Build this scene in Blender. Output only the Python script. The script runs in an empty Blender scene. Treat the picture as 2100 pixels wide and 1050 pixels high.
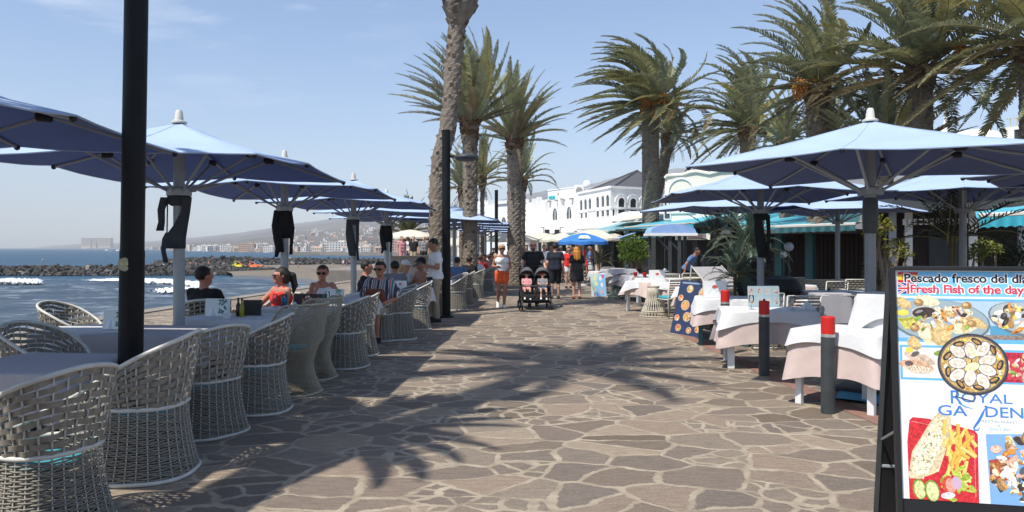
import bpy, bmesh, math, random
import numpy as np
from mathutils import Vector, Matrix, noise as mnoise
R = math.radians
PI = math.pi
scene = bpy.context.scene
COL = scene.collection
F = 1517.0            # focal length in photo pixels (26 mm on a 36 mm wide sensor, 2100 px)
EYE = 1.6

def W(px, py, Y):     # a photo pixel at a given distance, as a point of the place
    return Vector(((px - 1050) / F * Y, Y, EYE - (py - 508) / F * Y))
def G(px, py, z=0.0):  # a photo pixel on level ground at height z
    Y = (EYE - z) * F / (py - 508)
    return Vector(((px - 1050) / F * Y, Y, z))

# ------------------------------------------------------------------ objects
def setp(o, label=None, cat=None, group=None, kind=None):
    if label: o['label'] = label
    if cat: o['category'] = cat
    if group: o['group'] = group
    if kind: o['kind'] = kind
    return o

def thing(name, label, cat, loc=(0, 0, 0), rot=0.0, group=None):
    o = bpy.data.objects.new(name, None)
    o.empty_display_size = 0.2
    COL.objects.link(o)
    o.location = loc
    o.rotation_euler = (0, 0, rot)
    return setp(o, label, cat, group)

KIDS = {}
def adopt(o, parent):
    if parent is not None:
        o.parent = parent
        KIDS.setdefault(parent.name, []).append(o)

def dup(root, loc, rot=0.0, label=None, group=None, scale=None, cat=None, skip=()):
    def rec(o, par):
        c = o.copy()
        COL.objects.link(c)
        c.parent = par
        if par is not None:
            KIDS.setdefault(par.name, []).append(c)
        for k in list(KIDS.get(o.name, [])):
            if not any(k.name.startswith(s) for s in skip):
                rec(k, c)
        return c
    r = rec(root, None)
    r.location = loc
    r.rotation_euler = (0, 0, rot)
    if scale is not None:
        r.scale = (scale,) * 3 if not hasattr(scale, '__len__') else scale
    setp(r, label, cat, group)
    return r

def reskin(o, matl, slot=0):
    o.material_slots[slot].link = 'OBJECT'
    o.material_slots[slot].material = matl

class MB:
    """collects shapes and links them as ONE mesh object"""
    def __init__(s):
        s.v = []; s.f = []; s.m = []; s.c = []; s.hascol = False
    def add(s, vs, fs, mi=0, col=None):
        o = len(s.v)
        s.v.extend(tuple(v) for v in vs)
        for f in fs:
            s.f.append(tuple(i + o for i in f)); s.m.append(mi)
            s.c.append(col if col is not None else (1, 1, 1))
        if col is not None: s.hascol = True
        return s
    def box(s, c, size, rot=None, mi=0, col=None, taper=1.0):
        x, y, z = (d / 2 for d in size)
        t = taper
        vs = [Vector(p) for p in ((-x, -y, -z), (x, -y, -z), (x, y, -z), (-x, y, -z), (-x * t, -y * t, z), (x * t, -y * t, z), (x * t, y * t, z), (-x * t, y * t, z))]
        if rot is not None:
            M = Matrix.Rotation(rot, 3, 'Z') if isinstance(rot, (int, float)) else rot
            vs = [M @ v for v in vs]
        c = Vector(c)
        return s.add([v + c for v in vs], [(0, 3, 2, 1), (4, 5, 6, 7), (0, 1, 5, 4), (1, 2, 6, 5), (2, 3, 7, 6), (3, 0, 4, 7)], mi, col)
    def rbox(s, c, size, b=0.01, rot=None, mi=0, col=None):
        # box with chamfered edges
        bm = bmesh.new()
        bmesh.ops.create_cube(bm, size=1.0)
        bmesh.ops.scale(bm, vec=size, verts=bm.verts)
        bmesh.ops.bevel(bm, geom=list(bm.edges), offset=min(b, min(size) * .45), segments=2, affect='EDGES', profile=.5)
        return s.bm(bm, c, rot, mi, col)
    def bm(s, bm, c=(0, 0, 0), rot=None, mi=0, col=None):
        bm.verts.index_update()
        M = Matrix.Rotation(rot, 3, 'Z') if isinstance(rot, (int, float)) else rot
        c = Vector(c)
        s.add([(M @ v.co if M is not None else v.co) + c for v in bm.verts], [[v.index for v in f.verts] for f in bm.faces], mi, col)
        bm.free()
        return s
    def tube(s, path, r, n=6, mi=0, closed=False, caps=True, col=None):
        P = [Vector(p) for p in path]
        m = len(P)
        rr = r if hasattr(r, '__len__') else [r] * m
        T = []
        for i in range(m):
            if closed: t = P[(i + 1) % m] - P[i - 1]
            else: t = P[min(i + 1, m - 1)] - P[max(i - 1, 0)]
            T.append(t.normalized() if t.length > 1e-9 else Vector((0, 0, 1)))
        up = Vector((0, 0, 1)) if abs(T[0].z) < .9 else Vector((1, 0, 0))
        N = (up - T[0] * up.dot(T[0])).normalized()
        vs = []
        for i in range(m):
            N = N - T[i] * N.dot(T[i])
            N = N.normalized() if N.length > 1e-6 else T[i].orthogonal().normalized()
            B = T[i].cross(N)
            for k in range(n):
                a = 2 * PI * k / n
                vs.append(P[i] + (N * math.cos(a) + B * math.sin(a)) * rr[i])
        fs = []
        for i in range(m if closed else m - 1):
            j = (i + 1) % m
            for k in range(n):
                l = (k + 1) % n
                fs.append((i * n + k, i * n + l, j * n + l, j * n + k))
        if caps and not closed:
            fs.append(tuple(range(n - 1, -1, -1))); fs.append(tuple((m - 1) * n + k for k in range(n)))
        return s.add(vs, fs, mi, col)
    def lathe(s, prof, n=20, c=(0, 0, 0), mi=0, col=None, sx=1.0, sy=1.0):
        cx, cy, cz = c
        vs = []; fs = []
        for r, z in prof:
            for k in range(n):
                a = 2 * PI * k / n
                vs.append((cx + r * sx * math.cos(a), cy + r * sy * math.sin(a), cz + z))
        for i in range(len(prof) - 1):
            for k in range(n):
                l = (k + 1) % n
                fs.append((i * n + k, i * n + l, (i + 1) * n + l, (i + 1) * n + k))
        if prof[0][0] > 1e-4: fs.append(tuple(range(n - 1, -1, -1)))
        if prof[-1][0] > 1e-4: fs.append(tuple((len(prof) - 1) * n + k for k in range(n)))
        return s.add(vs, fs, mi, col)
    def grid(s, rows, mi=0, col=None, closed=False):
        n = len(rows[0])
        vs = [p for r in rows for p in r]
        fs = []
        for i in range(len(rows) - 1):
            for k in range(n if closed else n - 1):
                l = (k + 1) % n
                fs.append((i * n + k, i * n + l, (i + 1) * n + l, (i + 1) * n + k))
        return s.add(vs, fs, mi, col)
    def slab(s, pts, thick, mi=0, col=None):
        # closed plate: polygon pts (3D, planar) thickened along its own normal
        P = [Vector(p) for p in pts]
        nrm = Vector((0, 0, 0))
        for i in range(len(P)):
            nrm += P[i].cross(P[(i + 1) % len(P)])
        nrm = nrm.normalized() * thick
        n = len(P)
        fs = [tuple(range(n)), tuple(range(2 * n - 1, n - 1, -1))]
        for i in range(n):
            j = (i + 1) % n
            fs.append((j, i, n + i, n + j))
        return s.add([*P, *[p - nrm for p in P]], fs, mi, col)
    def ball(s, c, r, n=10, mi=0, col=None, sq=(1, 1, 1)):
        vs = []; fs = []
        m = max(4, n // 2)
        for i in range(m + 1):
            t = PI * i / m
            for k in range(n):
                a = 2 * PI * k / n
                vs.append((c[0] + r * sq[0] * math.sin(t) * math.cos(a), c[1] + r * sq[1] * math.sin(t) * math.sin(a), c[2] + r * sq[2] * math.cos(t)))
        for i in range(m):
            for k in range(n):
                l = (k + 1) % n
                fs.append((i * n + k, (i + 1) * n + k, (i + 1) * n + l, i * n + l))
        return s.add(vs, fs, mi, col)
    def build(s, name, mats, parent=None, smooth=None, loc=(0, 0, 0), rot=0.0):
        me = bpy.data.meshes.new(name)
        me.from_pydata([tuple(v) for v in s.v], [], s.f)
        mats = mats if isinstance(mats, (list, tuple)) else [mats]
        for m in mats: me.materials.append(m)
        if len(mats) > 1: me.polygons.foreach_set('material_index', s.m)
        if s.hascol:
            at = me.color_attributes.new('Col', 'FLOAT_COLOR', 'CORNER')
            dat = np.ones((len(me.loops), 4), dtype=np.float32)
            cnt = np.array([len(f) for f in s.f])
            dat[:, :3] = np.repeat(np.array(s.c, dtype=np.float32), cnt, axis=0)
            at.data.foreach_set('color', dat.ravel())
        me.update()
        if smooth:
            me.polygons.foreach_set('use_smooth', [True] * len(me.polygons))
            if smooth is not True: me.set_sharp_from_angle(angle=R(smooth))
        o = bpy.data.objects.new(name, me)
        COL.objects.link(o)
        o.location = loc
        o.rotation_euler = (0, 0, rot)
        adopt(o, parent)
        return o

# ------------------------------------------------------------------ materials
def nt(name):
    m = bpy.data.materials.new(name)
    m.use_nodes = True
    t = m.node_tree
    t.nodes.clear()
    out = t.nodes.new('ShaderNodeOutputMaterial')
    return m, t, t.nodes, t.links, out

def mat(name, base, rough=.6, metal=0.0, var=.12, scale=5.0, bump=0.0, bscale=40.0, trans=0.0, tcol=None, attr=False, spec=.4, rnd=0.0, stretch=(1, 1, 1)):
    m, t, N, L, out = nt(name)
    p = N.new('ShaderNodeBsdfPrincipled')
    p.inputs['Roughness'].default_value = rough
    p.inputs['Metallic'].default_value = metal
    p.inputs['Specular IOR Level'].default_value = spec
    tc = N.new('ShaderNodeTexCoord')
    mp = N.new('ShaderNodeMapping'); mp.inputs['Scale'].default_value = stretch
    L.new(tc.outputs['Object'], mp.inputs['Vector'])
    nz = N.new('ShaderNodeTexNoise')
    nz.inputs['Scale'].default_value = scale; nz.inputs['Detail'].default_value = 6; nz.inputs['Roughness'].default_value = .6
    L.new(mp.outputs[0], nz.inputs['Vector'])
    mr = N.new('ShaderNodeMapRange')
    mr.inputs['From Min'].default_value = .25; mr.inputs['From Max'].default_value = .75
    mr.inputs['To Min'].default_value = 1 - var; mr.inputs['To Max'].default_value = 1 + var
    L.new(nz.outputs['Fac'], mr.inputs['Value'])
    val = mr.outputs[0]
    if rnd:
        oi = N.new('ShaderNodeObjectInfo')
        m2 = N.new('ShaderNodeMapRange'); m2.inputs['To Min'].default_value = 1 - rnd; m2.inputs['To Max'].default_value = 1 + rnd
        L.new(oi.outputs['Random'], m2.inputs['Value'])
        mm = N.new('ShaderNodeMath'); mm.operation = 'MULTIPLY'
        L.new(val, mm.inputs[0]); L.new(m2.outputs[0], mm.inputs[1]); val = mm.outputs[0]
    vm = N.new('ShaderNodeVectorMath'); vm.operation = 'SCALE'
    if attr:
        at = N.new('ShaderNodeVertexColor'); at.layer_name = 'Col'
        mu = N.new('ShaderNodeVectorMath'); mu.operation = 'MULTIPLY'; mu.inputs[1].default_value = base
        L.new(at.outputs['Color'], mu.inputs[0]); L.new(mu.outputs[0], vm.inputs[0])
    else:
        vm.inputs[0].default_value = base
    L.new(val, vm.inputs['Scale'])
    L.new(vm.outputs[0], p.inputs['Base Color'])
    if bump:
        n2 = N.new('ShaderNodeTexNoise'); n2.inputs['Scale'].default_value = bscale; n2.inputs['Detail'].default_value = 4
        L.new(mp.outputs[0], n2.inputs['Vector'])
        b = N.new('ShaderNodeBump'); b.inputs['Strength'].default_value = bump; b.inputs['Distance'].default_value = .02
        L.new(n2.outputs['Fac'], b.inputs['Height']); L.new(b.outputs[0], p.inputs['Normal'])
    if trans:
        tr = N.new('ShaderNodeBsdfTranslucent')
        if tcol is not None: tr.inputs['Color'].default_value = (*tcol, 1)
        else: L.new(vm.outputs[0], tr.inputs['Color'])
        mx = N.new('ShaderNodeMixShader'); mx.inputs[0].default_value = trans
        L.new(p.outputs[0], mx.inputs[1]); L.new(tr.outputs[0], mx.inputs[2]); L.new(mx.outputs[0], out.inputs[0])
    else:
        L.new(p.outputs[0], out.inputs[0])
    return m

def glass(name, col=(.9, .95, .95), rough=.02, alpha=.25):
    m, t, N, L, out = nt(name)
    tr = N.new('ShaderNodeBsdfTransparent'); tr.inputs['Color'].default_value = (*col, 1)
    gl = N.new('ShaderNodeBsdfGlossy'); gl.inputs['Roughness'].default_value = rough
    fr = N.new('ShaderNodeFresnel'); fr.inputs['IOR'].default_value = 1.5
    mx = N.new('ShaderNodeMixShader')
    L.new(fr.outputs[0], mx.inputs[0]); L.new(tr.outputs[0], mx.inputs[1]); L.new(gl.outputs[0], mx.inputs[2]); L.new(mx.outputs[0], out.inputs[0])
    return m

M = {}
M['white_paint'] = mat('white_paint', (.74, .75, .74), .45, var=.06)
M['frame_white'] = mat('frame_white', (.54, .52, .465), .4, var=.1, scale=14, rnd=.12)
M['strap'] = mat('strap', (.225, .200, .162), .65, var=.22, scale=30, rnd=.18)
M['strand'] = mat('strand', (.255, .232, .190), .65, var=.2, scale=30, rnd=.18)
M['lace'] = mat('lace', (.40, .355, .27), .7, var=.18, scale=14)
M['teal_cushion'] = mat('teal_cushion', (.05, .33, .40), .85, var=.12, scale=12)
M['teal_paint'] = mat('teal_paint', (.03, .11, .125), .5)
M['black_metal'] = mat('black_metal', (.006, .0065, .007), .5, var=.5, scale=5, spec=.22, bump=.1, bscale=60)
M['post_grey'] = mat('post_grey', (.045, .052, .055), .5, var=.3, scale=7, bump=.08, bscale=70)
M['pole_grey'] = mat('pole_grey', (.36, .39, .41), .42, var=.08, metal=.2)
M['pole_dark'] = mat('pole_dark', (.23, .245, .26), .42, var=.08, metal=.2)
M['rib_grey'] = mat('rib_grey', (.28, .31, .34), .5, var=.06)
M['black_plastic'] = mat('black_plastic', (.015, .015, .017), .5)
M['cover_cloth'] = mat('cover_cloth', (.045, .052, .062), .85, var=.2, scale=10)
M['cover_black'] = mat('cover_black', (.01, .011, .013), .85)
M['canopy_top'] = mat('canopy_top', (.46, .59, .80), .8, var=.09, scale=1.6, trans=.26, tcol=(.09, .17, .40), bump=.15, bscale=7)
M['canopy_under'] = mat('canopy_under', (.13, .20, .39), .85, var=.10, scale=1.6, trans=.26, tcol=(.07, .16, .46), bump=.2, bscale=7)  # underside shade of the same fabric, put into a darker blue
M['canopy_under_grey'] = mat('canopy_under_grey', (.135, .17, .28), .85, var=.10, scale=1.6, trans=.24, tcol=(.09, .14, .30), bump=.2, bscale=7)  # shaded underside of the right-hand parasols, put into a dark greyer blue
M['cream_canvas'] = mat('cream_canvas', (.72, .68, .56), .85, var=.08, scale=2, trans=.25)
M['white_canvas'] = mat('white_canvas', (.78, .78, .76), .85, var=.05, scale=2, trans=.15)
M['beach_blue'] = mat('beach_blue', (.06, .25, .66), .8, var=.08, scale=2, trans=.3)
M['turquoise'] = mat('turquoise', (.12, .47, .58), .8, var=.07, scale=1.5, trans=.25)
M['turquoise_pale'] = mat('turquoise_pale', (.26, .48, .53), .8, var=.07, scale=1.5, trans=.2)
M['cloth_white'] = mat('cloth_white', (.64, .64, .64), .9, var=.06, scale=5, bump=.35, bscale=9, trans=.08)
M['cloth_grey'] = mat('cloth_grey', (.37, .355, .37), .9, var=.06, scale=5, bump=.15, bscale=12)
M['cloth_pink'] = mat('cloth_pink', (.54, .43, .39), .9, var=.07, scale=4, bump=.4, bscale=8)
M['red_paint'] = mat('red_paint', (.55, .02, .015), .4, var=.1)
M['silver'] = mat('silver', (.6, .6, .58), .3, metal=.7)
M['menu_paper'] = mat('menu_paper', (.8, .8, .78), .6, attr=True, var=.03)
M['print'] = mat('print', (1, 1, 1), .45, attr=True, var=.05, scale=30)
M['print_food'] = mat('print_food', (1, 1, 1), .45, attr=True, var=.55, scale=75)
M['oil_glass'] = mat('oil_glass', (.30, .26, .02), .08, var=.1)
M['vinegar_glass'] = mat('vinegar_glass', (.02, .008, .006), .08, var=.1)
M['drink_blue'] = mat('drink_blue', (.02, .30, .50), .1, var=.1)
M['clear_glass'] = glass('clear_glass')
M['dark_glass'] = mat('dark_glass', (.015, .018, .02), .08, var=.2, spec=.7)
M['window_glass'] = mat('window_glass', (.05, .06, .07), .1, var=.4, scale=.8, spec=.7)
M['skin_light'] = mat('skin_light', (.53, .29, .20), .5, var=.08, scale=14)
M['skin_tan'] = mat('skin_tan', (.36, .17, .105), .5, var=.08, scale=14)
M['skin_red'] = mat('skin_red', (.48, .20, .13), .5, var=.1, scale=14)
M['hair_dark'] = mat('hair_dark', (.016, .011, .009), .55, var=.4, scale=60, bump=.4, bscale=120, stretch=(1, 1, .2))
M['hair_brown'] = mat('hair_brown', (.07, .035, .018), .55, var=.4, scale=60, bump=.4, bscale=120, stretch=(1, 1, .2))
M['hair_blond'] = mat('hair_blond', (.42, .29, .15), .55, var=.3, scale=60, bump=.4, bscale=120, stretch=(1, 1, .2))
M['hair_orange'] = mat('hair_orange', (.50, .20, .03), .55, var=.45, scale=30, bump=.4, bscale=120, stretch=(1, 1, .15))
M['hair_grey'] = mat('hair_grey', (.16, .14, .12), .6, var=.3, scale=60)
M['eye_dark'] = mat('eye_dark', (.012, .012, .012), .2)
M['lip'] = mat('lip', (.33, .09, .07), .5)
def cl(n, c, var=.12):
    M[n] = mat(n, c, .9, var=var, scale=9, bump=.25, bscale=14)
for n, c in dict(black_cloth=(.012, .012, .014), navy_cloth=(.014, .017, .03), white_cloth=(.74, .74, .74), red_cloth=(.60, .03, .025), orange_cloth=(.78, .12, .035),
                 khaki_cloth=(.36, .30, .21), grey_cloth=(.20, .20, .21), pink_cloth=(.55, .25, .25), blue_cloth=(.10, .17, .33), cap_red=(.55, .02, .02), denim=(.07, .10, .17),
                 shoe_white=(.75, .75, .73), shoe_dark=(.025, .025, .025), leather=(.20, .06, .03), shoe_green=(.10, .14, .11)).items():
    cl(n, c)

def stripes():
    m, t, N, L, out = nt('striped_cloth')
    p = N.new('ShaderNodeBsdfPrincipled'); p.inputs['Roughness'].default_value = .9
    tc = N.new('ShaderNodeTexCoord')
    sx = N.new('ShaderNodeSeparateXYZ'); L.new(tc.outputs['Object'], sx.inputs[0])
    a = N.new('ShaderNodeMath'); a.operation = 'MULTIPLY'; a.inputs[1].default_value = 6.5
    L.new(sx.outputs['X'], a.inputs[0])
    f = N.new('ShaderNodeMath'); f.operation = 'FRACT'; L.new(a.outputs[0], f.inputs[0])
    r = N.new('ShaderNodeValToRGB'); r.color_ramp.interpolation = 'CONSTANT'
    e = r.color_ramp.elements
    e[0].position = 0; e[0].color = (.04, .05, .09, 1)
    e[1].position = .22; e[1].color = (.60, .57, .55, 1)
    for pos, c in ((.34, (.42, .07, .06, 1)), (.5, (.60, .57, .55, 1)), (.58, (.06, .22, .25, 1)), (.78, (.55, .40, .36, 1)), (.9, (.05, .05, .10, 1))):
        x = e.new(pos); x.color = c
    L.new(f.outputs[0], r.inputs[0]); L.new(r.outputs[0], p.inputs['Base Color']); L.new(p.outputs[0], out.inputs[0])
    return m
M['striped_cloth'] = stripes()

# ------------------------------------------------------------------ camera, light, sky
cam = bpy.data.cameras.new('camera')
camo = bpy.data.objects.new('camera', cam)
COL.objects.link(camo)
camo.location = (0, 0, EYE)
camo.rotation_euler = (R(90), 0, 0)
cam.sensor_width = 36; cam.lens = 36 * F / 2100
cam.shift_y = -(525 - 508) / 2100
cam.clip_start = .1; cam.clip_end = 40000
scene.camera = camo

SUNV = Vector((.42, .43, -1.0)).normalized()      # the way the light travels
sun = bpy.data.lights.new('sun', 'SUN')
sun.energy = 5.0; sun.angle = R(.75); sun.color = (1.0, .955, .88)
suno = bpy.data.objects.new('sun', sun)
COL.objects.link(suno)
suno.rotation_euler = SUNV.to_track_quat('-Z', 'Y').to_euler()
suno.location = (-20, -20, 60)
world = bpy.data.worlds.new('World')
scene.world = world
world.use_nodes = True
wt = world.node_tree
wt.nodes.clear()
wo = wt.nodes.new('ShaderNodeOutputWorld'); bg = wt.nodes.new('ShaderNodeBackground'); sky = wt.nodes.new('ShaderNodeTexSky')
sky.sky_type = 'NISHITA'; sky.sun_disc = False
sky.sun_elevation = math.asin(-SUNV.z)
sky.sun_rotation = math.atan2(-SUNV.x, -SUNV.y)
sky.altitude = 0; sky.air_density = 1.0; sky.dust_density = .9; sky.ozone_density = 4.5
bg.inputs['Strength'].default_value = .15
# thin cirrus high on the left
wtc = wt.nodes.new('ShaderNodeTexCoord'); wmp = wt.nodes.new('ShaderNodeMapping'); wmp.inputs['Scale'].default_value = (3.2, 3.2, 16); wmp.inputs['Rotation'].default_value = (0, .22, .2)
wn = wt.nodes.new('ShaderNodeTexNoise'); wn.inputs['Scale'].default_value = 1.5; wn.inputs['Detail'].default_value = 7; wn.inputs['Roughness'].default_value = .6; wn.inputs['Distortion'].default_value = .5
wt.links.new(wtc.outputs['Generated'], wmp.inputs[0]); wt.links.new(wmp.outputs[0], wn.inputs['Vector'])
wr = wt.nodes.new('ShaderNodeMapRange'); wr.inputs['From Min'].default_value = .52; wr.inputs['From Max'].default_value = .80; wr.inputs['To Max'].default_value = .55
wt.links.new(wn.outputs['Fac'], wr.inputs['Value'])
wsx = wt.nodes.new('ShaderNodeSeparateXYZ'); wt.links.new(wtc.outputs['Generated'], wsx.inputs[0])
wl = wt.nodes.new('ShaderNodeMapRange'); wl.inputs['From Min'].default_value = -.05; wl.inputs['From Max'].default_value = -.35
wt.links.new(wsx.outputs['X'], wl.inputs['Value'])
wh = wt.nodes.new('ShaderNodeMapRange'); wh.inputs['From Min'].default_value = .10; wh.inputs['From Max'].default_value = .30
wt.links.new(wsx.outputs['Z'], wh.inputs['Value'])
wm1 = wt.nodes.new('ShaderNodeMath'); wm1.operation = 'MULTIPLY'; wt.links.new(wr.outputs[0], wm1.inputs[0]); wt.links.new(wl.outputs[0], wm1.inputs[1])
wm2 = wt.nodes.new('ShaderNodeMath'); wm2.operation = 'MULTIPLY'; wt.links.new(wm1.outputs[0], wm2.inputs[0]); wt.links.new(wh.outputs[0], wm2.inputs[1])
wmx = wt.nodes.new('ShaderNodeMix'); wmx.data_type = 'RGBA'; wmx.inputs[7].default_value = (6.5, 6.8, 7.4, 1)
wt.links.new(wm2.outputs[0], wmx.inputs[0]); wt.links.new(sky.outputs[0], wmx.inputs[6])
wt.links.new(wmx.outputs[2], bg.inputs[0]); wt.links.new(bg.outputs[0], wo.inputs[0])
scene.view_settings.view_transform = 'Standard'
scene.view_settings.look = 'None'
scene.view_settings.exposure = .30; scene.view_settings.gamma = 1
scene.render.engine = 'CYCLES'
scene.cycles.max_bounces = 8
scene.cycles.transparent_max_bounces = 12
scene.cycles.volume_bounces = 0
scene.cycles.use_denoising = True
rnd = random.Random(7)
# ================================================================== setting
SEA = -4.2
def paving_material():
    m, t, N, L, out = nt('crazy_paving')
    p = N.new('ShaderNodeBsdfPrincipled'); p.inputs['Roughness'].default_value = .8; p.inputs['Specular IOR Level'].default_value = .35
    tc = N.new('ShaderNodeTexCoord')
    def noise(scale, detail=5, rough=.6, src=None, dim='3D'):
        n = N.new('ShaderNodeTexNoise'); n.inputs['Scale'].default_value = scale; n.inputs['Detail'].default_value = detail; n.inputs['Roughness'].default_value = rough
        L.new(src or tc.outputs['Object'], n.inputs['Vector']); return n
    # slight waviness of the stone edges
    w1 = noise(1.1, 2); w2 = noise(7.0, 3)
    def off(n, amt):
        s = N.new('ShaderNodeVectorMath'); s.operation = 'SUBTRACT'; s.inputs[1].default_value = (.5, .5, .5)
        L.new(n.outputs['Color'], s.inputs[0])
        k = N.new('ShaderNodeVectorMath'); k.operation = 'SCALE'; k.inputs['Scale'].default_value = amt
        L.new(s.outputs[0], k.inputs[0]); return k
    a = N.new('ShaderNodeVectorMath'); a.operation = 'ADD'
    L.new(tc.outputs['Object'], a.inputs[0]); L.new(off(w1, .34).outputs[0], a.inputs[1])
    b = N.new('ShaderNodeVectorMath'); b.operation = 'ADD'
    L.new(a.outputs[0], b.inputs[0]); L.new(off(w2, .085).outputs[0], b.inputs[1])
    mp = N.new('ShaderNodeMapping'); mp.inputs['Scale'].default_value = (2.25, 2.75, 0.0); mp.inputs['Rotation'].default_value = (0, 0, .12)
    L.new(b.outputs[0], mp.inputs['Vector'])
    v1 = N.new('ShaderNodeTexVoronoi'); v1.voronoi_dimensions = '2D'; v1.feature = 'DISTANCE_TO_EDGE'; v1.inputs['Scale'].default_value = 1.0
    v2 = N.new('ShaderNodeTexVoronoi'); v2.voronoi_dimensions = '2D'; v2.feature = 'F1'; v2.inputs['Scale'].default_value = 1.0
    for v in (v1, v2):
        v.inputs['Randomness'].default_value = .95
        L.new(mp.outputs[0], v.inputs['Vector'])
    mpf = N.new('ShaderNodeMapping'); mpf.inputs['Scale'].default_value = (3.9, 4.4, 0.0); mpf.inputs['Rotation'].default_value = (0, 0, .7)
    L.new(b.outputs[0], mpf.inputs['Vector'])
    v3 = N.new('ShaderNodeTexVoronoi'); v3.voronoi_dimensions = '2D'; v3.feature = 'DISTANCE_TO_EDGE'; v3.inputs['Scale'].default_value = 1.0
    L.new(mpf.outputs[0], v3.inputs['Vector'])
    v3s = N.new('ShaderNodeMath'); v3s.operation = 'MULTIPLY'; v3s.inputs[1].default_value = .62; L.new(v3.outputs['Distance'], v3s.inputs[0])
    spp = N.new('ShaderNodeSeparateColor'); L.new(v2.outputs['Color'], spp.inputs[0])
    gt = N.new('ShaderNodeMath'); gt.operation = 'LESS_THAN'; gt.inputs[1].default_value = .70; L.new(spp.outputs[1], gt.inputs[0])
    gk = N.new('ShaderNodeMath'); gk.operation = 'ADD'; L.new(gt.outputs[0], gk.inputs[0]); L.new(v3s.outputs[0], gk.inputs[1])
    vmin = N.new('ShaderNodeMath'); vmin.operation = 'MINIMUM'; L.new(v1.outputs['Distance'], vmin.inputs[0]); L.new(gk.outputs[0], vmin.inputs[1])
    # joint width varies from place to place
    jn = noise(1.7, 3)
    jw = N.new('ShaderNodeMapRange'); jw.inputs['From Min'].default_value = .3; jw.inputs['From Max'].default_value = .7; jw.inputs['To Min'].default_value = .004; jw.inputs['To Max'].default_value = .064
    L.new(jn.outputs['Fac'], jw.inputs['Value'])
    en = noise(34, 4)
    ea = N.new('ShaderNodeMath'); ea.operation = 'MULTIPLY_ADD'; ea.inputs[1].default_value = .05; L.new(en.outputs['Fac'], ea.inputs[0]); L.new(jw.outputs[0], ea.inputs[2])
    sub = N.new('ShaderNodeMath'); sub.operation = 'SUBTRACT'; L.new(vmin.outputs[0], sub.inputs[0]); L.new(ea.outputs[0], sub.inputs[1])
    st = N.new('ShaderNodeMapRange'); st.inputs['From Min'].default_value = -.022; st.inputs['From Max'].default_value = .012
    L.new(sub.outputs[0], st.inputs['Value'])
    # stone colours
    cr = N.new('ShaderNodeValToRGB')
    e = cr.color_ramp.elements
    e[0].position = 0; e[0].color = (0.117, 0.090, 0.064, 1)
    e[1].position = 1; e[1].color = (0.252, 0.199, 0.142, 1)
    for pos, c in ((.2, (0.166, 0.129, 0.098, 1)), (.38, (0.129, 0.105, 0.086, 1)), (.55, (0.198, 0.159, 0.119, 1)), (.7, (0.150, 0.116, 0.092, 1)), (.86, (0.220, 0.167, 0.123, 1))):
        x = e.new(pos); x.color = c
    sp = N.new('ShaderNodeSeparateColor'); L.new(v2.outputs['Color'], sp.inputs[0]); L.new(sp.outputs[0], cr.inputs[0])
    sm = N.new('ShaderNodeMapping'); sm.inputs['Scale'].default_value = (3.0, 14.0, 1)
    L.new(tc.outputs['Object'], sm.inputs['Vector'])
    n3 = noise(2.2, 8, .72, sm.outputs[0])
    mr = N.new('ShaderNodeMapRange'); mr.inputs['From Min'].default_value = .3; mr.inputs['From Max'].default_value = .7; mr.inputs['To Min'].default_value = .72; mr.inputs['To Max'].default_value = 1.28
    L.new(n3.outputs['Fac'], mr.inputs['Value'])
    sc = N.new('ShaderNodeVectorMath'); sc.operation = 'SCALE'; L.new(cr.outputs[0], sc.inputs[0]); L.new(mr.outputs[0], sc.inputs['Scale'])
    ng = noise(48, 8, .75)
    mg = N.new('ShaderNodeMapRange'); mg.inputs['From Min'].default_value = .3; mg.inputs['From Max'].default_value = .7; mg.inputs['To Min'].default_value = .80; mg.inputs['To Max'].default_value = 1.42
    L.new(ng.outputs['Fac'], mg.inputs['Value'])
    sc0 = sc; sc = N.new('ShaderNodeVectorMath'); sc.operation = 'SCALE'; L.new(sc0.outputs[0], sc.inputs[0]); L.new(mg.outputs[0], sc.inputs['Scale'])
    # mortar smears and pale scuffs across the stones
    n4 = noise(9, 9, .75, sm.outputs[0])
    s4 = N.new('ShaderNodeMapRange'); s4.inputs['From Min'].default_value = .56; s4.inputs['From Max'].default_value = .68; s4.inputs['To Max'].default_value = .7
    L.new(n4.outputs['Fac'], s4.inputs['Value'])
    n5 = noise(.8, 4)
    s5 = N.new('ShaderNodeMapRange'); s5.inputs['From Min'].default_value = .38; s5.inputs['From Max'].default_value = .66
    L.new(n5.outputs['Fac'], s5.inputs['Value'])
    s45 = N.new('ShaderNodeMath'); s45.operation = 'MULTIPLY'; L.new(s4.outputs[0], s45.inputs[0]); L.new(s5.outputs[0], s45.inputs[1])
    mo = N.new('ShaderNodeValToRGB'); mo.color_ramp.elements[0].color = (.22, .175, .125, 1); mo.color_ramp.elements[1].color = (.42, .35, .26, 1)
    mo.color_ramp.elements[0].position = .3; mo.color_ramp.elements[1].position = .7
    n6 = noise(5, 6); L.new(n6.outputs['Fac'], mo.inputs[0])
    mx = N.new('ShaderNodeMix'); mx.data_type = 'RGBA'
    L.new(s45.outputs[0], mx.inputs[0]); L.new(sc.outputs[0], mx.inputs[6]); L.new(mo.outputs[0], mx.inputs[7])
    m2 = N.new('ShaderNodeMix'); m2.data_type = 'RGBA'
    L.new(st.outputs[0], m2.inputs[0]); L.new(mo.outputs[0], m2.inputs[6]); L.new(mx.outputs[2], m2.inputs[7])
    L.new(m2.outputs[2], p.inputs['Base Color'])
    n7 = noise(60, 5)
    hb = N.new('ShaderNodeMath'); hb.operation = 'MULTIPLY_ADD'; hb.inputs[1].default_value = .5
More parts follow.
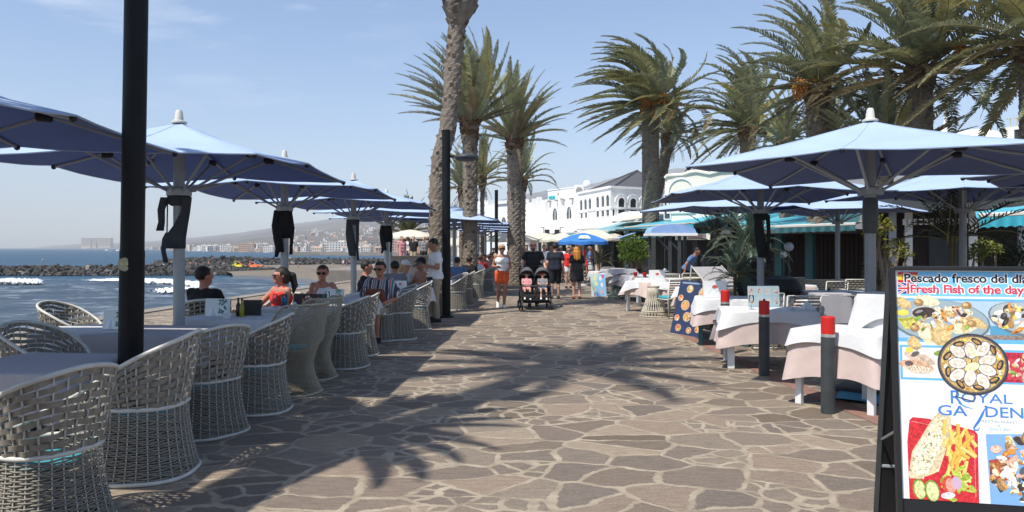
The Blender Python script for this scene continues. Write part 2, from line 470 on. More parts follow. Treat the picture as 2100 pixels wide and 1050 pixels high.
    L.new(n7.outputs['Fac'], hb.inputs[0]); L.new(st.outputs[0], hb.inputs[2])
    h2 = N.new('ShaderNodeMath'); h2.operation = 'ADD'; L.new(hb.outputs[0], h2.inputs[0]); L.new(n3.outputs['Fac'], h2.inputs[1])
    bp = N.new('ShaderNodeBump'); bp.inputs['Strength'].default_value = .55; bp.inputs['Distance'].default_value = .012
    L.new(h2.outputs[0], bp.inputs['Height']); L.new(bp.outputs[0], p.inputs['Normal'])
    L.new(p.outputs[0], out.inputs[0])
    return m
M['paving'] = paving_material()
M['concrete'] = mat('concrete', (.22, .195, .165), .9, var=.25, scale=1.2, bump=.3, bscale=18)
M['red_kerb'] = mat('red_kerb', (.24, .13, .10), .85, var=.3, scale=6, bump=.3, bscale=30)
M['sand'] = mat('sand', (.165, .135, .10), .95, var=.2, scale=.12, bump=.3, bscale=1.2)
M['wet_sand'] = mat('wet_sand', (.085, .075, .065), .35, var=.3, scale=.15)
M['rock'] = mat('rock', (.09, .085, .08), .9, var=.35, scale=.9, bump=.5, bscale=3, attr=True)
def foam_mat():
    m, t, N, L, out = nt('foam')
    p = N.new('ShaderNodeBsdfPrincipled'); p.inputs['Base Color'].default_value = (.74, .78, .81, 1); p.inputs['Roughness'].default_value = .9
    tc = N.new('ShaderNodeTexCoord'); mp = N.new('ShaderNodeMapping'); mp.inputs['Scale'].default_value = (.55, .9, 1); L.new(tc.outputs['Object'], mp.inputs[0])
    n = N.new('ShaderNodeTexNoise'); n.inputs['Scale'].default_value = 1.3; n.inputs['Detail'].default_value = 9; n.inputs['Roughness'].default_value = .7; n.inputs['Distortion'].default_value = .8; L.new(mp.outputs[0], n.inputs['Vector'])
    at = N.new('ShaderNodeVertexColor'); at.layer_name = 'Col'; sp = N.new('ShaderNodeSeparateColor'); L.new(at.outputs[0], sp.inputs[0])
    a = N.new('ShaderNodeMath'); a.operation = 'ADD'; L.new(n.outputs['Fac'], a.inputs[0]); L.new(sp.outputs[0], a.inputs[1])
    r = N.new('ShaderNodeMapRange'); r.inputs['From Min'].default_value = .88; r.inputs['From Max'].default_value = 1.12; L.new(a.outputs[0], r.inputs['Value'])
    b = N.new('ShaderNodeBump'); b.inputs['Strength'].default_value = .8; b.inputs['Distance'].default_value = .3; L.new(n.outputs['Fac'], b.inputs['Height']); L.new(b.outputs[0], p.inputs['Normal'])
    tr = N.new('ShaderNodeBsdfTransparent'); mx = N.new('ShaderNodeMixShader')
    L.new(r.outputs[0], mx.inputs[0]); L.new(tr.outputs[0], mx.inputs[1]); L.new(p.outputs[0], mx.inputs[2]); L.new(mx.outputs[0], out.inputs[0])
    return m
M['foam'] = foam_mat()
M['scrub'] = mat('scrub', (.105, .092, .08), 1, var=.5, scale=.0045, bump=0)
M['town_white'] = mat('town_white', (.66, .63, .58), .8, var=.1)
M['town_cream'] = mat('town_cream', (.58, .48, .38), .8, var=.12)
M['town_terracotta'] = mat('town_terracotta', (.44, .30, .22), .8, var=.15)
M['town_pink'] = mat('town_pink', (.52, .38, .32), .8, var=.1)
M['town_grey'] = mat('town_grey', (.32, .30, .28), .8, var=.2)
M['wall_white'] = mat('wall_white', (.78, .78, .755), .85, var=.09, scale=1.1, stretch=(1, 1, .22))
M['wall_cream'] = mat('wall_cream', (.76, .72, .62), .85, var=.05, scale=.8, bump=.2, bscale=6)
M['roof_dark'] = mat('roof_dark', (.085, .085, .09), .75, var=.12, scale=1.2)
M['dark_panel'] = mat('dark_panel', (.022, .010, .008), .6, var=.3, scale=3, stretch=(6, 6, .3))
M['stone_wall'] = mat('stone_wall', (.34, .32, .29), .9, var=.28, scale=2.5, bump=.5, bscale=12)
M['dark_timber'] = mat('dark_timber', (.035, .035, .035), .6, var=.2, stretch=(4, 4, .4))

# promenade: one flagstone sheet from behind the camera to the far end of the front
def EDGEX(y): return -9.4 + max(0.0, y - 18) * .09 - max(0.0, 14 - y) * .05
ys = [-30, -5, 5, 10, 14, 17, 20, 24, 30, 40, 60, 90, 130]
mb = MB()
mb.grid([[(EDGEX(y), y, 0), (0, y, 0), (30, y, 0), (70, y, 0)] for y in ys])
setp(mb.build('promenade', M['paving']), kind='structure')
mb = MB()
for a, b in zip(ys[:-1], ys[1:]):
    mb.grid([[(EDGEX(y) - .002, y, -.35), (EDGEX(y) - .002, y, -5.5)] for y in (a, b)])
setp(mb.build('sea_wall', M['stone_wall']), 'grey stone sea wall dropping from the terrace edge to the water', 'wall', kind='structure')
mb = MB()
for a, b in zip(ys[:-1], ys[1:]):
    c0, c1 = EDGEX(a), EDGEX(b)
    vs = [(c0 - .06, a, -.35), (c0 + .45, a, -.35), (c0 + .45, a, .03), (c0 - .06, a, .03), (c1 - .06, b, -.35), (c1 + .45, b, -.35), (c1 + .45, b, .03), (c1 - .06, b, .03)]
    mb.add(vs, [(3, 2, 6, 7), (0, 3, 7, 4), (1, 5, 6, 2)])
setp(mb.build('terrace_kerb', M['concrete']), kind='structure')

# sea: one sheet to the horizon, finer and choppy near the shore
def sea_material():
    m, t, N, L, out = nt('sea_water')
    p = N.new('ShaderNodeBsdfPrincipled'); p.inputs['Roughness'].default_value = .4; p.inputs['Specular IOR Level'].default_value = .18
    tc = N.new('ShaderNodeTexCoord')
    mp = N.new('ShaderNodeMapping'); mp.inputs['Scale'].default_value = (.012, .05, 1)
    L.new(tc.outputs['Object'], mp.inputs['Vector'])
    n = N.new('ShaderNodeTexNoise'); n.inputs['Scale'].default_value = 1; n.inputs['Detail'].default_value = 5
    L.new(mp.outputs[0], n.inputs['Vector'])
    cr = N.new('ShaderNodeValToRGB'); cr.color_ramp.elements[0].position = .32; cr.color_ramp.elements[1].position = .7
    cr.color_ramp.elements[0].color = (.006, .040, .085, 1); cr.color_ramp.elements[1].color = (.012, .066, .11, 1)
    L.new(n.outputs['Fac'], cr.inputs[0])
    # shallow churned water near the shore is greyer and paler
    sx = N.new('ShaderNodeSeparateXYZ'); L.new(tc.outputs['Object'], sx.inputs[0])
    mr = N.new('ShaderNodeMapRange'); mr.inputs['From Min'].default_value = 150; mr.inputs['From Max'].default_value = 110
    L.new(sx.outputs['Y'], mr.inputs['Value'])
    mx = N.new('ShaderNodeMix'); mx.data_type = 'RGBA'; mx.inputs[7].default_value = (.043, .064, .086, 1)
    L.new(mr.outputs[0], mx.inputs[0]); L.new(cr.outputs[0], mx.inputs[6]); 
    # streaks of thin foam on the churned part
    m3 = N.new('ShaderNodeMapping'); m3.inputs['Scale'].default_value = (.10, .30, 1); L.new(tc.outputs['Object'], m3.inputs['Vector'])
    n3 = N.new('ShaderNodeTexNoise'); n3.inputs['Scale'].default_value = 1.6; n3.inputs['Detail'].default_value = 9; n3.inputs['Roughness'].default_value = .7; n3.inputs['Distortion'].default_value = 1.2
    L.new(m3.outputs[0], n3.inputs['Vector'])
    f = N.new('ShaderNodeMapRange'); f.inputs['From Min'].default_value = .52; f.inputs['From Max'].default_value = .72; f.inputs['To Max'].default_value = .6
    L.new(n3.outputs['Fac'], f.inputs['Value'])
    mr2 = N.new('ShaderNodeMapRange'); mr2.inputs['From Min'].default_value = 152; mr2.inputs['From Max'].default_value = 130
    L.new(sx.outputs['Y'], mr2.inputs['Value'])
    mr3 = N.new('ShaderNodeMapRange'); mr3.inputs['From Min'].default_value = 25; mr3.inputs['From Max'].default_value = 110; mr3.inputs['To Min'].default_value = .5
    L.new(sx.outputs['Y'], mr3.inputs['Value'])
    ff = N.new('ShaderNodeMath'); ff.operation = 'MULTIPLY'; L.new(f.outputs[0], ff.inputs[0]); L.new(mr2.outputs[0], ff.inputs[1])
    fg = N.new('ShaderNodeMath'); fg.operation = 'MULTIPLY'; L.new(ff.outputs[0], fg.inputs[0]); L.new(mr3.outputs[0], fg.inputs[1])
    m4 = N.new('ShaderNodeMix'); m4.data_type = 'RGBA'; m4.inputs[7].default_value = (.58, .62, .66, 1)
    L.new(fg.outputs[0], m4.inputs[0]); L.new(mx.outputs[2], m4.inputs[6]); L.new(m4.outputs[2], p.inputs['Base Color'])
    mb_ = N.new('ShaderNodeMapping'); mb_.inputs['Scale'].default_value = (.5, 1.3, 1); L.new(tc.outputs['Object'], mb_.inputs['Vector'])
    n2 = N.new('ShaderNodeTexNoise'); n2.inputs['Scale'].default_value = .9; n2.inputs['Detail'].default_value = 6; L.new(mb_.outputs[0], n2.inputs['Vector'])
    b = N.new('ShaderNodeBump'); b.inputs['Strength'].default_value = 1.0; b.inputs['Distance'].default_value = .5
    L.new(n2.outputs['Fac'], b.inputs['Height']); L.new(b.outputs[0], p.inputs['Normal'])
    L.new(p.outputs[0], out.inputs[0])
    return m
M['sea'] = sea_material()
def swell(x, y):
    a = max(0, min(1, (150 - y) / 40)) 
    return a * (.16 * math.sin(y * .55 + .9 * math.sin(x * .07) + x * .05) + .10 * math.sin(y * 1.25 - x * .21 + 1.1) + .22 * mnoise.noise((x * .12, y * .3, 3.1)))
mb = MB()
xs = [-16000, -6000, -1500, -400, -220] + [-160 + 2.2 * i for i in range(73)] + [30, 120, 1000, 9000]
yy = [-2000, -100, 0] + [18 + 1.1 * i for i in range(125)] + [180, 300, 700, 2000, 6000, 16000]
mb.grid([[(x, y, SEA + (swell(x, y) if -161 < x < 1 and 17 < y < 156 else 0)) for x in xs] for y in yy])
setp(mb.build('sea', M['sea'], smooth=True), kind='structure')

# breaking wave and foam
def foam_patch(name, pts, seed, hump=.25, n=90):
    # pts: outline control stations (photo px x, y top, y bottom) on the water
    r = random.Random(seed); rows = []
    st = []
    for i in range(n):
        t = i / (n - 1) * (len(pts) - 1); k = min(int(t), len(pts) - 2); u = t - k
        st.append([pts[k][j] * (1 - u) + pts[k + 1][j] * u for j in range(3)])
    m = 11
    for i, (px, yt, yb) in enumerate(st):
        yt += r.uniform(-.8, .8) + .9 * mnoise.noise((i * .35, seed, 0)); yb += r.uniform(-1.2, 1.2) + 3.2 * mnoise.noise((i * .22, seed, 4)); yb = max(yb, yt + .5)
        row = []
        for j in range(m):
            u = j / (m - 1)
            g = G(px + r.uniform(-3, 3), yt * (1 - u) + max(yb, yt + .6) * u, SEA)
            e = math.sin(PI * u) * min(1, 4 * i / n, 4 * (n - 1 - i) / n)
            g.z = SEA + .12 + swell(g.x, g.y) + hump * e * (.8 + .4 * mnoise.noise((i * .3, j * .6, seed)))
            row.append((g, e))
        rows.append(row)
    mb = MB()
    for i in range(n - 1):
        for j in range(m - 1):
            q = [rows[i][j], rows[i + 1][j], rows[i + 1][j + 1], rows[i][j + 1]]
            e = sum(w for _, w in q) / 4 * .85
            mb.add([p for p, _ in q], [(0, 3, 2, 1)], 0, (e, e, e))
    o = mb.build(name, M['foam'], smooth=True)
    return setp(o, kind='stuff')
setp(foam_patch('breaking_wave', [(-60, 576, 586), (-20, 574, 588), (20, 573.5, 589), (55, 573, 590), (80, 576, 587), (104, 580, 583)], 1, .55), 'white breaking wave rolling in beside the rocks', 'wave')
setp(foam_patch('foam', [(110, 575, 577), (180, 573, 579), (250, 572, 582), (300, 571, 583), (360, 572, 587), (400, 575, 598), (430, 582, 592), (452, 585, 590)], 2, .2), 'band of white surf foam below the rocks', 'foam')
setp(foam_patch('foam', [(300, 599, 600), (340, 597, 602), (390, 595, 599), (420, 594, 596)], 3, .1), 'thin streak of foam nearer the terrace than the surf', 'foam')
setp(foam_patch('foam', [(560, 577, 579), (590, 571, 577), (640, 574, 580), (690, 577, 583), (720, 579, 582)], 4, .1), 'low foam washing up the dark sand', 'foam')

# beach
mb = MB()
SH = [(470, 575), (520, 577), (560, 578), (600, 582), (650, 588), (720, 592), (800, 596), (900, 600), (1000, 606)]
rows = []
for px, py in SH:
    a = G(px, py, SEA - .05); b = G(px + 8, py - 9, SEA + .35); c = G(px + 5, 561 + (py - 575) * .2, -3.55); d = G(px - 25, 552, -3.3); e = G(px - 40, 545.5, -3.5); f = G(px - 60, 542, SEA - .3)
    a.z -= .2
    rows.append([a, b, c, d, e, f])
fine = []
for i in range(len(rows) - 1):
    for k in range(6):
        u = k / 6
        fine.append([rows[i][j].lerp(rows[i + 1][j], u) for j in range(6)])
fine.append(rows[-1])
out = []
for r_ in fine:
    rr = []
    for j in range(5):
        for k in range(4):
            p = r_[j].lerp(r_[j + 1], k / 4); p.z += .22 * mnoise.noise((p.x * .15, p.y * .15, 0)) * (1 if j > 0 else .2); rr.append(p)
    rr.append(r_[5]); out.append(rr)
mb.grid([r_[5:] for r_ in out]); mb.grid([r_[:6] for r_ in out], mi=1)
setp(mb.build('beach', [M['sand'], M['wet_sand']], smooth=True), kind='structure')

# rock groynes: far too many boulders to count
def groyne(name, line, n, size, seed, label):
    r = random.Random(seed); mb = MB()
    ico = bmesh.new(); bmesh.ops.create_icosphere(ico, subdivisions=1, radius=1.0)
    ico.verts.index_update()
    iv = [v.co.copy() for v in ico.verts]; fi = [[v.index for v in f.verts] for f in ico.faces]; ico.free()
    for i in range(n):
        t = r.random() * (len(line) - 1); k = min(int(t), len(line) - 2); u = t - k
        (x0, y0, w0, h0), (x1, y1, w1, h1) = line[k], line[k + 1]
        w = w0 + (w1 - w0) * u; h = h0 + (h1 - h0) * u
        c = r.uniform(-1, 1)
        x = x0 + (x1 - x0) * u; y = y0 + (y1 - y0) * u + c * w
        z = SEA + h * (1 - abs(c) ** 1.3) * r.uniform(.75, 1.03)
        s = size * r.choice((.45, .6, .7, .8, 1, 1.1, 1.35))
        q = Matrix.Rotation(r.uniform(0, 6), 3, 'Z') @ Matrix.Rotation(r.uniform(0, 6), 3, 'X')
        sq = Vector((r.uniform(.7, 1.3), r.uniform(.6, 1.1), r.uniform(.45, .9)))
        g = r.choice((.25, .35, .4, .5, .6, .7, .9, 2.4 if r.random() < .22 else .7))
        j = [1 + r.uniform(-.28, .28) for _ in iv]
        mb.add([q @ Vector((a.x * sq.x, a.y * sq.y, a.z * sq.z)) * (s * jj) + Vector((x, y, z)) for a, jj in zip(iv, j)], fi, 0, (g, g * .97, g * .93))
    o = mb.build(name, M['rock'])
    setp(o, label, 'rocks', kind='stuff')
def gx(px, Y): return (px - 1050) / F * Y
groyne('rock_groyne', [(gx(-160, 152), 156, 4, 1.7), (gx(100, 155), 156, 4.5, 1.9), (gx(250, 155), 157, 4.5, 1.9), (gx(400, 155), 158, 4.5, 2.1), (gx(480, 160), 160, 4, 1.7), (gx(560, 165), 166, 3, 1.0)], 3300, .52, 5, 'long breakwater of dark boulders with a few pale ones, nearer of the two')
groyne('rock_groyne', [(gx(318, 250), 250, 2, .8), (gx(350, 250), 250, 5, 1.9), (gx(450, 252), 252, 6, 2.6), (gx(600, 256), 256, 6, 2.0), (gx(720, 262), 262, 5, 1.7), (gx(900, 275), 275, 5, 1.5)], 2200, .7, 6, 'farther breakwater of dark boulders behind the swimming water')

# ------------------------------------------------------------------ far coast
PXS = [-140, 60, 110, 170, 250, 350, 420, 500, 560, 620, 700, 790, 880, 940, 1000, 1100, 1200, 1280, 1360, 1440, 1600, 1900, 2400]
RID = [509, 509, 503, 500, 498, 492, 485, 476, 466, 456, 446, 438, 430, 424, 412, 395, 377, 362, 352, 343, 330, 318, 310]
D0S = [6200, 5600, 4600, 3700, 2900, 1500, 1150, 960, 880, 790, 700, 660, 640, 640, 640, 640, 640, 640, 640, 640, 640, 640, 640]
D1S = [6900, 6600, 6400, 6000, 5800, 5600, 5500, 5400, 5300, 5200, 5200, 5200, 5200, 5200, 5300, 5400, 5500, 5600, 5600, 5600, 5600, 5600, 5600]
def lerp_at(px, tab): return float(np.interp(px, PXS, tab))
def land(px, t):
    d0, d1 = lerp_at(px, D0S), lerp_at(px, D1S)
    zr = EYE + (508 - lerp_at(px, RID)) / F * d1
    Y = d0 + (d1 - d0) * t ** 1.5
    z = SEA + 1.2 * min(1, t * 30) + (zr - SEA - 1.2) * t ** 1.75
    nz = mnoise.noise((px * .012, t * 5, 0)) + .5 * mnoise.noise((px * .03, t * 11, 5)) + .3 * mnoise.noise((px * .08, t * 23, 9))
    z += nz * (zr - SEA) * .05 * min(1, t * 5)
    return Vector(((px - 1050) / F * Y, Y, z))
mb = MB()
cols = [-140 + 10 * i for i in range(255)]
rows = [[Vector((land(px, 0).x, land(px, 0).y - 3, SEA - 2)) for px in cols]] + [[land(px, (i / 56)) for px in cols] for i in range(57)]
back = []
for p in rows[-1]:
    back.append(Vector((p.x * 1.1, p.y * 1.1, SEA - 5)))
rows.append(back)
mb.grid(rows)
setp(mb.build('hills', M['scrub'], smooth=True), kind='structure')

# the town across the bay: every house is its own object
TOWN = []
def house_mesh(kind, r):
    mb = MB()
    w, d, h = r
    mb.box((0, 0, h / 2 - 1), (w, d, h + 2), mi=0)
    if kind == 'pitched':
        o = h
        mb.add([(-w / 2 - .3, -d / 2 - .3, o), (w / 2 + .3, -d / 2 - .3, o), (w / 2 + .3, d / 2 + .3, o), (-w / 2 - .3, d / 2 + .3, o), (-w / 4, 0, o + h * .3), (w / 4, 0, o + h * .3)], [(0, 1, 5, 4), (1, 2, 5), (2, 3, 4, 5), (3, 0, 4)], 1)
    else:
        mb.box((w * .22, 0, h + .9), (w * .3, d * .5, 1.8), mi=0)
    n = max(2, int(w / 3.5)); fl = max(1, int(h / 3.1))
    for f in range(fl):
        for i in range(n):
            x = -w / 2 + (i + .5) * w / n
            mb.box((x, -d / 2 - .02, 1.6 + f * 3.1), (w / n * .5, .12, 1.5), mi=2)
    return mb
hp = []
for kind, dims in (('flat', (9, 8, 6.2)), ('flat', (14, 9, 6.2)), ('pitched', (10, 8, 4.5)), ('flat', (18, 10, 9.3)), ('flat', (26, 12, 12.4)), ('pitched', (14, 10, 6.5))):
    me = house_mesh(kind, dims)
    o = me.build('town_house', [M['town_white'], M['town_terracotta'], M['window_glass']])
    hp.append(o)
WORDS = {'town_white': 'white', 'town_cream': 'cream', 'town_terracotta': 'terracotta', 'town_pink': 'pink', 'town_grey': 'grey'}
SIZE = ['small', 'wide low', 'small pitched-roofed', 'broad', 'big blocky', 'mid-sized pitched-roofed']
r = random.Random(11)
ntown = 0
used = [False] * len(hp)
def put_house(px, t, i, mk):
    global ntown
    p = land(px, t)
    o = hp[i] if not used[i] else hp[i].copy()
    if used[i]: COL.objects.link(o)
    used[i] = True
    o.location = p; o.rotation_euler = (0, 0, r.uniform(-.5, .5) - math.atan2(p.x, p.y)); s = r.uniform(.55, .85); o.scale = (s, s, s * r.uniform(.85, 1.15))
    reskin(o, M[mk])
    setp(o, '%s %s house in the hazy town across the bay' % (SIZE[i], WORDS[mk]), 'house', 'houses of the town across the bay')
    ntown += 1
for k in range(296):
    u = r.random()
    if u < .22: px = r.uniform(300, 560); t = r.uniform(.012, .09)
    else: px = r.uniform(560, 900); t = .015 + .50 * r.random() ** 1.25
    i = r.choice((0, 0, 0, 1, 1, 2, 2, 3, 5, 3 if t < .15 else 0, 4 if t < .1 else 1))
    mk = r.choice(('town_white',) * 9 + ('town_cream',) * 4 + ('town_terracotta', 'town_terracotta', 'town_pink', 'town_grey'))
    if 395 < px < 470 and t < .08: mk = 'town_white'; i = 3
    if 470 < px < 520: mk = r.choice(('town_pink', 'town_terracotta', 'town_cream'))
    put_house(px, t, i, mk)
# hotel slabs on the point
for (x0, x1, lab) in ((170, 189, 'leftmost grey hotel slab on the far point'), (192.5, 200, 'narrow grey hotel slab between the two wide ones on the point'), (203.5, 229, 'widest grey hotel slab on the far point')):
    Y = 3750; a = W(x0, 500, Y); b = W(x1, 488, Y)
    t = thing('hotel_block', lab, 'hotel', ((a.x + b.x) / 2, Y, 8), 0, 'hotel slabs on the point')
    w = b.x - a.x; h = b.z - 8
    mb = MB(); mb.box((0, 0, h / 2 - 8), (w, 30, h + 16)); mb.build('wall', M['town_cream'], t)
    mb = MB()
    for f in range(8): mb.box((0, -15.3, 4 + f * (h - 6) / 7), (w * .94, .8, 1.3))
    mb.build('window', M['window_glass'], t)
# harbour mole with masts
mb = MB()
pts = [G(598, 523.5, SEA), G(660, 523.5, SEA), G(760, 524, SEA), G(880, 524.5, SEA), G(960, 525, SEA)]
for a, b in zip(pts[:-1], pts[1:]):
    d = (b - a); mb.box((a + b) / 2 + Vector((0, 0, .9)), (d.length + .5, 7, 3.0), rot=math.atan2(d.y, d.x))
setp(mb.build('harbour_mole', M['concrete']), 'long low harbour mole below the far town', 'breakwater', kind='thing')
M['mast'] = mat('mast', (.6, .6, .58), .4)
for i, px in enumerate((622, 634, 652, 668, 676, 690, 712, 735, 752, 770, 786, 806, 823)):
    p = G(px, 522.3, SEA); p.y += 14
    t = thing('sailing_boat', 'moored white boat with one bare mast behind the harbour mole', 'boat', p, rnd.uniform(-.5, .5), 'boats moored behind the harbour mole')
    mb = MB(); L_ = rnd.uniform(7, 10)
    mb.grid([[(-L_ / 2, y * .8, 0 if y else -.5) for y in (-1.2, -.7, 0, .7, 1.2)], [(0, y * 1.25, 0 if y else -.5) for y in (-1.2, -.7, 0, .7, 1.2)], [(L_ / 2, y * .05, .2) for y in (-1.2, -.7, 0, .7, 1.2)]])
    rows = []
    for x, w, zt in ((-L_ / 2, .9, 1.1), (-L_ / 4, 1.4, 1.1), (0, 1.5, 1.15), (L_ / 4, 1.1, 1.25), (L_ / 2, .05, 1.45)):
        rows.append([(x, -w * .5, -.3), (x, -w, zt), (x, w, zt), (x, w * .5, -.3)])
    mb.grid(rows, closed=True); mb.box((-.3, 0, 1.45), (2.8, 1.5, .7))
    mb.build('hull', M['white_paint'], t)
    mb = MB(); mb.tube([(0.4, 0, 1), (.4, 0, rnd.uniform(10, 15))], .09, 5); mb.tube([(.4, 0, 2.4), (-3.2, 0, 2.5)], .09, 5)
    mb.build('mast', M['mast'], t)
for i, (px, py) in enumerate(((220, 516), (243, 517), (410, 517.5))):
    p = G(px, py, SEA)
    t = thing('motor_boat', ('white motor boat left of two out at sea', 'white motor boat right of two out at sea', 'lone white motor boat off the far shore')[i], 'boat', p, .2, 'boats out at sea')
    mb = MB(); rows = []
    for x, w, zt in ((-5, 1.4, 1.5), (-2, 1.7, 1.5), (1, 1.5, 1.7), (5, .08, 2.2)):
        rows.append([(x, -w * .5, -.3), (x, -w, zt), (x, w, zt), (x, w * .5, -.3)])
    mb.grid(rows, closed=True); mb.build('hull', M['white_paint'], t)
    mb = MB(); mb.rbox((-1, 0, 2.3), (4, 2, 1.6), .2); mb.build('cabin', M['white_paint'], t)

# haze over the bay
m, t, N, L, out = nt('haze')
pv = N.new('ShaderNodeVolumePrincipled'); pv.inputs['Color'].default_value = (.93, .96, 1, 1); pv.inputs['Density'].default_value = 1.7e-4; pv.inputs['Anisotropy'].default_value = -.12
L.new(pv.outputs[0], out.inputs['Volume'])
mb = MB(); mb.box((0, 3000, 300), (20000, 9400, 640))
hz = mb.build('haze', m); hz.location.z = 0
setp(hz, kind='stuff')
# ================================================================== parasols
def canopy_mesh(side, rise, droop, seed, under):
    r = random.Random(seed)
    h = side / 2
    ribs = []
    for k in range(8):
        a = k * PI / 4
        d = h if k % 2 == 0 else h * math.sqrt(2)
        ribs.append((math.cos(a) * d, math.sin(a) * d, -droop if k % 2 else 0.0))
    def layer(off):
        rows = []
        n = 12; m = 6
        for i in range(n + 1):
            t = .012 + (i / n) * .988
            row = []
            for k in range(8):
                A = ribs[k]; B = ribs[(k + 1) % 8]
                for j in range(m):
                    u = j / m
                    sag = 4 * u * (1 - u)
                    x = (A[0] * (1 - u) + B[0] * u) * t * (1 - .012 * sag * t)
                    y = (A[1] * (1 - u) + B[1] * u) * t * (1 - .012 * sag * t)
                    ez = (A[2] * (1 - u) + B[2] * u)
                    z = rise * (1 - t) - .045 * math.sin(PI * t) + ez * t * t - .02 * sag * t + off
                    z += (.012 * mnoise.noise((x * 1.7 + seed, y * 1.7, 1)) + .007 * math.sin(9 * u * PI + k) * sag * mnoise.noise((k * 3.1, t * 2.5, seed))) * min(1, 3 * t)
                    row.append((x, y, z))
            rows.append(row)
        return rows
    mb = MB()
    top = layer(0); bot = layer(-.006)
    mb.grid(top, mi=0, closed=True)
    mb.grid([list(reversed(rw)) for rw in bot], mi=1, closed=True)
    n = len(top[0])
    for k in range(8):
        mb.tube([tuple(Vector(rw[k * 6]) + Vector((0, 0, .001))) for rw in top[::2]], .0035, 4, mi=0)
    # stitched hem round the rim
    mb.tube([(p[0], p[1], p[2] - .004) for p in top[-1]], .009, 5, mi=0, closed=True)
    return mb, ribs

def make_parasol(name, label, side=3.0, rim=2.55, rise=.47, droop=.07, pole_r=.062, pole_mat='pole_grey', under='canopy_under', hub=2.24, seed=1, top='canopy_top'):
    t = thing(name, label, 'parasol', group='square blue café parasols')
    mb = MB(); mb.tube([(0, 0, .05), (0, 0, rim + rise - .02)], pole_r, 14); mb.build('pole', M[pole_mat], t, smooth=40)
    mb = MB(); mb.rbox((0, 0, .03), (.62, .62, .05), .012); mb.lathe([(.09, .05), (.09, .22), (.075, .25)], 14); mb.build('base_plate', M['post_grey'], t, smooth=40)
    c, ribs = canopy_mesh(side, rise, droop, seed, under)
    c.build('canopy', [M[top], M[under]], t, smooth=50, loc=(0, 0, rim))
    mb = MB(); mb.lathe([(.085, 0), (.085, .02), (.05, .035), (.038, .13), (.028, .15), (0, .155)], 14, (0, 0, rim + rise - .005)); mb.build('finial', M['frame_white'], t, smooth=40)
    mb = MB(); mb.lathe([(pole_r + .005, -.05), (.135, -.05), (.135, .03), (pole_r + .005, .045)], 16, (0, 0, hub)); mb.build('runner', M[pole_mat], t, smooth=40)
    for k, (x, y, z) in enumerate(ribs):
        def P(s, dz):
            return Vector((x * s, y * s, rim + rise * (1 - s) - .045 * math.sin(PI * s) + z * s * s - dz))
        mb = MB()
        mb.tube([P(s, .028) for s in (.03, .3, .55, .8, .985)], .016, 6)
        e = P(.985, .03); mb.ball(e, .028, 8, mi=1)
        rb = mb.build('rib', [M['rib_grey'], M['black_plastic']], t, smooth=40)
        mb = MB()
        s0 = .56 if k % 2 == 0 else .50
        j = P(s0, .05); d = Vector((x, y, 0)).normalized()
        mb.tube([d * .12 + Vector((0, 0, hub)), j], .0155, 6)
        mb.rbox(j + Vector((0, 0, -.005)), (.13, .05, .075), .02, rot=math.atan2(y, x), mi=1)
        mb.build('strut', [M['rib_grey'], M['black_plastic']], rb, smooth=40)
    return t

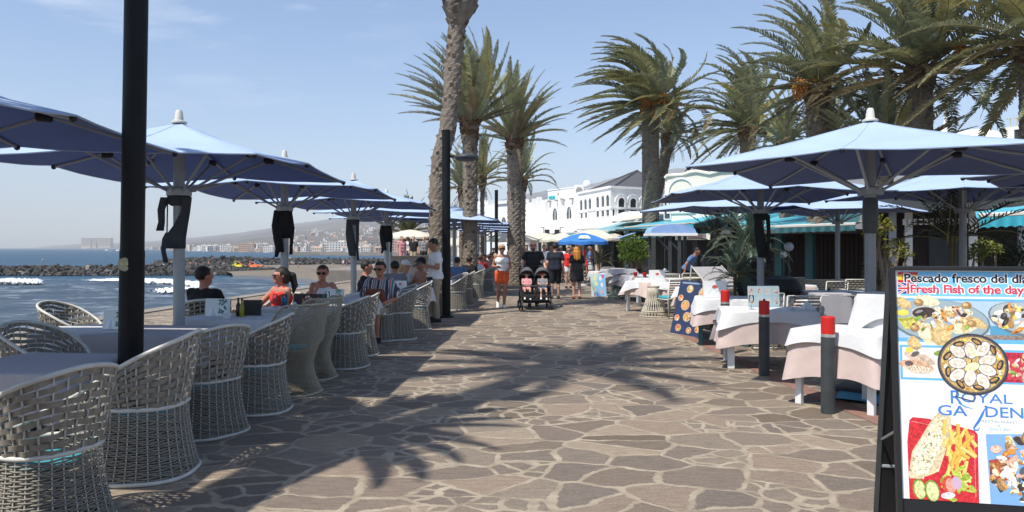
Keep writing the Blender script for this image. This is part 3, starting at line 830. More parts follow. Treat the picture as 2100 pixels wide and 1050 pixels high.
def cover(t, kind, seed, rim=2.24, r=.062, matn='cover_cloth'):
    """the parasol's own storage cover, tied to the pole below the runner"""
    rr = random.Random(seed)
    mb = MB()
    def ribbon(path, w, th=.012, face=0.0):
        rows = []
        for i, p in enumerate(path):
            p = Vector(p)
            ww = w[i] if hasattr(w, '__len__') else w
            a = face + .25 * math.sin(i * 1.3 + seed)
            d = Vector((math.cos(a), math.sin(a), 0)); nn = Vector((-d.y, d.x, 0))
            rows.append([p - d * ww / 2 - nn * th, p - d * ww / 4 - nn * th * 2.2, p + d * ww / 4 - nn * th * 1.2, p + d * ww / 2 - nn * th, p + d * ww / 2 + nn * th, p + nn * th * 2, p - d * ww / 2 + nn * th])
        mb.grid(rows, closed=True)
        n = len(rows[0]); o = len(mb.v) - n * len(rows)
        mb.f.append(tuple(o + k for k in range(n))); mb.m.append(0); mb.c.append((1, 1, 1))
        mb.f.append(tuple(o + n * (len(rows) - 1) + k for k in reversed(range(n)))); mb.m.append(0); mb.c.append((1, 1, 1))
    z = rim - .09
    mb.lathe([(r + .006, .05), (r + .05, .04), (r + .045, -.05), (r + .012, -.075)], 12, (0, 0, z), sx=1.15, sy=1.0)
    if kind == 0:
        ribbon([(-.13, -.06, z + .02), (-.16, -.09, z - .12), (-.15, -.1, z - .26), (-.17, -.1, z - .36)], [.10, .085, .07, .08])
        ribbon([(.13, -.07, z + .02), (.12, -.09, z - .15), (.07, -.1, z - .3), (0, -.1, z - .45), (-.02, -.09, z - .56)], [.10, .11, .17, .24, .26])
        ribbon([(-.05, -.1, z - .38), (-.11, -.1, z - .45), (-.13, -.1, z - .58), (-.10, -.1, z - .72)], [.10, .06, .045, .05])
        mb.tube([(-.08, -.1, z), (-.08, -.11, z - .3), (-.085, -.11, z - .52)], .008, 5)
    elif kind == 1:
        ribbon([(-.10, -.08, z + .05), (-.11, -.1, z - .2), (-.07, -.1, z - .42), (-.03, -.1, z - .62)], [.08, .12, .14, .12])
        ribbon([(.02, -.08, z + .05), (.04, -.1, z - .2), (.05, -.1, z - .4)], [.14, .20, .16])
        ribbon([(.12, -.08, z), (.16, -.09, z - .24), (.15, -.1, z - .48), (.14, -.1, z - .66)], [.07, .07, .05, .05])
        ribbon([(-.06, -.1, z - .5), (-.08, -.1, z - .62), (-.10, -.1, z - .7)], [.10, .07, .05])
    else:
        ribbon([(-.08, -.07, z + .04), (-.06, -.09, z - .25), (-.02, -.09, z - .5), (0, -.08, z - .72)], [.10, .16, .20, .14])
        ribbon([(.10, -.07, z + .02), (.11, -.09, z - .3), (.10, -.09, z - .55), (.12, -.09, z - .82)], [.07, .06, .05, .04])
    mb.build('storage_cover', M[matn], t, smooth=True)

PA = {}
pl0 = make_parasol('cafe_parasol', 'blue parasol of the sea-side row nearest the viewer, cut off by the photo edge', seed=1)
pl0.location = (-4.62, 5.35, 0); pl0.rotation_euler.z = R(-2)
def left_parasol(x, y, rz, label, kind=None, mt='cover_cloth', seed=0):
    t = dup(pl0, (x, y, 0), R(rz), label)
    if kind is not None: cover(t, kind, seed, matn=mt)
    return t
left_parasol(-3.79, 8.42, -3, 'blue parasol with grey cover hanging in two tails, behind the black lamp post', 0, 'cover_cloth', 3)
left_parasol(-3.66, 11.9, -3, 'blue parasol with black cover on its pole behind the woman in red', 1, 'cover_black', 5)
left_parasol(-3.32, 15.5, -3, 'blue parasol with grey cover beside the man in the navy shirt', 2, 'cover_cloth', 8)
left_parasol(-3.36, 19.8, -4, 'blue parasol with black cover behind the striped shirt', 1, 'cover_black', 9)
left_parasol(-3.85, 23.4, -4, 'blue parasol with bare pole just behind the one with the black cover')
left_parasol(-1.95, 25.0, -5, 'blue parasol just past the second lamp post')
left_parasol(-1.62, 29.0, -5, 'blue parasol second past the second lamp post, by the thick palm trunk')
left_parasol(-1.5, 33.0, -5, 'blue parasol third past the second lamp post')
left_parasol(-1.35, 37.5, -5, 'blue parasol fourth past the second lamp post')
left_parasol(-1.2, 42.5, -5, 'farthest blue parasol of the sea-side row')

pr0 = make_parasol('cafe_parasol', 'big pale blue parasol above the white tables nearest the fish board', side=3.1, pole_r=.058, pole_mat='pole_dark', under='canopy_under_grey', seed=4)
pr0.location = (4.02, 8.3, 0); pr0.rotation_euler.z = R(55)
mb = MB()
mb.lathe([(.066, 0), (.080, -.03), (.085, -.2), (.080, -.36), (.066, -.4)], 12, (0, 0, 2.16), sx=1.0)
mb.build('pole_wrap', M['post_grey'], pr0, smooth=40)
def right_parasol(x, y, rz, label, kind=None, seed=0, scale=None):
    t = dup(pr0, (x, y, 0), R(rz), label, scale=scale, skip=('pole_wrap',))
    if kind is not None: cover(t, kind, seed, matn='cover_black')
    return t
right_parasol(4.3, 12.8, 2, 'blue parasol with black cover on its pole behind the leaning food poster', 2, 4)
right_parasol(5.25, 17.6, 40, 'blue parasol over the feathery potted palms with black runner', 1, 6)
right_parasol(8.1, 18.4, 38, 'blue parasol behind the potted palms, half hidden by nearer parasols')
right_parasol(7.68, 12.6, 14, 'blue parasol with slim pole rising right behind the fish board')
right_parasol(7.75, 9.25, 47, 'blue parasol at the photo edge above the fish board lettering')

# small round beach parasol, cream market parasols
def round_parasol(name, label, loc, rad, rim, rise, matn, n=8, group=None, rot=0.0, valance=.12, flap=None):
    t = thing(name, label, 'parasol', loc, rot, group)
    mb = MB(); mb.tube([(0, 0, 0), (0, 0, rim + rise)], .022, 8); mb.lathe([(.25, 0), (.25, .06), (.05, .10)], 14); mb.build('pole', M['frame_white'], t, smooth=40)
    mb = MB(); rows = []
    for i in range(7):
        s = .02 + .98 * i / 6
        row = []
        for k in range(n * 4):
            a = 2 * PI * k / (n * 4); u = (k % 4) / 4; sg = 4 * u * (1 - u)
            rr = rad * s * (1 - .04 * sg * s)
            row.append((rr * math.cos(a), rr * math.sin(a), rise * (1 - s ** 1.5) - .05 * sg * s))
        rows.append(row)
    rows.append([(p[0] * 1.005, p[1] * 1.005, p[2] - valance) for p in rows[-1]])
    mb.grid(rows, closed=True)
    c = mb.build('canopy', M[matn], t, smooth=50, loc=(0, 0, rim))
    for k in range(n):
        a = 2 * PI * k / n
        mb = MB(); mb.tube([(.03 * math.cos(a), .03 * math.sin(a), rise - .03), (rad * .6 * math.cos(a), rad * .6 * math.sin(a), rise * (1 - .6 ** 1.5) - .03), (rad * .98 * math.cos(a), rad * .98 * math.sin(a), -.02)], .009, 4)
        mb.build('rib', M['rib_grey'], c)
    return t, c
t, c = round_parasol('beach_parasol', 'bright blue round beach parasol with a white printed patch behind the orange-haired woman', (*W(1196, 560, 31).xy, 0), 1.08, 1.88, .34, 'beach_blue', rot=.2)
mb = MB()
for (a0, a1, s0, s1) in ((-2.1, -1.5, .5, .82), (-.62, -.35, .78, .95)):
    rows = []
    for i in range(4):
        s = s0 + (s1 - s0) * i / 3
        rows.append([(1.08 * s * math.cos(a0 + (a1 - a0) * j / 6), 1.08 * s * math.sin(a0 + (a1 - a0) * j / 6), .34 * (1 - s ** 1.5) + .012) for j in range(7)])
    mb.grid(rows)
mb.build('printed_patch', M['white_canvas'], c)
for i, (px, Y, lab) in enumerate(((1045, 47, 'cream market parasol behind the woman in the white top'), (1110, 50, 'cream market parasol above the stroller'), (1172, 46, 'cream market parasol behind the blue beach parasol'), (1220, 41, 'cream market parasol over the plants past the blue beach parasol'), (842, 44, 'cream parasol above the grey stone wall by the sea'), (868, 47, 'cream parasol behind the first above the grey stone wall'), (925, 47, 'cream parasol just right of the second lamp post'))):
    p = W(px, 560, Y)
    if i == 0: mp0, _ = round_parasol('market_parasol', lab, (p.x, p.y, 0), 1.9, 2.12, .5, 'cream_canvas', group='cream market parasols')
    else: dup(mp0, (p.x, p.y, 0 if i < 4 or i == 6 else .45), i * .4, lab, scale=(1, 1, 1) if i < 4 else (.85, .85, .85))

# ================================================================== chairs
def tub_profile(th, back=.94, front=.54):
    # rim height round the tub: an even slope from the back (+X), dipping once more at the front
    c = .5 + .5 * math.cos(th)
    z = .66 + (back - .66) * max(0, (c - .22) / .78) ** .92
    if c < .22: z = front + (.66 - front) * (c / .22) ** .7
    return z
def super_r(th, r, e=2.7):
    return r / (abs(math.cos(th)) ** e + abs(math.sin(th)) ** e) ** (1 / e)
RING = .47
def tub_pt(th, z, dr=0.0):
    if z <= RING:
        u = z / RING
        r = .335 - .075 * math.sin(u * PI / 2) ** .9
    else:
        u = (z - RING) / .46
        r = .26 + .075 * u ** .85
    rr = super_r(th, r, 2.6) + dr
    return Vector((rr * math.cos(th), rr * math.sin(th), z))
def make_tub_chair(label):
    t = thing('wicker_chair', label, 'chair', group='white wicker tub chairs')
    NR = 30
    # frame: base ring, seat ring, sloping rim
    mb = MB()
    N = 64
    mb.tube([tub_pt(2 * PI * k / N, .014) for k in range(N)], .014, 8, closed=True); mb.build('base_ring', M['frame_white'], t, smooth=True)
    mb = MB(); mb.tube([tub_pt(2 * PI * k / N, RING, .004) for k in range(N)], .0145, 8, closed=True); mb.build('seat_ring', M['frame_white'], t, smooth=True)
    mb = MB(); mb.tube([tub_pt(2 * PI * k / N, tub_profile(2 * PI * k / N), .002) + Vector((0, 0, .004)) for k in range(N)], .0155, 8, closed=True)
    mb.build('rim', M['frame_white'], t, smooth=True)
    mb = MB()
    for k in range(NR):
        th = 2 * PI * (k + .5) / NR
        zt = tub_profile(th)
        for d in (-.014, .014) if False else (0,):
            path = [tub_pt(th, z) for z in (.02, .12, .24, .36, RING)]
            if zt > RING + .04: path += [tub_pt(th, RING + (zt - RING) * u) for u in (.3, .65, 1)]
            mb.tube(path, [.0048 if q_.z < RING - .01 else .0062 for q_ in path], 5)
    mb.build('upright', M['frame_white'], t, smooth=True)['kind'] = 'stuff'
    # broad straps woven round the back
    mb = MB(); rows = 10
    per = 6
    for i in range(rows):
        seg = []
        u0 = (i + .5) / rows
        for k in range(NR * per + 1):
            th = -PI + 2 * PI * k / (NR * per)
            zt = tub_profile(th)
            gap = zt - RING
            if gap / rows < .017:
                if len(seg) > 3: seg_out(mb, seg)
                seg = []
                continue
            z = RING + gap * (u0 + .02 * math.sin(5 * th + i))
            ph = (k / per - .5) * PI + i * PI
            dr = .0105 * math.cos(ph) * (1 if True else 0)
            hh = min(.0165, gap / rows * .41)
            seg.append((th, z, dr, hh))
        if len(seg) > 3: seg_out(mb, seg)
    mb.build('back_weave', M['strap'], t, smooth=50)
    # thin strands woven round the skirt
    mb = MB(); rows = 33; per = 3
    for i in range(rows):
        z = .028 + (RING - .05) * (i + .5) / rows
        pts = []
        n = NR * per
        for k in range(n):
            th = -PI + 2 * PI * k / n
            ph = (k / per - .5) * PI + i * PI
            p = tub_pt(th, z + .0025 * math.sin(7 * th + i * 1.7), .0062 * math.cos(ph))
            pts.append(p)
        vs = []; fs = []
        for p in pts:
            d = Vector((p.x, p.y, 0)).normalized()
            vs += [p + Vector((0, 0, .0056)), p + d * .0045, p - Vector((0, 0, .0056)), p - d * .0045]
        for k in range(n):
            l = (k + 1) % n
            for q in range(4):
                w = (q + 1) % 4
                fs.append((k * 4 + q, k * 4 + w, l * 4 + w, l * 4 + q))
        mb.add(vs, fs)
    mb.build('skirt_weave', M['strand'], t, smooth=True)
    mb = MB(); mb.lathe([(0, .32), (.235, .32), (.245, .34), (.235, .36), (0, .365)], 28); mb.build('seat', M['strap'], t, smooth=40)
    mb = MB(); mb.lathe([(0, .366), (.17, .366), (.192, .378), (.195, .392), (.18, .405), (.10, .41), (0, .411)], 28); mb.build('cushion', M['teal_cushion'], t, smooth=True)
    return t
def seg_out(mb, seg):
    vs = []; fs = []
    for th, z, dr, hh in seg:
        for dz, o in ((hh, .0025), (hh, -.0025), (-hh, -.0025), (-hh, .0025)):
            vs.append(tub_pt(th, z + dz, dr + o))
    for k in range(len(seg) - 1):
        for q in range(4):
            w = (q + 1) % 4
            fs.append((k * 4 + q, k * 4 + w, k * 4 + 4 + w, k * 4 + 4 + q))
    mb.add(vs, fs)

def make_lace_chair(label):
    t = thing('woven_chair', label, 'chair', group='sand-coloured woven chairs')
    def rp(u):  # hourglass shell
        z = u * .90
        r = .285 - .085 * math.sin(min(1, u / .62) * PI) * 1.0 + .06 * max(0, (u - .5) / .5) ** 1.1
        return z, r
    rr = random.Random(3)
    n = 66; m = 46
    vs = []
    grid = []
    for i in range(m + 1):
        row = []
        for k in range(n):
            th = 2 * PI * (k + (.5 if i % 2 else 0) + rr.uniform(-.2, .2) * (0 < i < m)) / n
            c = .5 + .5 * math.cos(th)
            topz = .56 + .36 * (lambda s: s * s * (3 - 2 * s))(max(0, min(1, (c - .1) / .6)))
            u = i / m
            z, r = rp(u * topz / .90)
            row.append(len(vs)); vs.append(Vector((super_r(th, r, 2.3) * math.cos(th), super_r(th, r, 2.3) * math.sin(th), z + .012 + rr.uniform(-.003, .003))))
        grid.append(row)
    fs = []
    for i in range(m):
        for k in range(n):
            l = (k + 1) % n
            a, b, c, d = grid[i][k], grid[i][l], grid[i + 1][l], grid[i + 1][k]
            fs += ([(a, b, d), (b, c, d)] if i % 2 == 0 else [(a, b, c), (a, c, d)])
    mb = MB(); mb.add(vs, fs)
    o = mb.build('shell', M['lace'], t)
    w = o.modifiers.new('wire', 'WIREFRAME'); w.thickness = .0072; w.use_even_offset = False; w.use_replace = True
    for q in (-1, 0):
        mb = MB(); mb.tube([vs[i] for i in grid[q]], .0115, 6, closed=True); mb.build('edging', M['lace'], t, smooth=True)
    mb = MB(); mb.lathe([(0, .44), (.19, .44), (.2, .45), (.19, .46), (0, .462)], 24); mb.build('seat', M['lace'], t)
    mb = MB(); mb.lathe([(0, .463), (.15, .463), (.165, .475), (.155, .49), (0, .495)], 24); mb.build('cushion', M['teal_cushion'], t, smooth=True)
    return t

tub = make_tub_chair('white wicker tub chair filling the lower left corner, sunlit, teal cushion showing')
tub.location = (-2.66, 4.22, 0); tub.rotation_euler.z = R(-22)
TC = [
 (-2.62, 5.27, 6, 1.06, 'white wicker tub chair right in front of the black lamp post'),
 (-2.66, 6.42, -32, 1.0, 'white wicker tub chair third from the photo corner, back turned to the viewer'),
 (-2.52, 7.3, 4, 1.0, 'white wicker tub chair beside the two sand-coloured woven chairs'),
 (-2.27, 9.97, -8, 1.0, 'white wicker tub chair just past the sand-coloured woven chairs'),
 (-2.33, 11.1, 4, .98, 'white wicker tub chair between two others past the woven chairs'),
 (-2.28, 12.85, 72, .98, 'white wicker tub chair under the striped-shirted diner'),
 (-2.02, 13.0, 22, 1.0, 'white wicker tub chair with its side to the viewer, left of the waiter'),
 (-1.92, 14.6, 12, 1.0, 'half sunlit white wicker tub chair at the waiter’s knees'),
 (-1.49, 19.1, 28, 1.0, 'white wicker tub chair right of the second lamp post'),
 (-1.38, 20.6, 5, 1.0, 'white wicker tub chair second past the second lamp post'),
 (-1.18, 23.0, -6, 1.0, 'white wicker tub chair third past the second lamp post, near the woman in orange shorts'),
 (-1.25, 24.6, 0, 1.0, 'white wicker tub chair fourth past the second lamp post'),
 (-.95, 26.6, 10, 1.0, 'white wicker tub chair fifth past the second lamp post'),
 (-.9, 28.4, -4, 1.0, 'white wicker tub chair sixth past the second lamp post'),
 (-.78, 30.6, 5, 1.0, 'white wicker tub chair seventh past the second lamp post'),
 (-.6, 33.0, 0, 1.0, 'white wicker tub chair eighth past the second lamp post'),
 (-.45, 35.6, 0, 1.0, 'farthest white wicker tub chair of the sea-side row'),
 # seaward side of the tables
 (-4.05, 6.45, 168, 1.0, 'shaded wicker tub chair on the sea side of the grey-clothed table in the lower left'),
 (-5.35, 9.0, 176, 1.0, 'shaded wicker tub chair beside the menu stand, against the sea'),
 (-4.0, 9.62, -70, 1.0, 'white wicker tub chair the man in the black shirt sits in'),
 (-3.36, 10.75, 60, .98, 'wicker tub chair under the woman in the red top'),
 (-3.10, 12.15, 95, .98, 'wicker tub chair under the woman in the white top with sunglasses'),
]
for x, y, rz, s, lab in TC:
    dup(tub, (x, y, 0), R(rz), lab, scale=s)
lace = make_lace_chair('sand-coloured woven chair nearer of the pair, hourglass shaped')
lace.location = (-2.42, 8.18, 0); lace.rotation_euler.z = R(-14); lace.scale = (1.06,) * 3
dup(lace, (-2.47, 9.12, 0), R(-8), 'sand-coloured woven chair farther of the pair, hourglass shaped', scale=1.06)

# right-hand chairs: square frame with strap lattice
def make_lattice_chair(label):
    t = thing('lattice_chair', label, 'chair', group='white frame strap chairs')
    mb = MB()
    for s in (-1, 1):
        mb.tube([(.25 * s, -.24, 0), (.25 * s, -.24, .62), (.25 * s, -.20, .65), (.25 * s, .22, .65)], .013, 6)
        mb.tube([(.25 * s, .26, 0), (.25 * s, .24, .42), (.25 * s, .30, .88)], .013, 6)
        mb.tube([(.25 * s, -.24, .42), (.25 * s, .24, .42)], .012, 6)
    mb.tube([(-.25, .30, .88), (.25, .30, .88)], .013, 6); mb.tube([(-.25, .25, .02), (.25, .25, .02)], .012, 6); mb.tube([(-.25, -.24, .42), (.25, -.24, .42)], .012, 6); mb.tube([(-.25, .245, .44), (.25, .245, .44)], .012, 6)
    mb.build('frame', M['frame_white'], t, smooth=True)
    mb = MB()
    for i in range(8):
        z = .48 + i * .052; y = .245 + (z - .42) / .46 * .055
        rows = []
        for k in range(21):
            x = -.25 + .5 * k / 20; o = .008 * math.sin(k * PI / 2 + i * PI)
            rows.append([(x, y + o - .002, z - .015), (x, y + o - .002, z + .015), (x, y + o + .002, z + .015), (x, y + o + .002, z - .015)])
        mb.grid(rows, closed=True)
    for i in range(7):
        z = .06 + i * .052
        mb.box((0, .25, z), (.48, .006, .026))
    mb.build('strap_back', M['strap'], t)
    mb = MB(); mb.rbox((0, 0, .46), (.46, .46, .07), .025); mb.build('cushion', M['teal_cushion'], t, smooth=40)
    return t
def at_ground(px, Y): return ((px - 1050) / F * Y, Y, 0)
lat = make_lattice_chair('white strap chair standing by the cane pedestal, left of the leaning food poster')
lat.location = at_ground(1378, 17.0); lat.rotation_euler.z = R(200)
for px, Y, rz, lab in ((1372, 20.5, 175, 'white strap chair behind the cane pedestal table'), (1410, 21, 185, 'white strap chair right of the one behind the cane pedestal table'), (1560, 11.9, 185, 'shaded strap chair behind the bollard in the middle'), (1632, 11.3, 182, 'shaded strap chair with teal cushion beside the grey chair cover'),
                       (1745, 17.0, 180, 'white strap chair with teal cushion behind the long white table'), (1240, 27.5, 200, 'white strap chair by the light blue poster'), (1268, 26, 170, 'white strap chair behind the grey cloth table')):
    dup(lat, at_ground(px, Y), R(rz), lab)

# ================================================================== tables and cloths
def super_pt(th, h, e=9):
    c, s = math.cos(th), math.sin(th)
    r = h / (abs(c) ** e + abs(s) ** e) ** (1 / e)
    return r * c, r * s
def cloth(name, label, matn, loc, rot, hx, hy, z, drop, fold=.036, nf=14, seed=1, corner=.1, flare=.10, group=None, th=.006, wind=0.0):
    r = random.Random(seed)
    mb = MB(); n = 112
    ph = [r.uniform(0, 6.28) for _ in range(4)]
    rings = []
    for i in range(6):
        u = i / 5 * .985
        rings.append([(super_pt(2 * PI * k / n, 1)[0] * hx * u, super_pt(2 * PI * k / n, 1)[1] * hy * u, z + .0015 * mnoise.noise((k, i, seed))) for k in range(n)])
    m = 9
    for i in range(m + 1):
        u = i / m
        ring = []
        for k in range(n):
            a = 2 * PI * k / n
            x, y = super_pt(a, 1)
            cn = (abs(x * y)) ** 3
            amp = fold * u ** 1.1 * (.55 + .45 * math.sin(3 * a + ph[1]))
            w = amp * (math.sin(nf * a + ph[0]) + .45 * math.sin(nf * 1.7 * a + ph[2]))
            dd = drop + corner * cn + .02 * math.sin(2 * a + ph[3]) 
            out = w + flare * u * (.35 + 1.1 * cn) + .012
            L_ = math.hypot(x * hx, y * hy)
            ring.append((x * hx * (1 + out / L_) + wind * u * u * .1, y * hy * (1 + out / L_), z - .006 - dd * u))
        rings.append(ring)
    top = [[(p[0], p[1], p[2] + th) for p in rg] for rg in rings]
    mb.grid(top[1:], closed=True)
    mb.add([(0, 0, z + th)] + top[1], [(0, 1 + k, 1 + (k + 1) % n) for k in range(n)])
    o = mb.build(name, M[matn], smooth=60, loc=loc, rot=rot)
    return setp(o, label, 'tablecloth', group)
def make_table(label, hx, hy, h=.75, legm='white_paint', inset=.06):
    t = thing('restaurant_table', label, 'table', group='restaurant tables')
    mb = MB(); mb.rbox((0, 0, h - .02), (hx * 2, hy * 2, .04), .008); mb.build('tabletop', M[legm], t)
    mb = MB()
    mb.box((0, 0, h - .075), (hx * 2 - .1, hy * 2 - .1, .07)); mb.build('apron', M[legm], t)
    for sx in (-1, 1):
        for sy in (-1, 1):
            mb = MB(); mb.rbox((sx * (hx - inset), sy * (hy - inset), (h - .04) / 2), (.065, .065, h - .04), .006); mb.build('leg', M[legm], t)
    return t
sq = make_table('square white table under pink cloth behind the nearest bollard', .42, .42)
sq.location = (3.46, 7.57, 0); sq.rotation_euler.z = R(-48)
cloth('pink_tablecloth', 'beige pink cloth hanging low on the table behind the nearest bollard', 'cloth_pink', sq.location, R(-48), .435, .435, .752, .43, seed=2, nf=13, fold=.042, group='pink under-cloths')
cloth('white_tablecloth', 'bright white overcloth on the table behind the nearest bollard', 'cloth_white', sq.location, R(-48), .447, .447, .764, .10, seed=3, nf=9, fold=.014, corner=.14, flare=.07, group='white overcloths')
wide = make_table('dark legged sea-side table', .42, .42, legm='post_grey')
wide.location = (-3.45, 5.42, 0); wide.rotation_euler.z = R(-6); wide['label'] = 'sea-side table nearest the viewer, under the plain grey cloth'
cloth('grey_tablecloth', 'plain grey cloth on the sea-side table in the lower left', 'cloth_grey', wide.location, R(-6), .47, .47, .757, .28, seed=4, group='grey cloths on the sea-side tables')
LT = [ # x, y, rz, sx, cloth material, labels
 (-3.82, 7.55, -5, 1.9, 'cloth_grey', 'long sea-side table behind the black lamp post', 'grey cloth on the long table behind the black lamp post'),
 (-3.40, 9.0, -5, 1.15, 'cloth_white', 'sea-side table with the oil and vinegar bottles', 'white cloth under the oil and vinegar bottles'),
 (-2.98, 10.6, -5, 1.1, 'cloth_white', 'table the woman in red leans on', 'white cloth on the table of the woman in red'),
 (-2.72, 12.15, -5, 1.0, 'cloth_white', 'table in front of the woman in white', 'white cloth on the table of the woman in white'),
 (-2.5, 13.6, -5, 1.0, 'cloth_white', 'table by the striped-shirted diner', 'white cloth by the striped-shirted diner'),
 (-2.25, 15.3, -5, 1.2, 'cloth_white', 'table the waiter is serving', 'white cloth on the table the waiter serves'),
 (-2.1, 19.4, -5, 1.3, 'cloth_white', 'sea-side table first past the second lamp post', 'white cloth first past the second lamp post'),
 (-1.95, 22.2, -5, 1.3, 'cloth_white', 'sea-side table second past the second lamp post', 'white cloth second past the second lamp post'),
 (-1.75, 25.2, -5, 1.3, 'cloth_white', 'sea-side table third past the second lamp post', 'white cloth third past the second lamp post'),
 (-1.55, 28.6, -5, 1.3, 'cloth_white', 'sea-side table fourth past the second lamp post', 'white cloth fourth past the second lamp post'),
 (-1.35, 32.6, -5, 1.3, 'cloth_white', 'sea-side table fifth past the second lamp post', 'white cloth fifth past the second lamp post'),
]
for i, (x, y, rz, sx, cm, l1, l2) in enumerate(LT):
    dup(wide, (x, y, 0), R(rz), l1, scale=(sx, 1, 1))
    cloth('tablecloth', l2, cm, (x, y, 0), R(rz), .46 * sx, .46, .757, .24, seed=20 + i, group='cloths on the sea-side tables', corner=.12)
# crumpled napkin cloth left on the long table
cloth('white_tablecloth', 'rumpled white overcloth on the long table beside the menu stand', 'cloth_white', (-4.28, 7.55, 0), R(38), .40, .40, .775, .09, seed=61, fold=.03, corner=.12)
RT = [ # px, Y, rz, h-scale, pinks etc
 (1571, 10.05, -12, 1.35, 'table in parasol shade behind the middle bollard', 'mauve-grey under-cloth in shade behind the middle bollard', 'shaded white overcloth behind the middle bollard', 'white_paint', .42),
 (1482, 12.4, -14, 1.0, 'teal-legged table beside the leaning food poster', 'pink under-cloth beside the leaning food poster', 'bright white overcloth beside the leaning food poster', 'teal_paint', .36),
 (1330, 18.6, 30, 1.0, 'table with draped cloth corner above the cane pedestal', 'pink under-cloth above the cane pedestal', 'white overcloth with one long corner above the cane pedestal', 'white_paint', .30),
 (1352, 20.2, 10, 1.2, 'table behind the cane pedestal table', 'pink under-cloth behind the cane pedestal table', 'white overcloth behind the cane pedestal table', 'white_paint', .30),
 (1298, 22.9, 12, 1.0, 'white-legged table farthest along the pink-clothed row', 'pink under-cloth farthest along the row', 'white overcloth farthest along the row', 'white_paint', .30),
 (1322, 22.0, 12, 1.0, 'table with red pots next to the farthest pink-clothed one', 'pink under-cloth beside the farthest table', 'white overcloth beside the farthest table', 'white_paint', .30),
 (1252, 26.2, 5, 1.5, 'table with grey cloth behind the light blue poster', 'pink under-cloth behind the light blue poster', 'rumpled white overcloth behind the light blue poster', 'white_paint', .30),
]
for i, (px, Y, rz, sx, l1, l2, l3, legm, dr) in enumerate(RT):
    p = at_ground(px, Y)
    t = dup(sq, p, R(rz), l1, scale=(sx, 1, 1))
    if legm != 'white_paint':
        for k in KIDS[t.name]: reskin(k, M[legm])
    cloth('pink_tablecloth', l2, 'cloth_pink', p, R(rz), .435 * sx, .435, .752, dr, seed=40 + i, group='pink under-cloths', nf=12, flare=.14, fold=.045)
    cloth('white_tablecloth', l3, 'cloth_white', p, R(rz + (0 if i < 2 else 25)), .447 * sx, .447, .764, .15, seed=50 + i, group='white overcloths', corner=.16, nf=9)
for i, (px, Y, rz, sx) in enumerate(((1448, 15.6, 8, 1.1), (1520, 17.6, -6, 1.3), (1402, 17.8, 14, 1.0), (1664, 12.4, 0, 1.0), (1610, 16.6, 5, 1.2))):
    p = at_ground(px, Y)
    WH = ('beside the slanted menu desk', 'in front of the potted palms', 'behind the strap chair by the cane pedestal', 'behind the grey chair cover', 'in front of the red-brown boards')[i]
    dup(sq, p, R(rz), 'restaurant table ' + WH, scale=(sx, 1, 1))
    cloth('pink_tablecloth', 'pink under-cloth ' + WH, 'cloth_pink', p, R(rz), .435 * sx, .435, .752, .34, seed=140 + i, group='pink under-cloths', nf=12, flare=.14)
    cloth('white_tablecloth', 'white overcloth ' + WH, 'cloth_white', p, R(rz + 18), .447 * sx, .447, .764, .15, seed=150 + i, group='white overcloths', corner=.18, nf=9)
for px, Y, rz, lab in ((1425, 14.9, 170, 'strap chair in front of the slanted menu desk'), (1500, 16.2, 20, 'strap chair before the potted palms'), (1590, 18.5, 185, 'strap chair before the red-brown boards'), (1700, 16.0, 190, 'strap chair left of the long sunlit table')):
    dup(lat, at_ground(px, Y), R(rz), lab)
# long white table in the sun, white side station, grey chair cover
p = at_ground(1752, 14.0)
dup(sq, p, R(0), 'long sunlit white table behind the near tables', scale=(2.0, 1.1, 1))
cloth('pink_tablecloth', 'pink under-cloth of the long sunlit table', 'cloth_pink', p, 0, .87, .48, .752, .42, seed=71, group='pink under-cloths')
cloth('white_tablecloth', 'broad white overcloth of the long sunlit table', 'cloth_white', p, 0, .90, .50, .764, .22, seed=72, corner=.2, group='white overcloths')
st = make_table('tall service table under a long white cloth beside the fish board', .30, .26, 1.10)
st.location = (4.02, 7.75, 0); st.rotation_euler.z = R(-40)
cloth('white_tablecloth', 'long white cloth reaching low on the tall service table by the fish board', 'cloth_white', st.location, R(-40), .315, .275, 1.103, .70, seed=73, fold=.035, nf=9, corner=.10, flare=.10, group='white overcloths')
cloth('white_tablecloth', 'short white top cloth on the tall service table by the fish board', 'cloth_white', st.location, R(-36), .33, .29, 1.115, .24, seed=74, fold=.03, nf=7, corner=.34, flare=.10, group='white overcloths')
cv = dup(lat, at_ground(1702, 11.4), R(180), 'strap chair under the dark grey cover')
cloth('grey_chair_cover', 'dark grey cloth thrown over a chair right of the middle bollard', 'cloth_grey', at_ground(1702, 11.25), 0, .27, .15, .905, .42, seed=75, fold=.012, nf=8, corner=.05, flare=.04)['category'] = 'chair cover'
bpy.data.objects[-1] if False else None
# blue cloth on the ground under the near table
mb = MB()
rows = []
for i in range(9):
    row = []
    for k in range(13):
        x = -.5 + k / 12; y = -.32 + .64 * i / 8
        row.append((x, y, .012 + .05 * max(0, mnoise.noise((x * 4, y * 4, 2)))))
    rows.append(row)
mb.grid(rows)
M['blue_sheet'] = mat('blue_sheet', (.10, .42, .62), .7)
setp(mb.build('ground_sheet', M['blue_sheet'], smooth=True, loc=(3.95, 7.75, .0), rot=R(-30)), 'light blue sheet lying on the ground under the near white table', 'sheet')

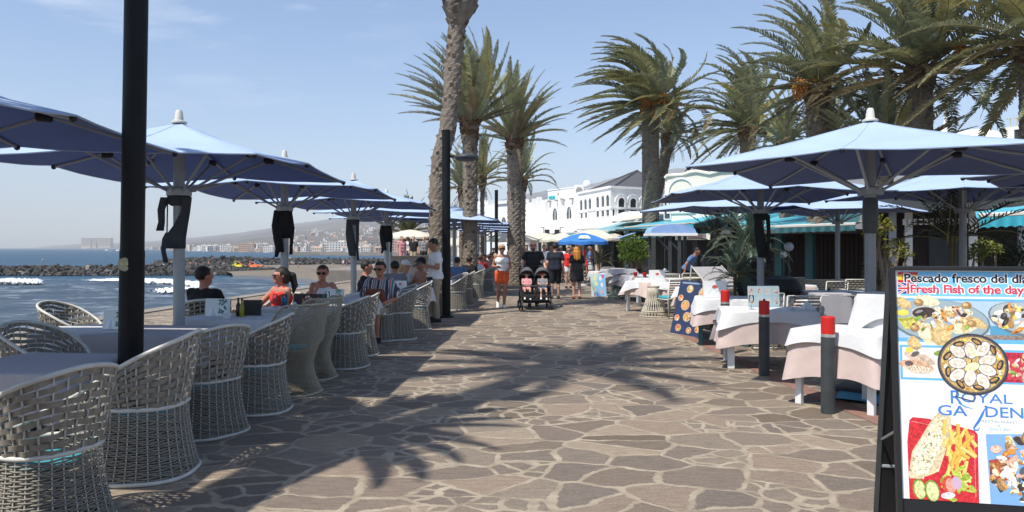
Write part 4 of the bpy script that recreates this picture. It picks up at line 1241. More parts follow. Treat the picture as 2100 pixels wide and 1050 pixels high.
# cane pedestals
def pedestal(label, loc, matn, s=1.0):
    t = thing('cane_pedestal', label, 'pedestal', loc, .3)
    mb = MB()
    for k in range(26):
        a = 2 * PI * k / 26
        for dlt in (.35, -.35):
            mb.tube([((.30 - .2 * math.sin(u * PI * .5) + .02 * u) * s * math.cos(a + dlt * u), (.30 - .2 * math.sin(u * PI * .5) + .02 * u) * s * math.sin(a + dlt * u), u * .70) for u in (0, .15, .35, .6, .8, 1)], .009, 5)
    mb.build('cane', M[matn], t, smooth=True)
    mb = MB(); 
    for z, r_ in ((.012, .30), (.12, .26), (.70, .13)):
        mb = MB(); mb.tube([(r_ * s * math.cos(2 * PI * k / 24), r_ * s * math.sin(2 * PI * k / 24), z) for k in range(24)], .013, 6, closed=True); mb.build('hoop', M[matn], t, smooth=True)
    return t
M['cane_pale'] = mat('cane_pale', (.50, .45, .35), .6, var=.2, scale=20)
M['cane_green'] = mat('cane_green', (.10, .16, .14), .6, var=.2, scale=20)
pedestal('pale cane pedestal with splayed rods under the draped table', at_ground(1340, 17.3), 'cane_pale', 1.05)
p = at_ground(1268, 23.2)
pedestal('greenish cane pedestal beside the light blue poster', p, 'cane_green', 1.15)
cloth('grey_tablecloth', 'silver grey cloth on the greenish cane pedestal', 'cloth_grey', p, .4, .42, .42, .93, .10, seed=77, fold=.02)
mb = MB(); mb.lathe([(0, .70), (.13, .70), (.42, .91), (.42, .93), (0, .932)], 24); setp(mb.build('pedestal_top', M['cane_green'], bpy.data.objects['cane_pedestal.001'], smooth=40), None)

# ================================================================== posts, bollards
def lamp_post(label, loc, r, h, lean, head_side=1, head_z=None, sleeve=True):
    t = thing('lamp_post', label, 'lamp post', loc, 0, 'dark lamp posts of the promenade')
    mb = MB()
    mb.tube([(0, 0, 0), (lean * .5, 0, h * .5), (lean, 0, h)], r, 16); mb.build('post', M['black_metal'], t, smooth=40)
    mb = MB(); mb.tube([(0, 0, 0), (lean * 1.58 / h, 0, 1.58)], r * 1.045, 16); mb.build('sleeve', M['black_metal'], t, smooth=40)
    mb = MB(); mb.lathe([(r * 1.9, 0), (r * 1.9, .02), (r * 1.2, .05)], 16); mb.build('foot_plate', M['black_metal'], t, smooth=40)
    if head_z:
        s = head_side
        x0 = lean * head_z / h
        mb = MB(); mb.tube([(x0, 0, head_z + .02), (x0 + s * (r + .22), 0, head_z + .02)], .03, 8); mb.build('arm', M['black_metal'], t, smooth=40)
        mb = MB(); mb.lathe([(0, .09), (.12, .085), (.27, .03), (.285, 0), (.285, -.02), (.24, -.03), (.22, -.075), (.1, -.09), (0, -.09)], 22, (x0 + s * (r + .36), 0, head_z)); mb.build('lamp_head', M['post_grey'], t, smooth=40)
    return t
lp = lamp_post('thick black lamp post in the foreground with a round sticker', (-2.90, 5.6, 0), .084, 6.2, .10, 1, 5.6)
# worn round sticker: shop advertising, unreadable at this size
mb = MB()
rows = []
for i in range(9):
    y = -1 + 2 * i / 8; hw = math.sqrt(max(0, 1 - y * y))
    rows.append([(.0925 * math.sin(.15 + x * hw * .62), -.093 * math.cos(.15 + x * hw * .62), 1.475 + y * .052) for x in (-1, -.6, -.2, .2, .6, 1)])
mb.grid(rows, col=(.34, .33, .22))
rows = []
for (xa, xb, ya, yb) in ((-.6, -.1, -.2, .35), (.05, .6, -.1, .4), (-.4, .45, -.6, -.42)):
    mb.grid([[(.0932 * math.sin(.15 + x * .62), -.0934 * math.cos(.15 + x * .62), 1.475 + y * .052) for x in (xa, (xa + xb) / 2, xb)] for y in (ya, yb)], col=(.46, .42, .2))
mb.build('sticker', M['print'], lp)
lamp_post('dark lamp post with one disc lamp beside the tall leaning palm', (*at_ground(915, 17.0)[:2], 0), .098, 4.3, 0, 1, 3.68)
lamp_post('third lamp post along the promenade, behind the woman in the white top', (*at_ground(1018, 41)[:2], 0), .095, 4.8, 0, 1, None)
lamp_post('fourth lamp post, in front of the far palm trunk', (*at_ground(1049, 50)[:2], 0), .10, 4.6, 0, 1, 3.75)

def make_bollard(label):
    t = thing('bollard', label, 'bollard', group='dark grey bollards with red tops')
    mb = MB(); mb.lathe([(.066, 0), (.066, .735), (.06, .74)], 24); mb.build('post', M['post_grey'], t, smooth=40)
    mb = MB(); mb.lathe([(.0655, .738), (.0655, .765), (.06, .77)], 24); mb.build('collar', M['silver'], t, smooth=40)
    mb = MB(); mb.lathe([(.06, .765), (.0655, .77), (.0655, .925), (.055, .935), (0, .936)], 24); mb.build('cap', M['red_paint'], t, smooth=40)
    return t
bo = make_bollard('dark grey bollard with red top, nearest the fish board')
bo.location = G(1698, 847)
p = G(1567, 770)
b2 = dup(bo, p, 1, 'dark grey bollard with red top, middle of the three')
mb = MB(); mb.lathe([(0, 0), (.016, .004), (.012, .02), (0, .03)], 10, (0, 0, .935)); mb.build('knob', M['black_plastic'], b2, smooth=True)
p = G(1487, 727)
dup(bo, p, 2, 'dark grey bollard with red top, farthest of the three', scale=(1, 1, 1.03))

# brick strip along the right-hand tables
mb = MB(); mb.grid([[(3.42, 5.0, .004), (3.66, 5.0, .004)], [(3.18, 8.4, .004), (3.40, 8.4, .004)], [(3.05, 14, .004), (3.25, 14, .004)]])
setp(mb.build('brick_strip', M['red_kerb']), kind='structure')
# ================================================================== palms and plants
def leaf_mat(name, base, trans=.25):
    return mat(name, base, .45, attr=True, var=.15, scale=3, trans=trans, spec=.5)
M['palm_leaf'] = leaf_mat('palm_leaf', (1, 1, 1), .22)
M['trunk'] = mat('trunk', (.19, .155, .12), .95, var=.4, scale=7, bump=.8, bscale=22, attr=True)
M['dates'] = mat('dates', (.50, .17, .03), .6, var=.35, scale=30, attr=True)
WIND = Vector((-1, .1, 0))
def frond(mb, root, az, el, L_, wind, droop, r, col, nl=38, w=.032, ll=.36, twist=.0, vee=.55, stiff=1.0):
    d = Vector((math.cos(az) * math.cos(el), math.sin(az) * math.cos(el), math.sin(el)))
    n = 16; ds = L_ / n
    P = [Vector(root)]; T = [d]
    for i in range(n):
        s = i / n
        acc = Vector((0, 0, -1)) * droop * (s ** 1.1) + WIND * wind * 1.5 * (s ** .65)
        d = (d + acc * ds / L_ * 2.2).normalized()
        P.append(P[-1] + d * ds); T.append(d)
    # rachis
    rc = (.30, .26, .12)
    mb.tube(P[::2], [max(.006, .026 * (1 - k / (len(P[::2]) - 1))) * (L_ / 3) for k in range(len(P[::2]))], 4, col=rc)
    up0 = Vector((0, 0, 1))
    vs = []; fs = []; cs = []
    for i in range(nl):
        s = .12 + .88 * (i + r.random() * .5) / nl
        k = min(int(s * n), n - 1); u = s * n - k
        p = P[k].lerp(P[k + 1], u); t = T[k].lerp(T[k + 1], u).normalized()
        side = t.cross(up0)
        if side.length < .05: side = t.cross(Vector((math.cos(az), math.sin(az), 0)))
        side.normalize(); nrm = side.cross(t).normalized()
        prof = (math.sin(PI * min(1, s * .86 + .14)) ** .6) * (1 - .35 * s)
        for sg in (-1, 1):
            l = ll * L_ / 2.6 * prof * r.uniform(.82, 1.12)
            dr = (side * sg * .95 + t * (.50 + .45 * s) + nrm * vee * r.uniform(.5, 1.1)).normalized()
            dr = (dr + WIND * wind * .18 * r.uniform(.5, 1.3) - Vector((0, 0, .10 * droop * r.random()))).normalized()
            e = p + dr * l
            sagm = p + dr * l * .5 + nrm * .02 * l
            e = e - Vector((0, 0, .12 * l))
            wv = dr.cross(nrm).normalized() * w * (.8 + .4 * r.random()) * .5 * (L_ / 2.6) ** .5
            o = len(vs)
            vs += [p - wv * .6, p + wv * .6, sagm + wv, e, sagm - wv]
            fs.append((o, o + 1, o + 2, o + 3, o + 4))
            g = r.uniform(.78, 1.22)
            cs.append((col[0] * g, col[1] * g, col[2] * g))
    base = len(mb.v)
    mb.v.extend(tuple(v) for v in vs)
    for f, c in zip(fs, cs):
        mb.f.append(tuple(base + i for i in f)); mb.m.append(0); mb.c.append(c)
    mb.hascol = True

GREENS = [(.22, .235, .12), (.255, .262, .13), (.19, .21, .12), (.29, .285, .135), (.37, .335, .14), (.23, .24, .145)]
def palm(label, px, Y, zc, tr, L_, nf=44, wind=.5, droop=.9, seed=1, lean=None, elmin=-25, elmax=86, dates=(), bulge=1.25, bz=.9, dryskirt=8, group='date palms along the promenade', greens=None, w=.034, name='palm_tree', z0=0.0, nl=54, upright=0.0, top_px=None, rough=1.0, ll=.36):
    r = random.Random(seed)
    base = Vector((*at_ground(px, Y)[:2], z0))
    t = thing(name, label, 'palm tree', base, 0, group)
    # trunk: straight or through given (px, py) points, all at distance Y
    pts = [Vector((0, 0, 0))]
    if lean:
        for qx, qy in lean:
            q = W(qx, qy, Y); pts.append(Vector((q.x - base.x, 0, q.z - z0)))
    top = pts[-1] if lean and zc is None else Vector(((0 if top_px is None else W(top_px, 0, Y).x - base.x), 0, zc - z0))
    if not lean or zc is not None: pts.append(top)
    H = top.z
    def along(u):
        z = H * u
        for a, b in zip(pts[:-1], pts[1:]):
            if z <= b.z + 1e-6:
                q = (z - a.z) / max(1e-6, b.z - a.z); q = q * q * (3 - 2 * q) * .5 + q * .5
                return Vector((a.x + (b.x - a.x) * q, 0, z))
        return pts[-1]
    nz = max(30, int(H / .055)); na = 18
    rows = []
    for i in range(nz + 1):
        u = i / nz
        c = along(u)
        rr = tr * (1.18 - .18 * min(1, u * 6)) * (1 + (bulge - 1) * max(0, min(1, (u * H - (H - bz)) / .5)))
        row = []
        for k in range(na):
            a = 2 * PI * k / na
            q = ((k * 2 + i) % 4) / 3.0 if rough else 0
            ro = 1 + (.085 * q * rough - .03) + .05 * rough * mnoise.noise((k * .9, i * .45, seed))
            row.append((c.x + rr * ro * math.cos(a), c.y + rr * ro * math.sin(a), c.z + .02 * q))
        rows.append(row)
    mb = MB(); mb.grid(rows, closed=True, col=(1, 1, 1))
    # old leaf bases
    nb = int(H * 34 * rough)
    for i in range(nb):
        u = r.random() if i > nb * .35 else 1 - bz / H * r.random()
        c = along(u); a = r.uniform(0, 2 * PI)
        rr = tr * (1 + (bulge - 1) * max(0, min(1, (u * H - (H - bz)) / .5)))
        d = Vector((math.cos(a), math.sin(a), 0)); s_ = Vector((-d.y, d.x, 0))
        p = c + d * rr * .97
        big = 1 + .8 * max(0, min(1, (u * H - (H - bz - .1)) / .6))
        ww = .055 * big * tr / .25; hh = .10 * big
        g = r.uniform(.45, 1.35)
        col = (g, g * .94, g * .86) if u < 1 - .7 / H else (g * .8, g * .55, g * .38)
        tip = p + d * (.045 * big) + Vector((0, 0, hh * .8))
        mb.add([p - s_ * ww + Vector((0, 0, -hh * .3)), p + s_ * ww + Vector((0, 0, -hh * .3)), p + s_ * ww * .55 + d * .05 * big + Vector((0, 0, hh * .6)), p - s_ * ww * .55 + d * .05 * big + Vector((0, 0, hh * .6)), p - s_ * ww * .4 + Vector((0, 0, hh)), p + s_ * ww * .4 + Vector((0, 0, hh))],
               [(0, 1, 2, 3), (3, 2, 5, 4), (0, 3, 4), (1, 5, 2)], 0, col)
    mb.build('trunk', M['trunk'], t)
    mb = MB()
    G_ = greens or GREENS
    ga = PI * (3 - math.sqrt(5))
    for i in range(nf):
        f = i / max(1, nf - 1)
        el = R(elmax + (elmin - elmax) * f ** 1.15 + r.uniform(-9, 9))
        az = i * ga + r.uniform(-.3, .3)
        if upright: az = math.atan2(math.sin(az), math.cos(az))
        # wind bends the windward fronds over
        col = r.choice(G_)
        if f > .75 and r.random() < .35: col = (.20, .16, .085)
        rt = top + Vector((math.cos(az) * tr * .7 * f, math.sin(az) * tr * .7 * f, .12 - .35 * f))
        frond(mb, rt, az, el, L_ * r.uniform(.84, 1.12) * (1 - .12 * f), wind * r.uniform(.7, 1.3), droop * r.uniform(.75, 1.25), r, col, nl=nl, w=w, ll=ll)
    for i in range(dryskirt):
        az = r.uniform(0, 2 * PI)
        frond(mb, top + Vector((math.cos(az) * tr, math.sin(az) * tr, -.5)), az, R(-50), L_ * .42, wind * .3, 1.5, r, (.17, .125, .075), nl=18, w=w * .8, ll=ll)
    mb.build('crown', M['palm_leaf'], t)
    for (dx, dy, dz, s) in dates:
        mb = MB()
        p0 = top + Vector((0, -.1, .15)); p1 = top + Vector((dx, dy, dz))
        mb.tube([p0, p0.lerp(p1, .5) + Vector((0, 0, .25)), p1 + Vector((0, 0, s * .7))], .03, 5, col=(1.6, 2.2, 1.6))
        for k in range(260):
            v = Vector((r.gauss(0, 1), r.gauss(0, 1), r.gauss(0, 1))).normalized() * r.random() ** .4
            g = r.uniform(.6, 1.4)
            mb.ball((p1.x + v.x * s * .62, p1.y + v.y * s * .6, p1.z + v.z * s), .03 + .012 * s, 5, col=(g, g * r.uniform(.8, 1.3), g))
        for k in range(30):
            v = Vector((r.gauss(0, .35), r.gauss(0, .35), r.uniform(-.8, .6))) * s
            mb.tube([p1 + Vector((0, 0, s * .8)), p1 + v], .008, 3, col=(1.7, 3.0, 2.2))
        mb.build('date_cluster', M['dates'], t)
    return t

# left of centre
palm('tall leaning palm with smooth lower trunk and shaggy collar beside the second lamp post', 896, 18.0, None, .205, 3.2, nf=40, wind=.25, droop=.55, seed=2,
     lean=[(898, 400), (902, 330), (919, 262), (926, 190), (934, 80), (944, 10), (947, -62)], elmin=38, bulge=2.05, bz=1.38, dryskirt=0, rough=.8)
palm('palm with upright wind-swept crown directly behind the tall leaning palm', 964, 24.0, 5.85, .235, 2.7, nf=92, wind=.30, droop=.28, seed=3, elmin=18, bulge=1.25, dryskirt=5, w=.04)
palm('palm with fan-like upright crown right of the leaning palm', 1055, 32.0, 6.45, .30, 3.0, nf=66, wind=-.12, droop=.42, seed=4, elmin=12, bulge=1.2, dryskirt=3, w=.045)
palm('slim distant palm with a small crown between the thick trunks', 989, 45.0, 5.9, .12, 2.7, nf=29, wind=-.05, droop=.75, seed=5, elmin=0, bulge=1.9, w=.05)
palm('palm with a drooping crown just behind the fan-like one', 1068, 38.0, 5.2, .23, 2.5, nf=27, wind=.25, droop=1.25, seed=6, elmin=0, bulge=1.3, w=.045, dryskirt=2)
palm('distant palm with sparse fronds showing left of the thick trunk', 946, 43.0, 5.2, .13, 2.6, nf=24, wind=.35, droop=.8, seed=16, elmin=0, bulge=1.4, w=.05)
palm('low bushy palm behind the grey stone wall by the sea', 836, 46.0, 2.5, .2, 2.4, nf=45, wind=.1, droop=1.0, seed=17, elmin=-5, w=.05, dryskirt=0, greens=[(.13, .125, .05), (.11, .12, .05)])
# right
palm('wind-blown date palm with a thick rough trunk standing alone', 1334, 44.0, 10.18, 0.491, 5.06, nf=96, wind=0.95, droop=.85, seed=7, elmin=-28, dates=((0.55, -.95, -0.15, 0.75), (-0.5, -.95, -0.1, 0.66), (0.10, -1.0, -0.6, 0.6)), bulge=1.2, w=0.064, ll=0.36, dryskirt=3)
palm('dark trunked palm hidden behind the lone date palm, crown showing to its right', 1312, 49.0, 9.16, 0.364, 3.64, nf=40, wind=0.30, droop=1.1, seed=8, elmin=-20, top_px=1372, w=0.066, ll=0.31)
palm('date palm with a drooping windswept crown just above the parasols', 1532, 42.0, 8.47, 0.388, 4.85, nf=60, wind=0.50, droop=1.15, seed=9, elmin=-30, w=0.064, ll=0.33, dryskirt=6)
palm('date palm with one orange date bunch on its left', 1676, 31.0, 8.40, 0.423, 4.16, nf=65, wind=0.50, droop=.75, seed=10, elmin=-25, dates=((-1.05, -0.8, -0.33, 0.50),), w=0.055, ll=0.33, dryskirt=9)
palm('big date palm with dark orange date bunches, crown reaching the top of the photo', 1888, 27.0, 8.19, 0.397, 4.76, nf=73, wind=0.38, droop=.65, seed=11, elmin=-22, dates=((0.70, -1.3, 0.19, 0.42), (-0.42, -1.2, 0.56, 0.30)), w=0.054, ll=0.33, dryskirt=10, greens=GREENS + [(.20, .18, .06)])
palm('date palm at the right edge of the photo with long hanging fronds', 2125, 24.0, 8.27, 0.462, 5.16, nf=67, wind=0.45, droop=1.05, seed=12, elmin=-40, w=0.054, ll=0.33, dryskirt=6)
palm('short palm with stiff upright fronds peeking over the big pale blue parasol', 1815, 29.0, 5.1, .3, 3.9, nf=45, wind=.05, droop=.25, seed=13, elmin=20, w=.046, dryskirt=0)
palm('small palm with ragged fronds low behind the parasol peak', 1612, 37.0, 6.91, 0.322, 2.57, nf=35, wind=.1, droop=1.0, seed=14, elmin=-15, w=0.046, dryskirt=0)
palm('ragged palm skirt below the date palm with one bunch', 1700, 33.0, 6.41, 0.330, 2.61, nf=36, wind=.05, droop=1.2, seed=15, elmin=-15, w=0.042, dryskirt=4)
# the palm whose crown throws the shadow on the paving: it stands beside the viewer, out of frame
tp = palm('tall palm beside the viewer whose crown shades the paving', 1050, 1.0, 12.8, .20, 2.9, nf=40, wind=.2, droop=.7, seed=21, elmin=-8, w=.06, dryskirt=0)
tp.location = (-2.75, 2.75, 0); tp.rotation_mode = 'QUATERNION'; tp.rotation_quaternion = Vector((0, 0, 1)).rotation_difference(Vector((-1.85, 2.05, 12.6)))

tp = palm('shorter thick-crowned unseen palm added beside the viewer to shade the near wicker chairs', 1050, 1.0, 6.1, .20, 1.75, nf=54, wind=.15, droop=.9, seed=22, elmin=-25, w=.055, dryskirt=4)  # out-of-frame palm, added for the shade its crown throws on the left
tp.location = (-2.2, 2.0, 0); tp.rotation_mode = 'QUATERNION'; tp.rotation_quaternion = Vector((0, 0, 1)).rotation_difference(Vector((-1.75, 2.4, 6.0)))
# potted plants, garden palms, topiary
def potted_palm(label, px, Y, h, pot_r, pot_h, L_, nf, greens, seed, droop=.9, elmin=5, w=.03, name='potted_palm', potm='black_plastic', z0=0.0, ll=.4, stand=False):
    r = random.Random(seed)
    t = thing(name, label, 'plant', (*at_ground(px, Y)[:2], z0))
    if pot_h:
        mb = MB(); mb.lathe([(pot_r * .75, 0), (pot_r, pot_h), (pot_r * 1.08, pot_h), (pot_r * 1.08, pot_h - .05), (pot_r * .9, pot_h - .06), (0, pot_h - .06)], 18); mb.build('pot', M[potm], t, smooth=40)
    mb = MB()
    for i in range(3 if L_ > 1 else 1):
        mb.tube([(r.uniform(-.06, .06), r.uniform(-.06, .06), pot_h - .06), (r.uniform(-.1, .1), r.uniform(-.1, .1), h)], .03, 6, col=(.7, .75, .5))
    mb.build('stem', M['trunk'], t)
    mb = MB()
    for i in range(nf):
        f = i / nf
        frond(mb, (r.uniform(-.08, .08), r.uniform(-.08, .08), h + r.uniform(-.25, .05)), i * 2.4 + r.uniform(-.3, .3), R(80 + (elmin - 80) * f), L_ * r.uniform(.8, 1.15), .05, droop, r, r.choice(greens), nl=26, w=w, ll=ll)
    mb.build('crown', M['palm_leaf'], t)
    return t
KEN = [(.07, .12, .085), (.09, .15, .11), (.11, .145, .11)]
potted_palm('tall potted palm with soft arching green fronds behind the black-covered parasol', 1535, 15.5, 1.75, .3, .75, 1.0, 38, KEN, 31, droop=1.5, elmin=-20, w=.042)
potted_palm('lower potted palm with arching green fronds below the taller one', 1512, 15.0, 1.15, .3, .6, .9, 30, KEN, 32, droop=1.5, elmin=-20, w=.042)
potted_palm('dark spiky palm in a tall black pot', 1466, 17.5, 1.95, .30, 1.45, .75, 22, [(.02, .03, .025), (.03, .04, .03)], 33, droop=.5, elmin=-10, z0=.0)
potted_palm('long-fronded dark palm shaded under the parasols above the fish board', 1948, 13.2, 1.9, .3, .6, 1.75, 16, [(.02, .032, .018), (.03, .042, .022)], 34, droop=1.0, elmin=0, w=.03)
potted_palm('small palm by the walkway beneath the blue beach parasol', 1228, 33.0, 1.0, .25, .4, .95, 20, [(.05, .06, .03), (.08, .08, .04)], 35, droop=1.1, elmin=-5, w=.04)
M['topiary_leaf'] = mat('topiary_leaf', (1, 1, 1), .5, attr=True, var=.2, trans=.2)
def cloud_tree(label, px, Y, blobs, base, seed, z0=0.0, name='topiary_tree', pot=True, cnt=420, leaf=.045):
    r = random.Random(seed)
    X = (px - 1050) / F * Y
    t = thing(name, label, 'tree', (X, Y, z0))
    if pot:
        mb = MB(); mb.lathe([(.20, 0), (.27, .42), (.29, .42), (.29, .36), (.24, .36), (0, .36)], 18); mb.build('pot', M['black_plastic'], t, smooth=40)
    mb = MB(); 
    c0 = Vector((0, 0, .3))
    for (bx, by, rad) in blobs:
        q = W(bx, by, Y); q = Vector((q.x - X, 0, q.z - z0))
        mb.tube([c0, c0.lerp(q, .4) + Vector((r.uniform(-.1, .1), r.uniform(-.08, .08), 0)), c0.lerp(q, .75) + Vector((r.uniform(-.08, .08), 0, 0)), q], [.05, .04, .03, .015], 6, col=(1.1, 1.05, 1))
    mb.build('trunk', M['trunk'], t)
    mb = MB()
    for (bx, by, rad) in blobs:
        q = W(bx, by, Y); q = Vector((q.x - X, r.uniform(-.1, .1), q.z - z0))
        for i in range(int(cnt * (rad / .3) ** 2)):
            v = Vector((r.gauss(0, 1), r.gauss(0, 1), r.gauss(0, .8))).normalized() * rad * (1 - .45 * r.random() ** 2) * (1 + .25 * mnoise.noise((i * .02, rad, seed)))
            v.z *= .75
            p = q + v
            d = (v.normalized() + Vector((r.gauss(0, .6), r.gauss(0, .6), r.gauss(0, .6)))).normalized()
            s_ = d.orthogonal().normalized(); s_.rotate(Matrix.Rotation(r.uniform(0, 6.28), 3, d)); l = leaf * r.uniform(.7, 1.4)
            g = r.uniform(.6, 1.35)
            mb.add([p, p + s_ * l * .45 + d * l * .6, p + d * l * 1.5, p - s_ * l * .45 + d * l * .6], [(0, 1, 2, 3)], 0, (base[0] * g, base[1] * g, base[2] * g))
    mb.build('crown', M['topiary_leaf'], t)
    return t
cloud_tree('bright green cloud-pruned bush behind the pink-clothed tables', 1298, 25.0, [(1296, 499, .36), (1282, 505, .26), (1312, 504, .28), (1298, 522, .34), (1284, 525, .25), (1312, 524, .25)], (.10, .16, .02), 41)
cloud_tree('yellow-green cloud-pruned tree on a twisted trunk left of the fish board', 1806, 12.4, [(1806, 458, .15), (1790, 478, .13), (1818, 466, .14), (1846, 505, .15), (1828, 512, .16), (1862, 520, .10), (1800, 492, .08)], (.20, .20, .03), 42, leaf=.04)
cloud_tree('yellow-green small tree above the right end of the fish board', 2018, 14.5, [(2020, 508, .2), (2042, 512, .12), (1998, 522, .15), (2008, 515, .16)], (.15, .17, .03), 43)
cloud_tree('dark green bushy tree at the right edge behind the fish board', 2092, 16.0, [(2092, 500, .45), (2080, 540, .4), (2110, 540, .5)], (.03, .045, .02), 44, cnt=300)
cloud_tree('straggly shrub at the foot of the cloud-pruned tree', 1812, 12.9, [(1800, 552, .2), (1815, 565, .22), (1830, 555, .16)], (.10, .115, .04), 45, pot=False, cnt=240)
# ================================================================== buildings
def V2(px, Y): return Vector(((px - 1050) / F * Y, Y))
class Facade:
    """a wall between two ground points; u runs along it in metres, v is height, o is distance in front of it"""
    def __init__(s, a, b):
        s.a = Vector((a[0], a[1], 0)); s.b = Vector((b[0], b[1], 0))
        d = s.b - s.a; s.L = d.length; s.t = d.normalized()
        s.n = Vector((s.t.y, -s.t.x, 0))
        if s.n.y > 0 and abs(s.n.y) > .2: s.n = -s.n
    def p(s, u, v, o=0.0): return s.a + s.t * u + s.n * o + Vector((0, 0, v))
    def upx(s, px):    # u where the facade crosses a photo column
        k = (px - 1050) / F
        den = s.t.x - k * s.t.y
        return (k * s.a.y - s.a.x) / den
def arch_poly(u, v0, v1, w, kind='round', n=10):
    h = w / 2
    pts = [(u - h, v0), (u + h, v0)]
    if kind == 'rect': return pts + [(u + h, v1), (u - h, v1)]
    if kind == 'round':
        for i in range(n + 1):
            a = PI * i / n
            pts.append((u + h * math.cos(a), v1 - h + h * math.sin(a)))
    elif kind == 'pointed':
        pv = v1 - 1.35 * h
        for i in range(n // 2 + 1):
            a = i / (n // 2)
            pts.append((u + h * (1 - a ** 1.5), pv + (v1 - pv) * math.sin(a * PI / 2) ** .9))
        for i in range(1, n // 2 + 1):
            a = 1 - i / (n // 2)
            pts.append((u - h * (1 - a ** 1.5), pv + (v1 - pv) * math.sin(a * PI / 2) ** .9))
    elif kind == 'circle':
        return [(u + h * math.cos(2 * PI * i / 16), (v0 + v1) / 2 + h * math.sin(2 * PI * i / 16)) for i in range(16)]
    return pts
def block(parent, name, fac, depth, z0, z1, matn, extra=None):
    mb = MB()
    mb.add([fac.p(0, z0), fac.p(fac.L, z0), fac.p(fac.L, z0, -depth), fac.p(0, z0, -depth), fac.p(0, z1), fac.p(fac.L, z1), fac.p(fac.L, z1, -depth), fac.p(0, z1, -depth)], [(0, 1, 5, 4), (1, 2, 6, 5), (2, 3, 7, 6), (3, 0, 4, 7), (4, 5, 6, 7)])
    if extra: extra(mb)
    return mb.build(name, M[matn], parent)
def fbox(mb, fac, u0, u1, v0, v1, o0, o1, mi=0):
    vs = [fac.p(u, v, o) for v in (v0, v1) for (u, o) in ((u0, o0), (u1, o0), (u1, o1), (u0, o1))]
    mb.add(vs, [(0, 1, 2, 3), (7, 6, 5, 4), (0, 4, 5, 1), (1, 5, 6, 2), (2, 6, 7, 3), (3, 7, 4, 0)], mi)
def window(parent, fac, u, v0, v1, w, kind='round', bars=(1, 3), frame=.09, gl='window_glass', surround=.0):
    """a deep-set window: projecting surround, dark pane, glazing bars"""
    poly = arch_poly(u, v0, v1, w, kind)
    mb = MB()
    n = len(poly)
    c = Vector((u, (v0 + v1) / 2))
    big = []
    for q in poly:
        d = Vector(q) - c
        big.append((q[0] + (frame if d.x > 0 else -frame) * min(1, abs(d.x) / (w / 2) * 1.2), q[1] + (frame if d.y > 0 else -frame) * min(1, abs(d.y) / ((v1 - v0) / 2) * 1.2)))
    o1 = .07
    vs = [fac.p(*q, o1) for q in poly] + [fac.p(*q, o1) for q in big] + [fac.p(*q, -.05) for q in big] + [fac.p(*q, -.02) for q in poly]
    fs = []
    for i in range(n):
        j = (i + 1) % n
        fs += [(i, j, n + j, n + i), (n + i, n + j, 2 * n + j, 2 * n + i), (3 * n + i, 3 * n + j, j, i)]
    mb.add(vs, fs)
    for b in range(1, bars[0] + 1):
        uu = u - w / 2 + w * b / (bars[0] + 1); fbox(mb, fac, uu - .03, uu + .03, v0, v1 - w * .15, .012, .05)
    for b in range(1, bars[1] + 1):
        vv = v0 + (v1 - v0) * b / (bars[1] + 1); fbox(mb, fac, u - w / 2, u + w / 2, vv - .03, vv + .03, .012, .052)
    f = mb.build('window', M['wall_white'], parent)
    mb = MB(); mb.add([fac.p(*q, .006) for q in poly], [tuple(range(n))]); mb.build('pane', M[gl], f)
    return f

# --- corner building with arcade windows and dark hipped roof
A, B, C_ = V2(1186, 64.8), V2(1252, 58), V2(1372, 61.2)
t = thing('arcade_building', 'white corner building with round arched windows under a dark hipped roof', 'building', (0, 0, 0))
f1, f2 = Facade(A, B), Facade(B, C_)
ZT = 6.3
mb = MB()
back = [C_ + Vector((2, 9)), A + Vector((4, 9))]
ring = [A, B, C_, *back]
mb.add([(p.x, p.y, 0) for p in ring] + [(p.x, p.y, ZT) for p in ring], [(i, (i + 1) % 5, 5 + (i + 1) % 5, 5 + i) for i in range(5)] + [(5, 6, 7, 8, 9)])
for fc in (f1, f2):
    fbox(mb, fc, -.05, fc.L + .05, ZT - .02, ZT + .16, -.25, .10)
    fbox(mb, fc, 0, fc.L, 4.68, 4.80, 0, .08)
mb.build('wall', M['wall_white'], t)
apx = V2(1307, 66); mb = MB()
rr = [A.lerp(apx, .06), B.lerp(apx, .06), C_.lerp(apx, .03), back[0].lerp(apx, .05), back[1].lerp(apx, .05)]
mb.add([(p.x, p.y, ZT + .06) for p in rr] + [(apx.x, apx.y, 8.45)], [(i, (i + 1) % 5, 5) for i in range(5)])
for p in rr: mb.tube([(p.x, p.y, ZT + .09), (apx.x, apx.y, 8.5)], .07, 4)
mb.build('roof', M['roof_dark'], t)
for px in (1193, 1202, 1211):
    window(t, f1, f1.upx(px), 4.85, 5.75, .62, 'round', (0, 0))
for px in (1194, 1203):
    window(t, f1, f1.upx(px), 3.1, 4.6, .55, 'rect', (0, 2))
for px in (1227, 1237.5, 1247.5):
    window(t, f1, f1.upx(px), 4.88, 5.78, .62, 'round', (0, 0)); window(t, f1, f1.upx(px), 3.05, 4.6, .60, 'rect', (0, 2))
for px in (1274, 1298, 1322, 1345):
    u = f2.upx(px)
    window(t, f2, u, 4.82, 5.55, .62, 'round', (0, 0), gl='dark_glass', frame=.14)
    window(t, f2, u, 2.9, 4.62, .70, 'rect', (0, 2), gl='dark_glass', frame=.1)
    mb = MB()
    pth = [f2.p(u + .62 * math.cos(PI * i / 10), 5.2 + .62 * math.sin(PI * i / 10), .03) for i in range(11)]
    mb.tube(pth, .05, 4); mb.build('arch_moulding', M['wall_white'], t)
u = f2.upx(1257.5); window(t, f2, u, 2.9, 4.6, .22, 'rect', (0, 0), gl='dark_glass', frame=.05)

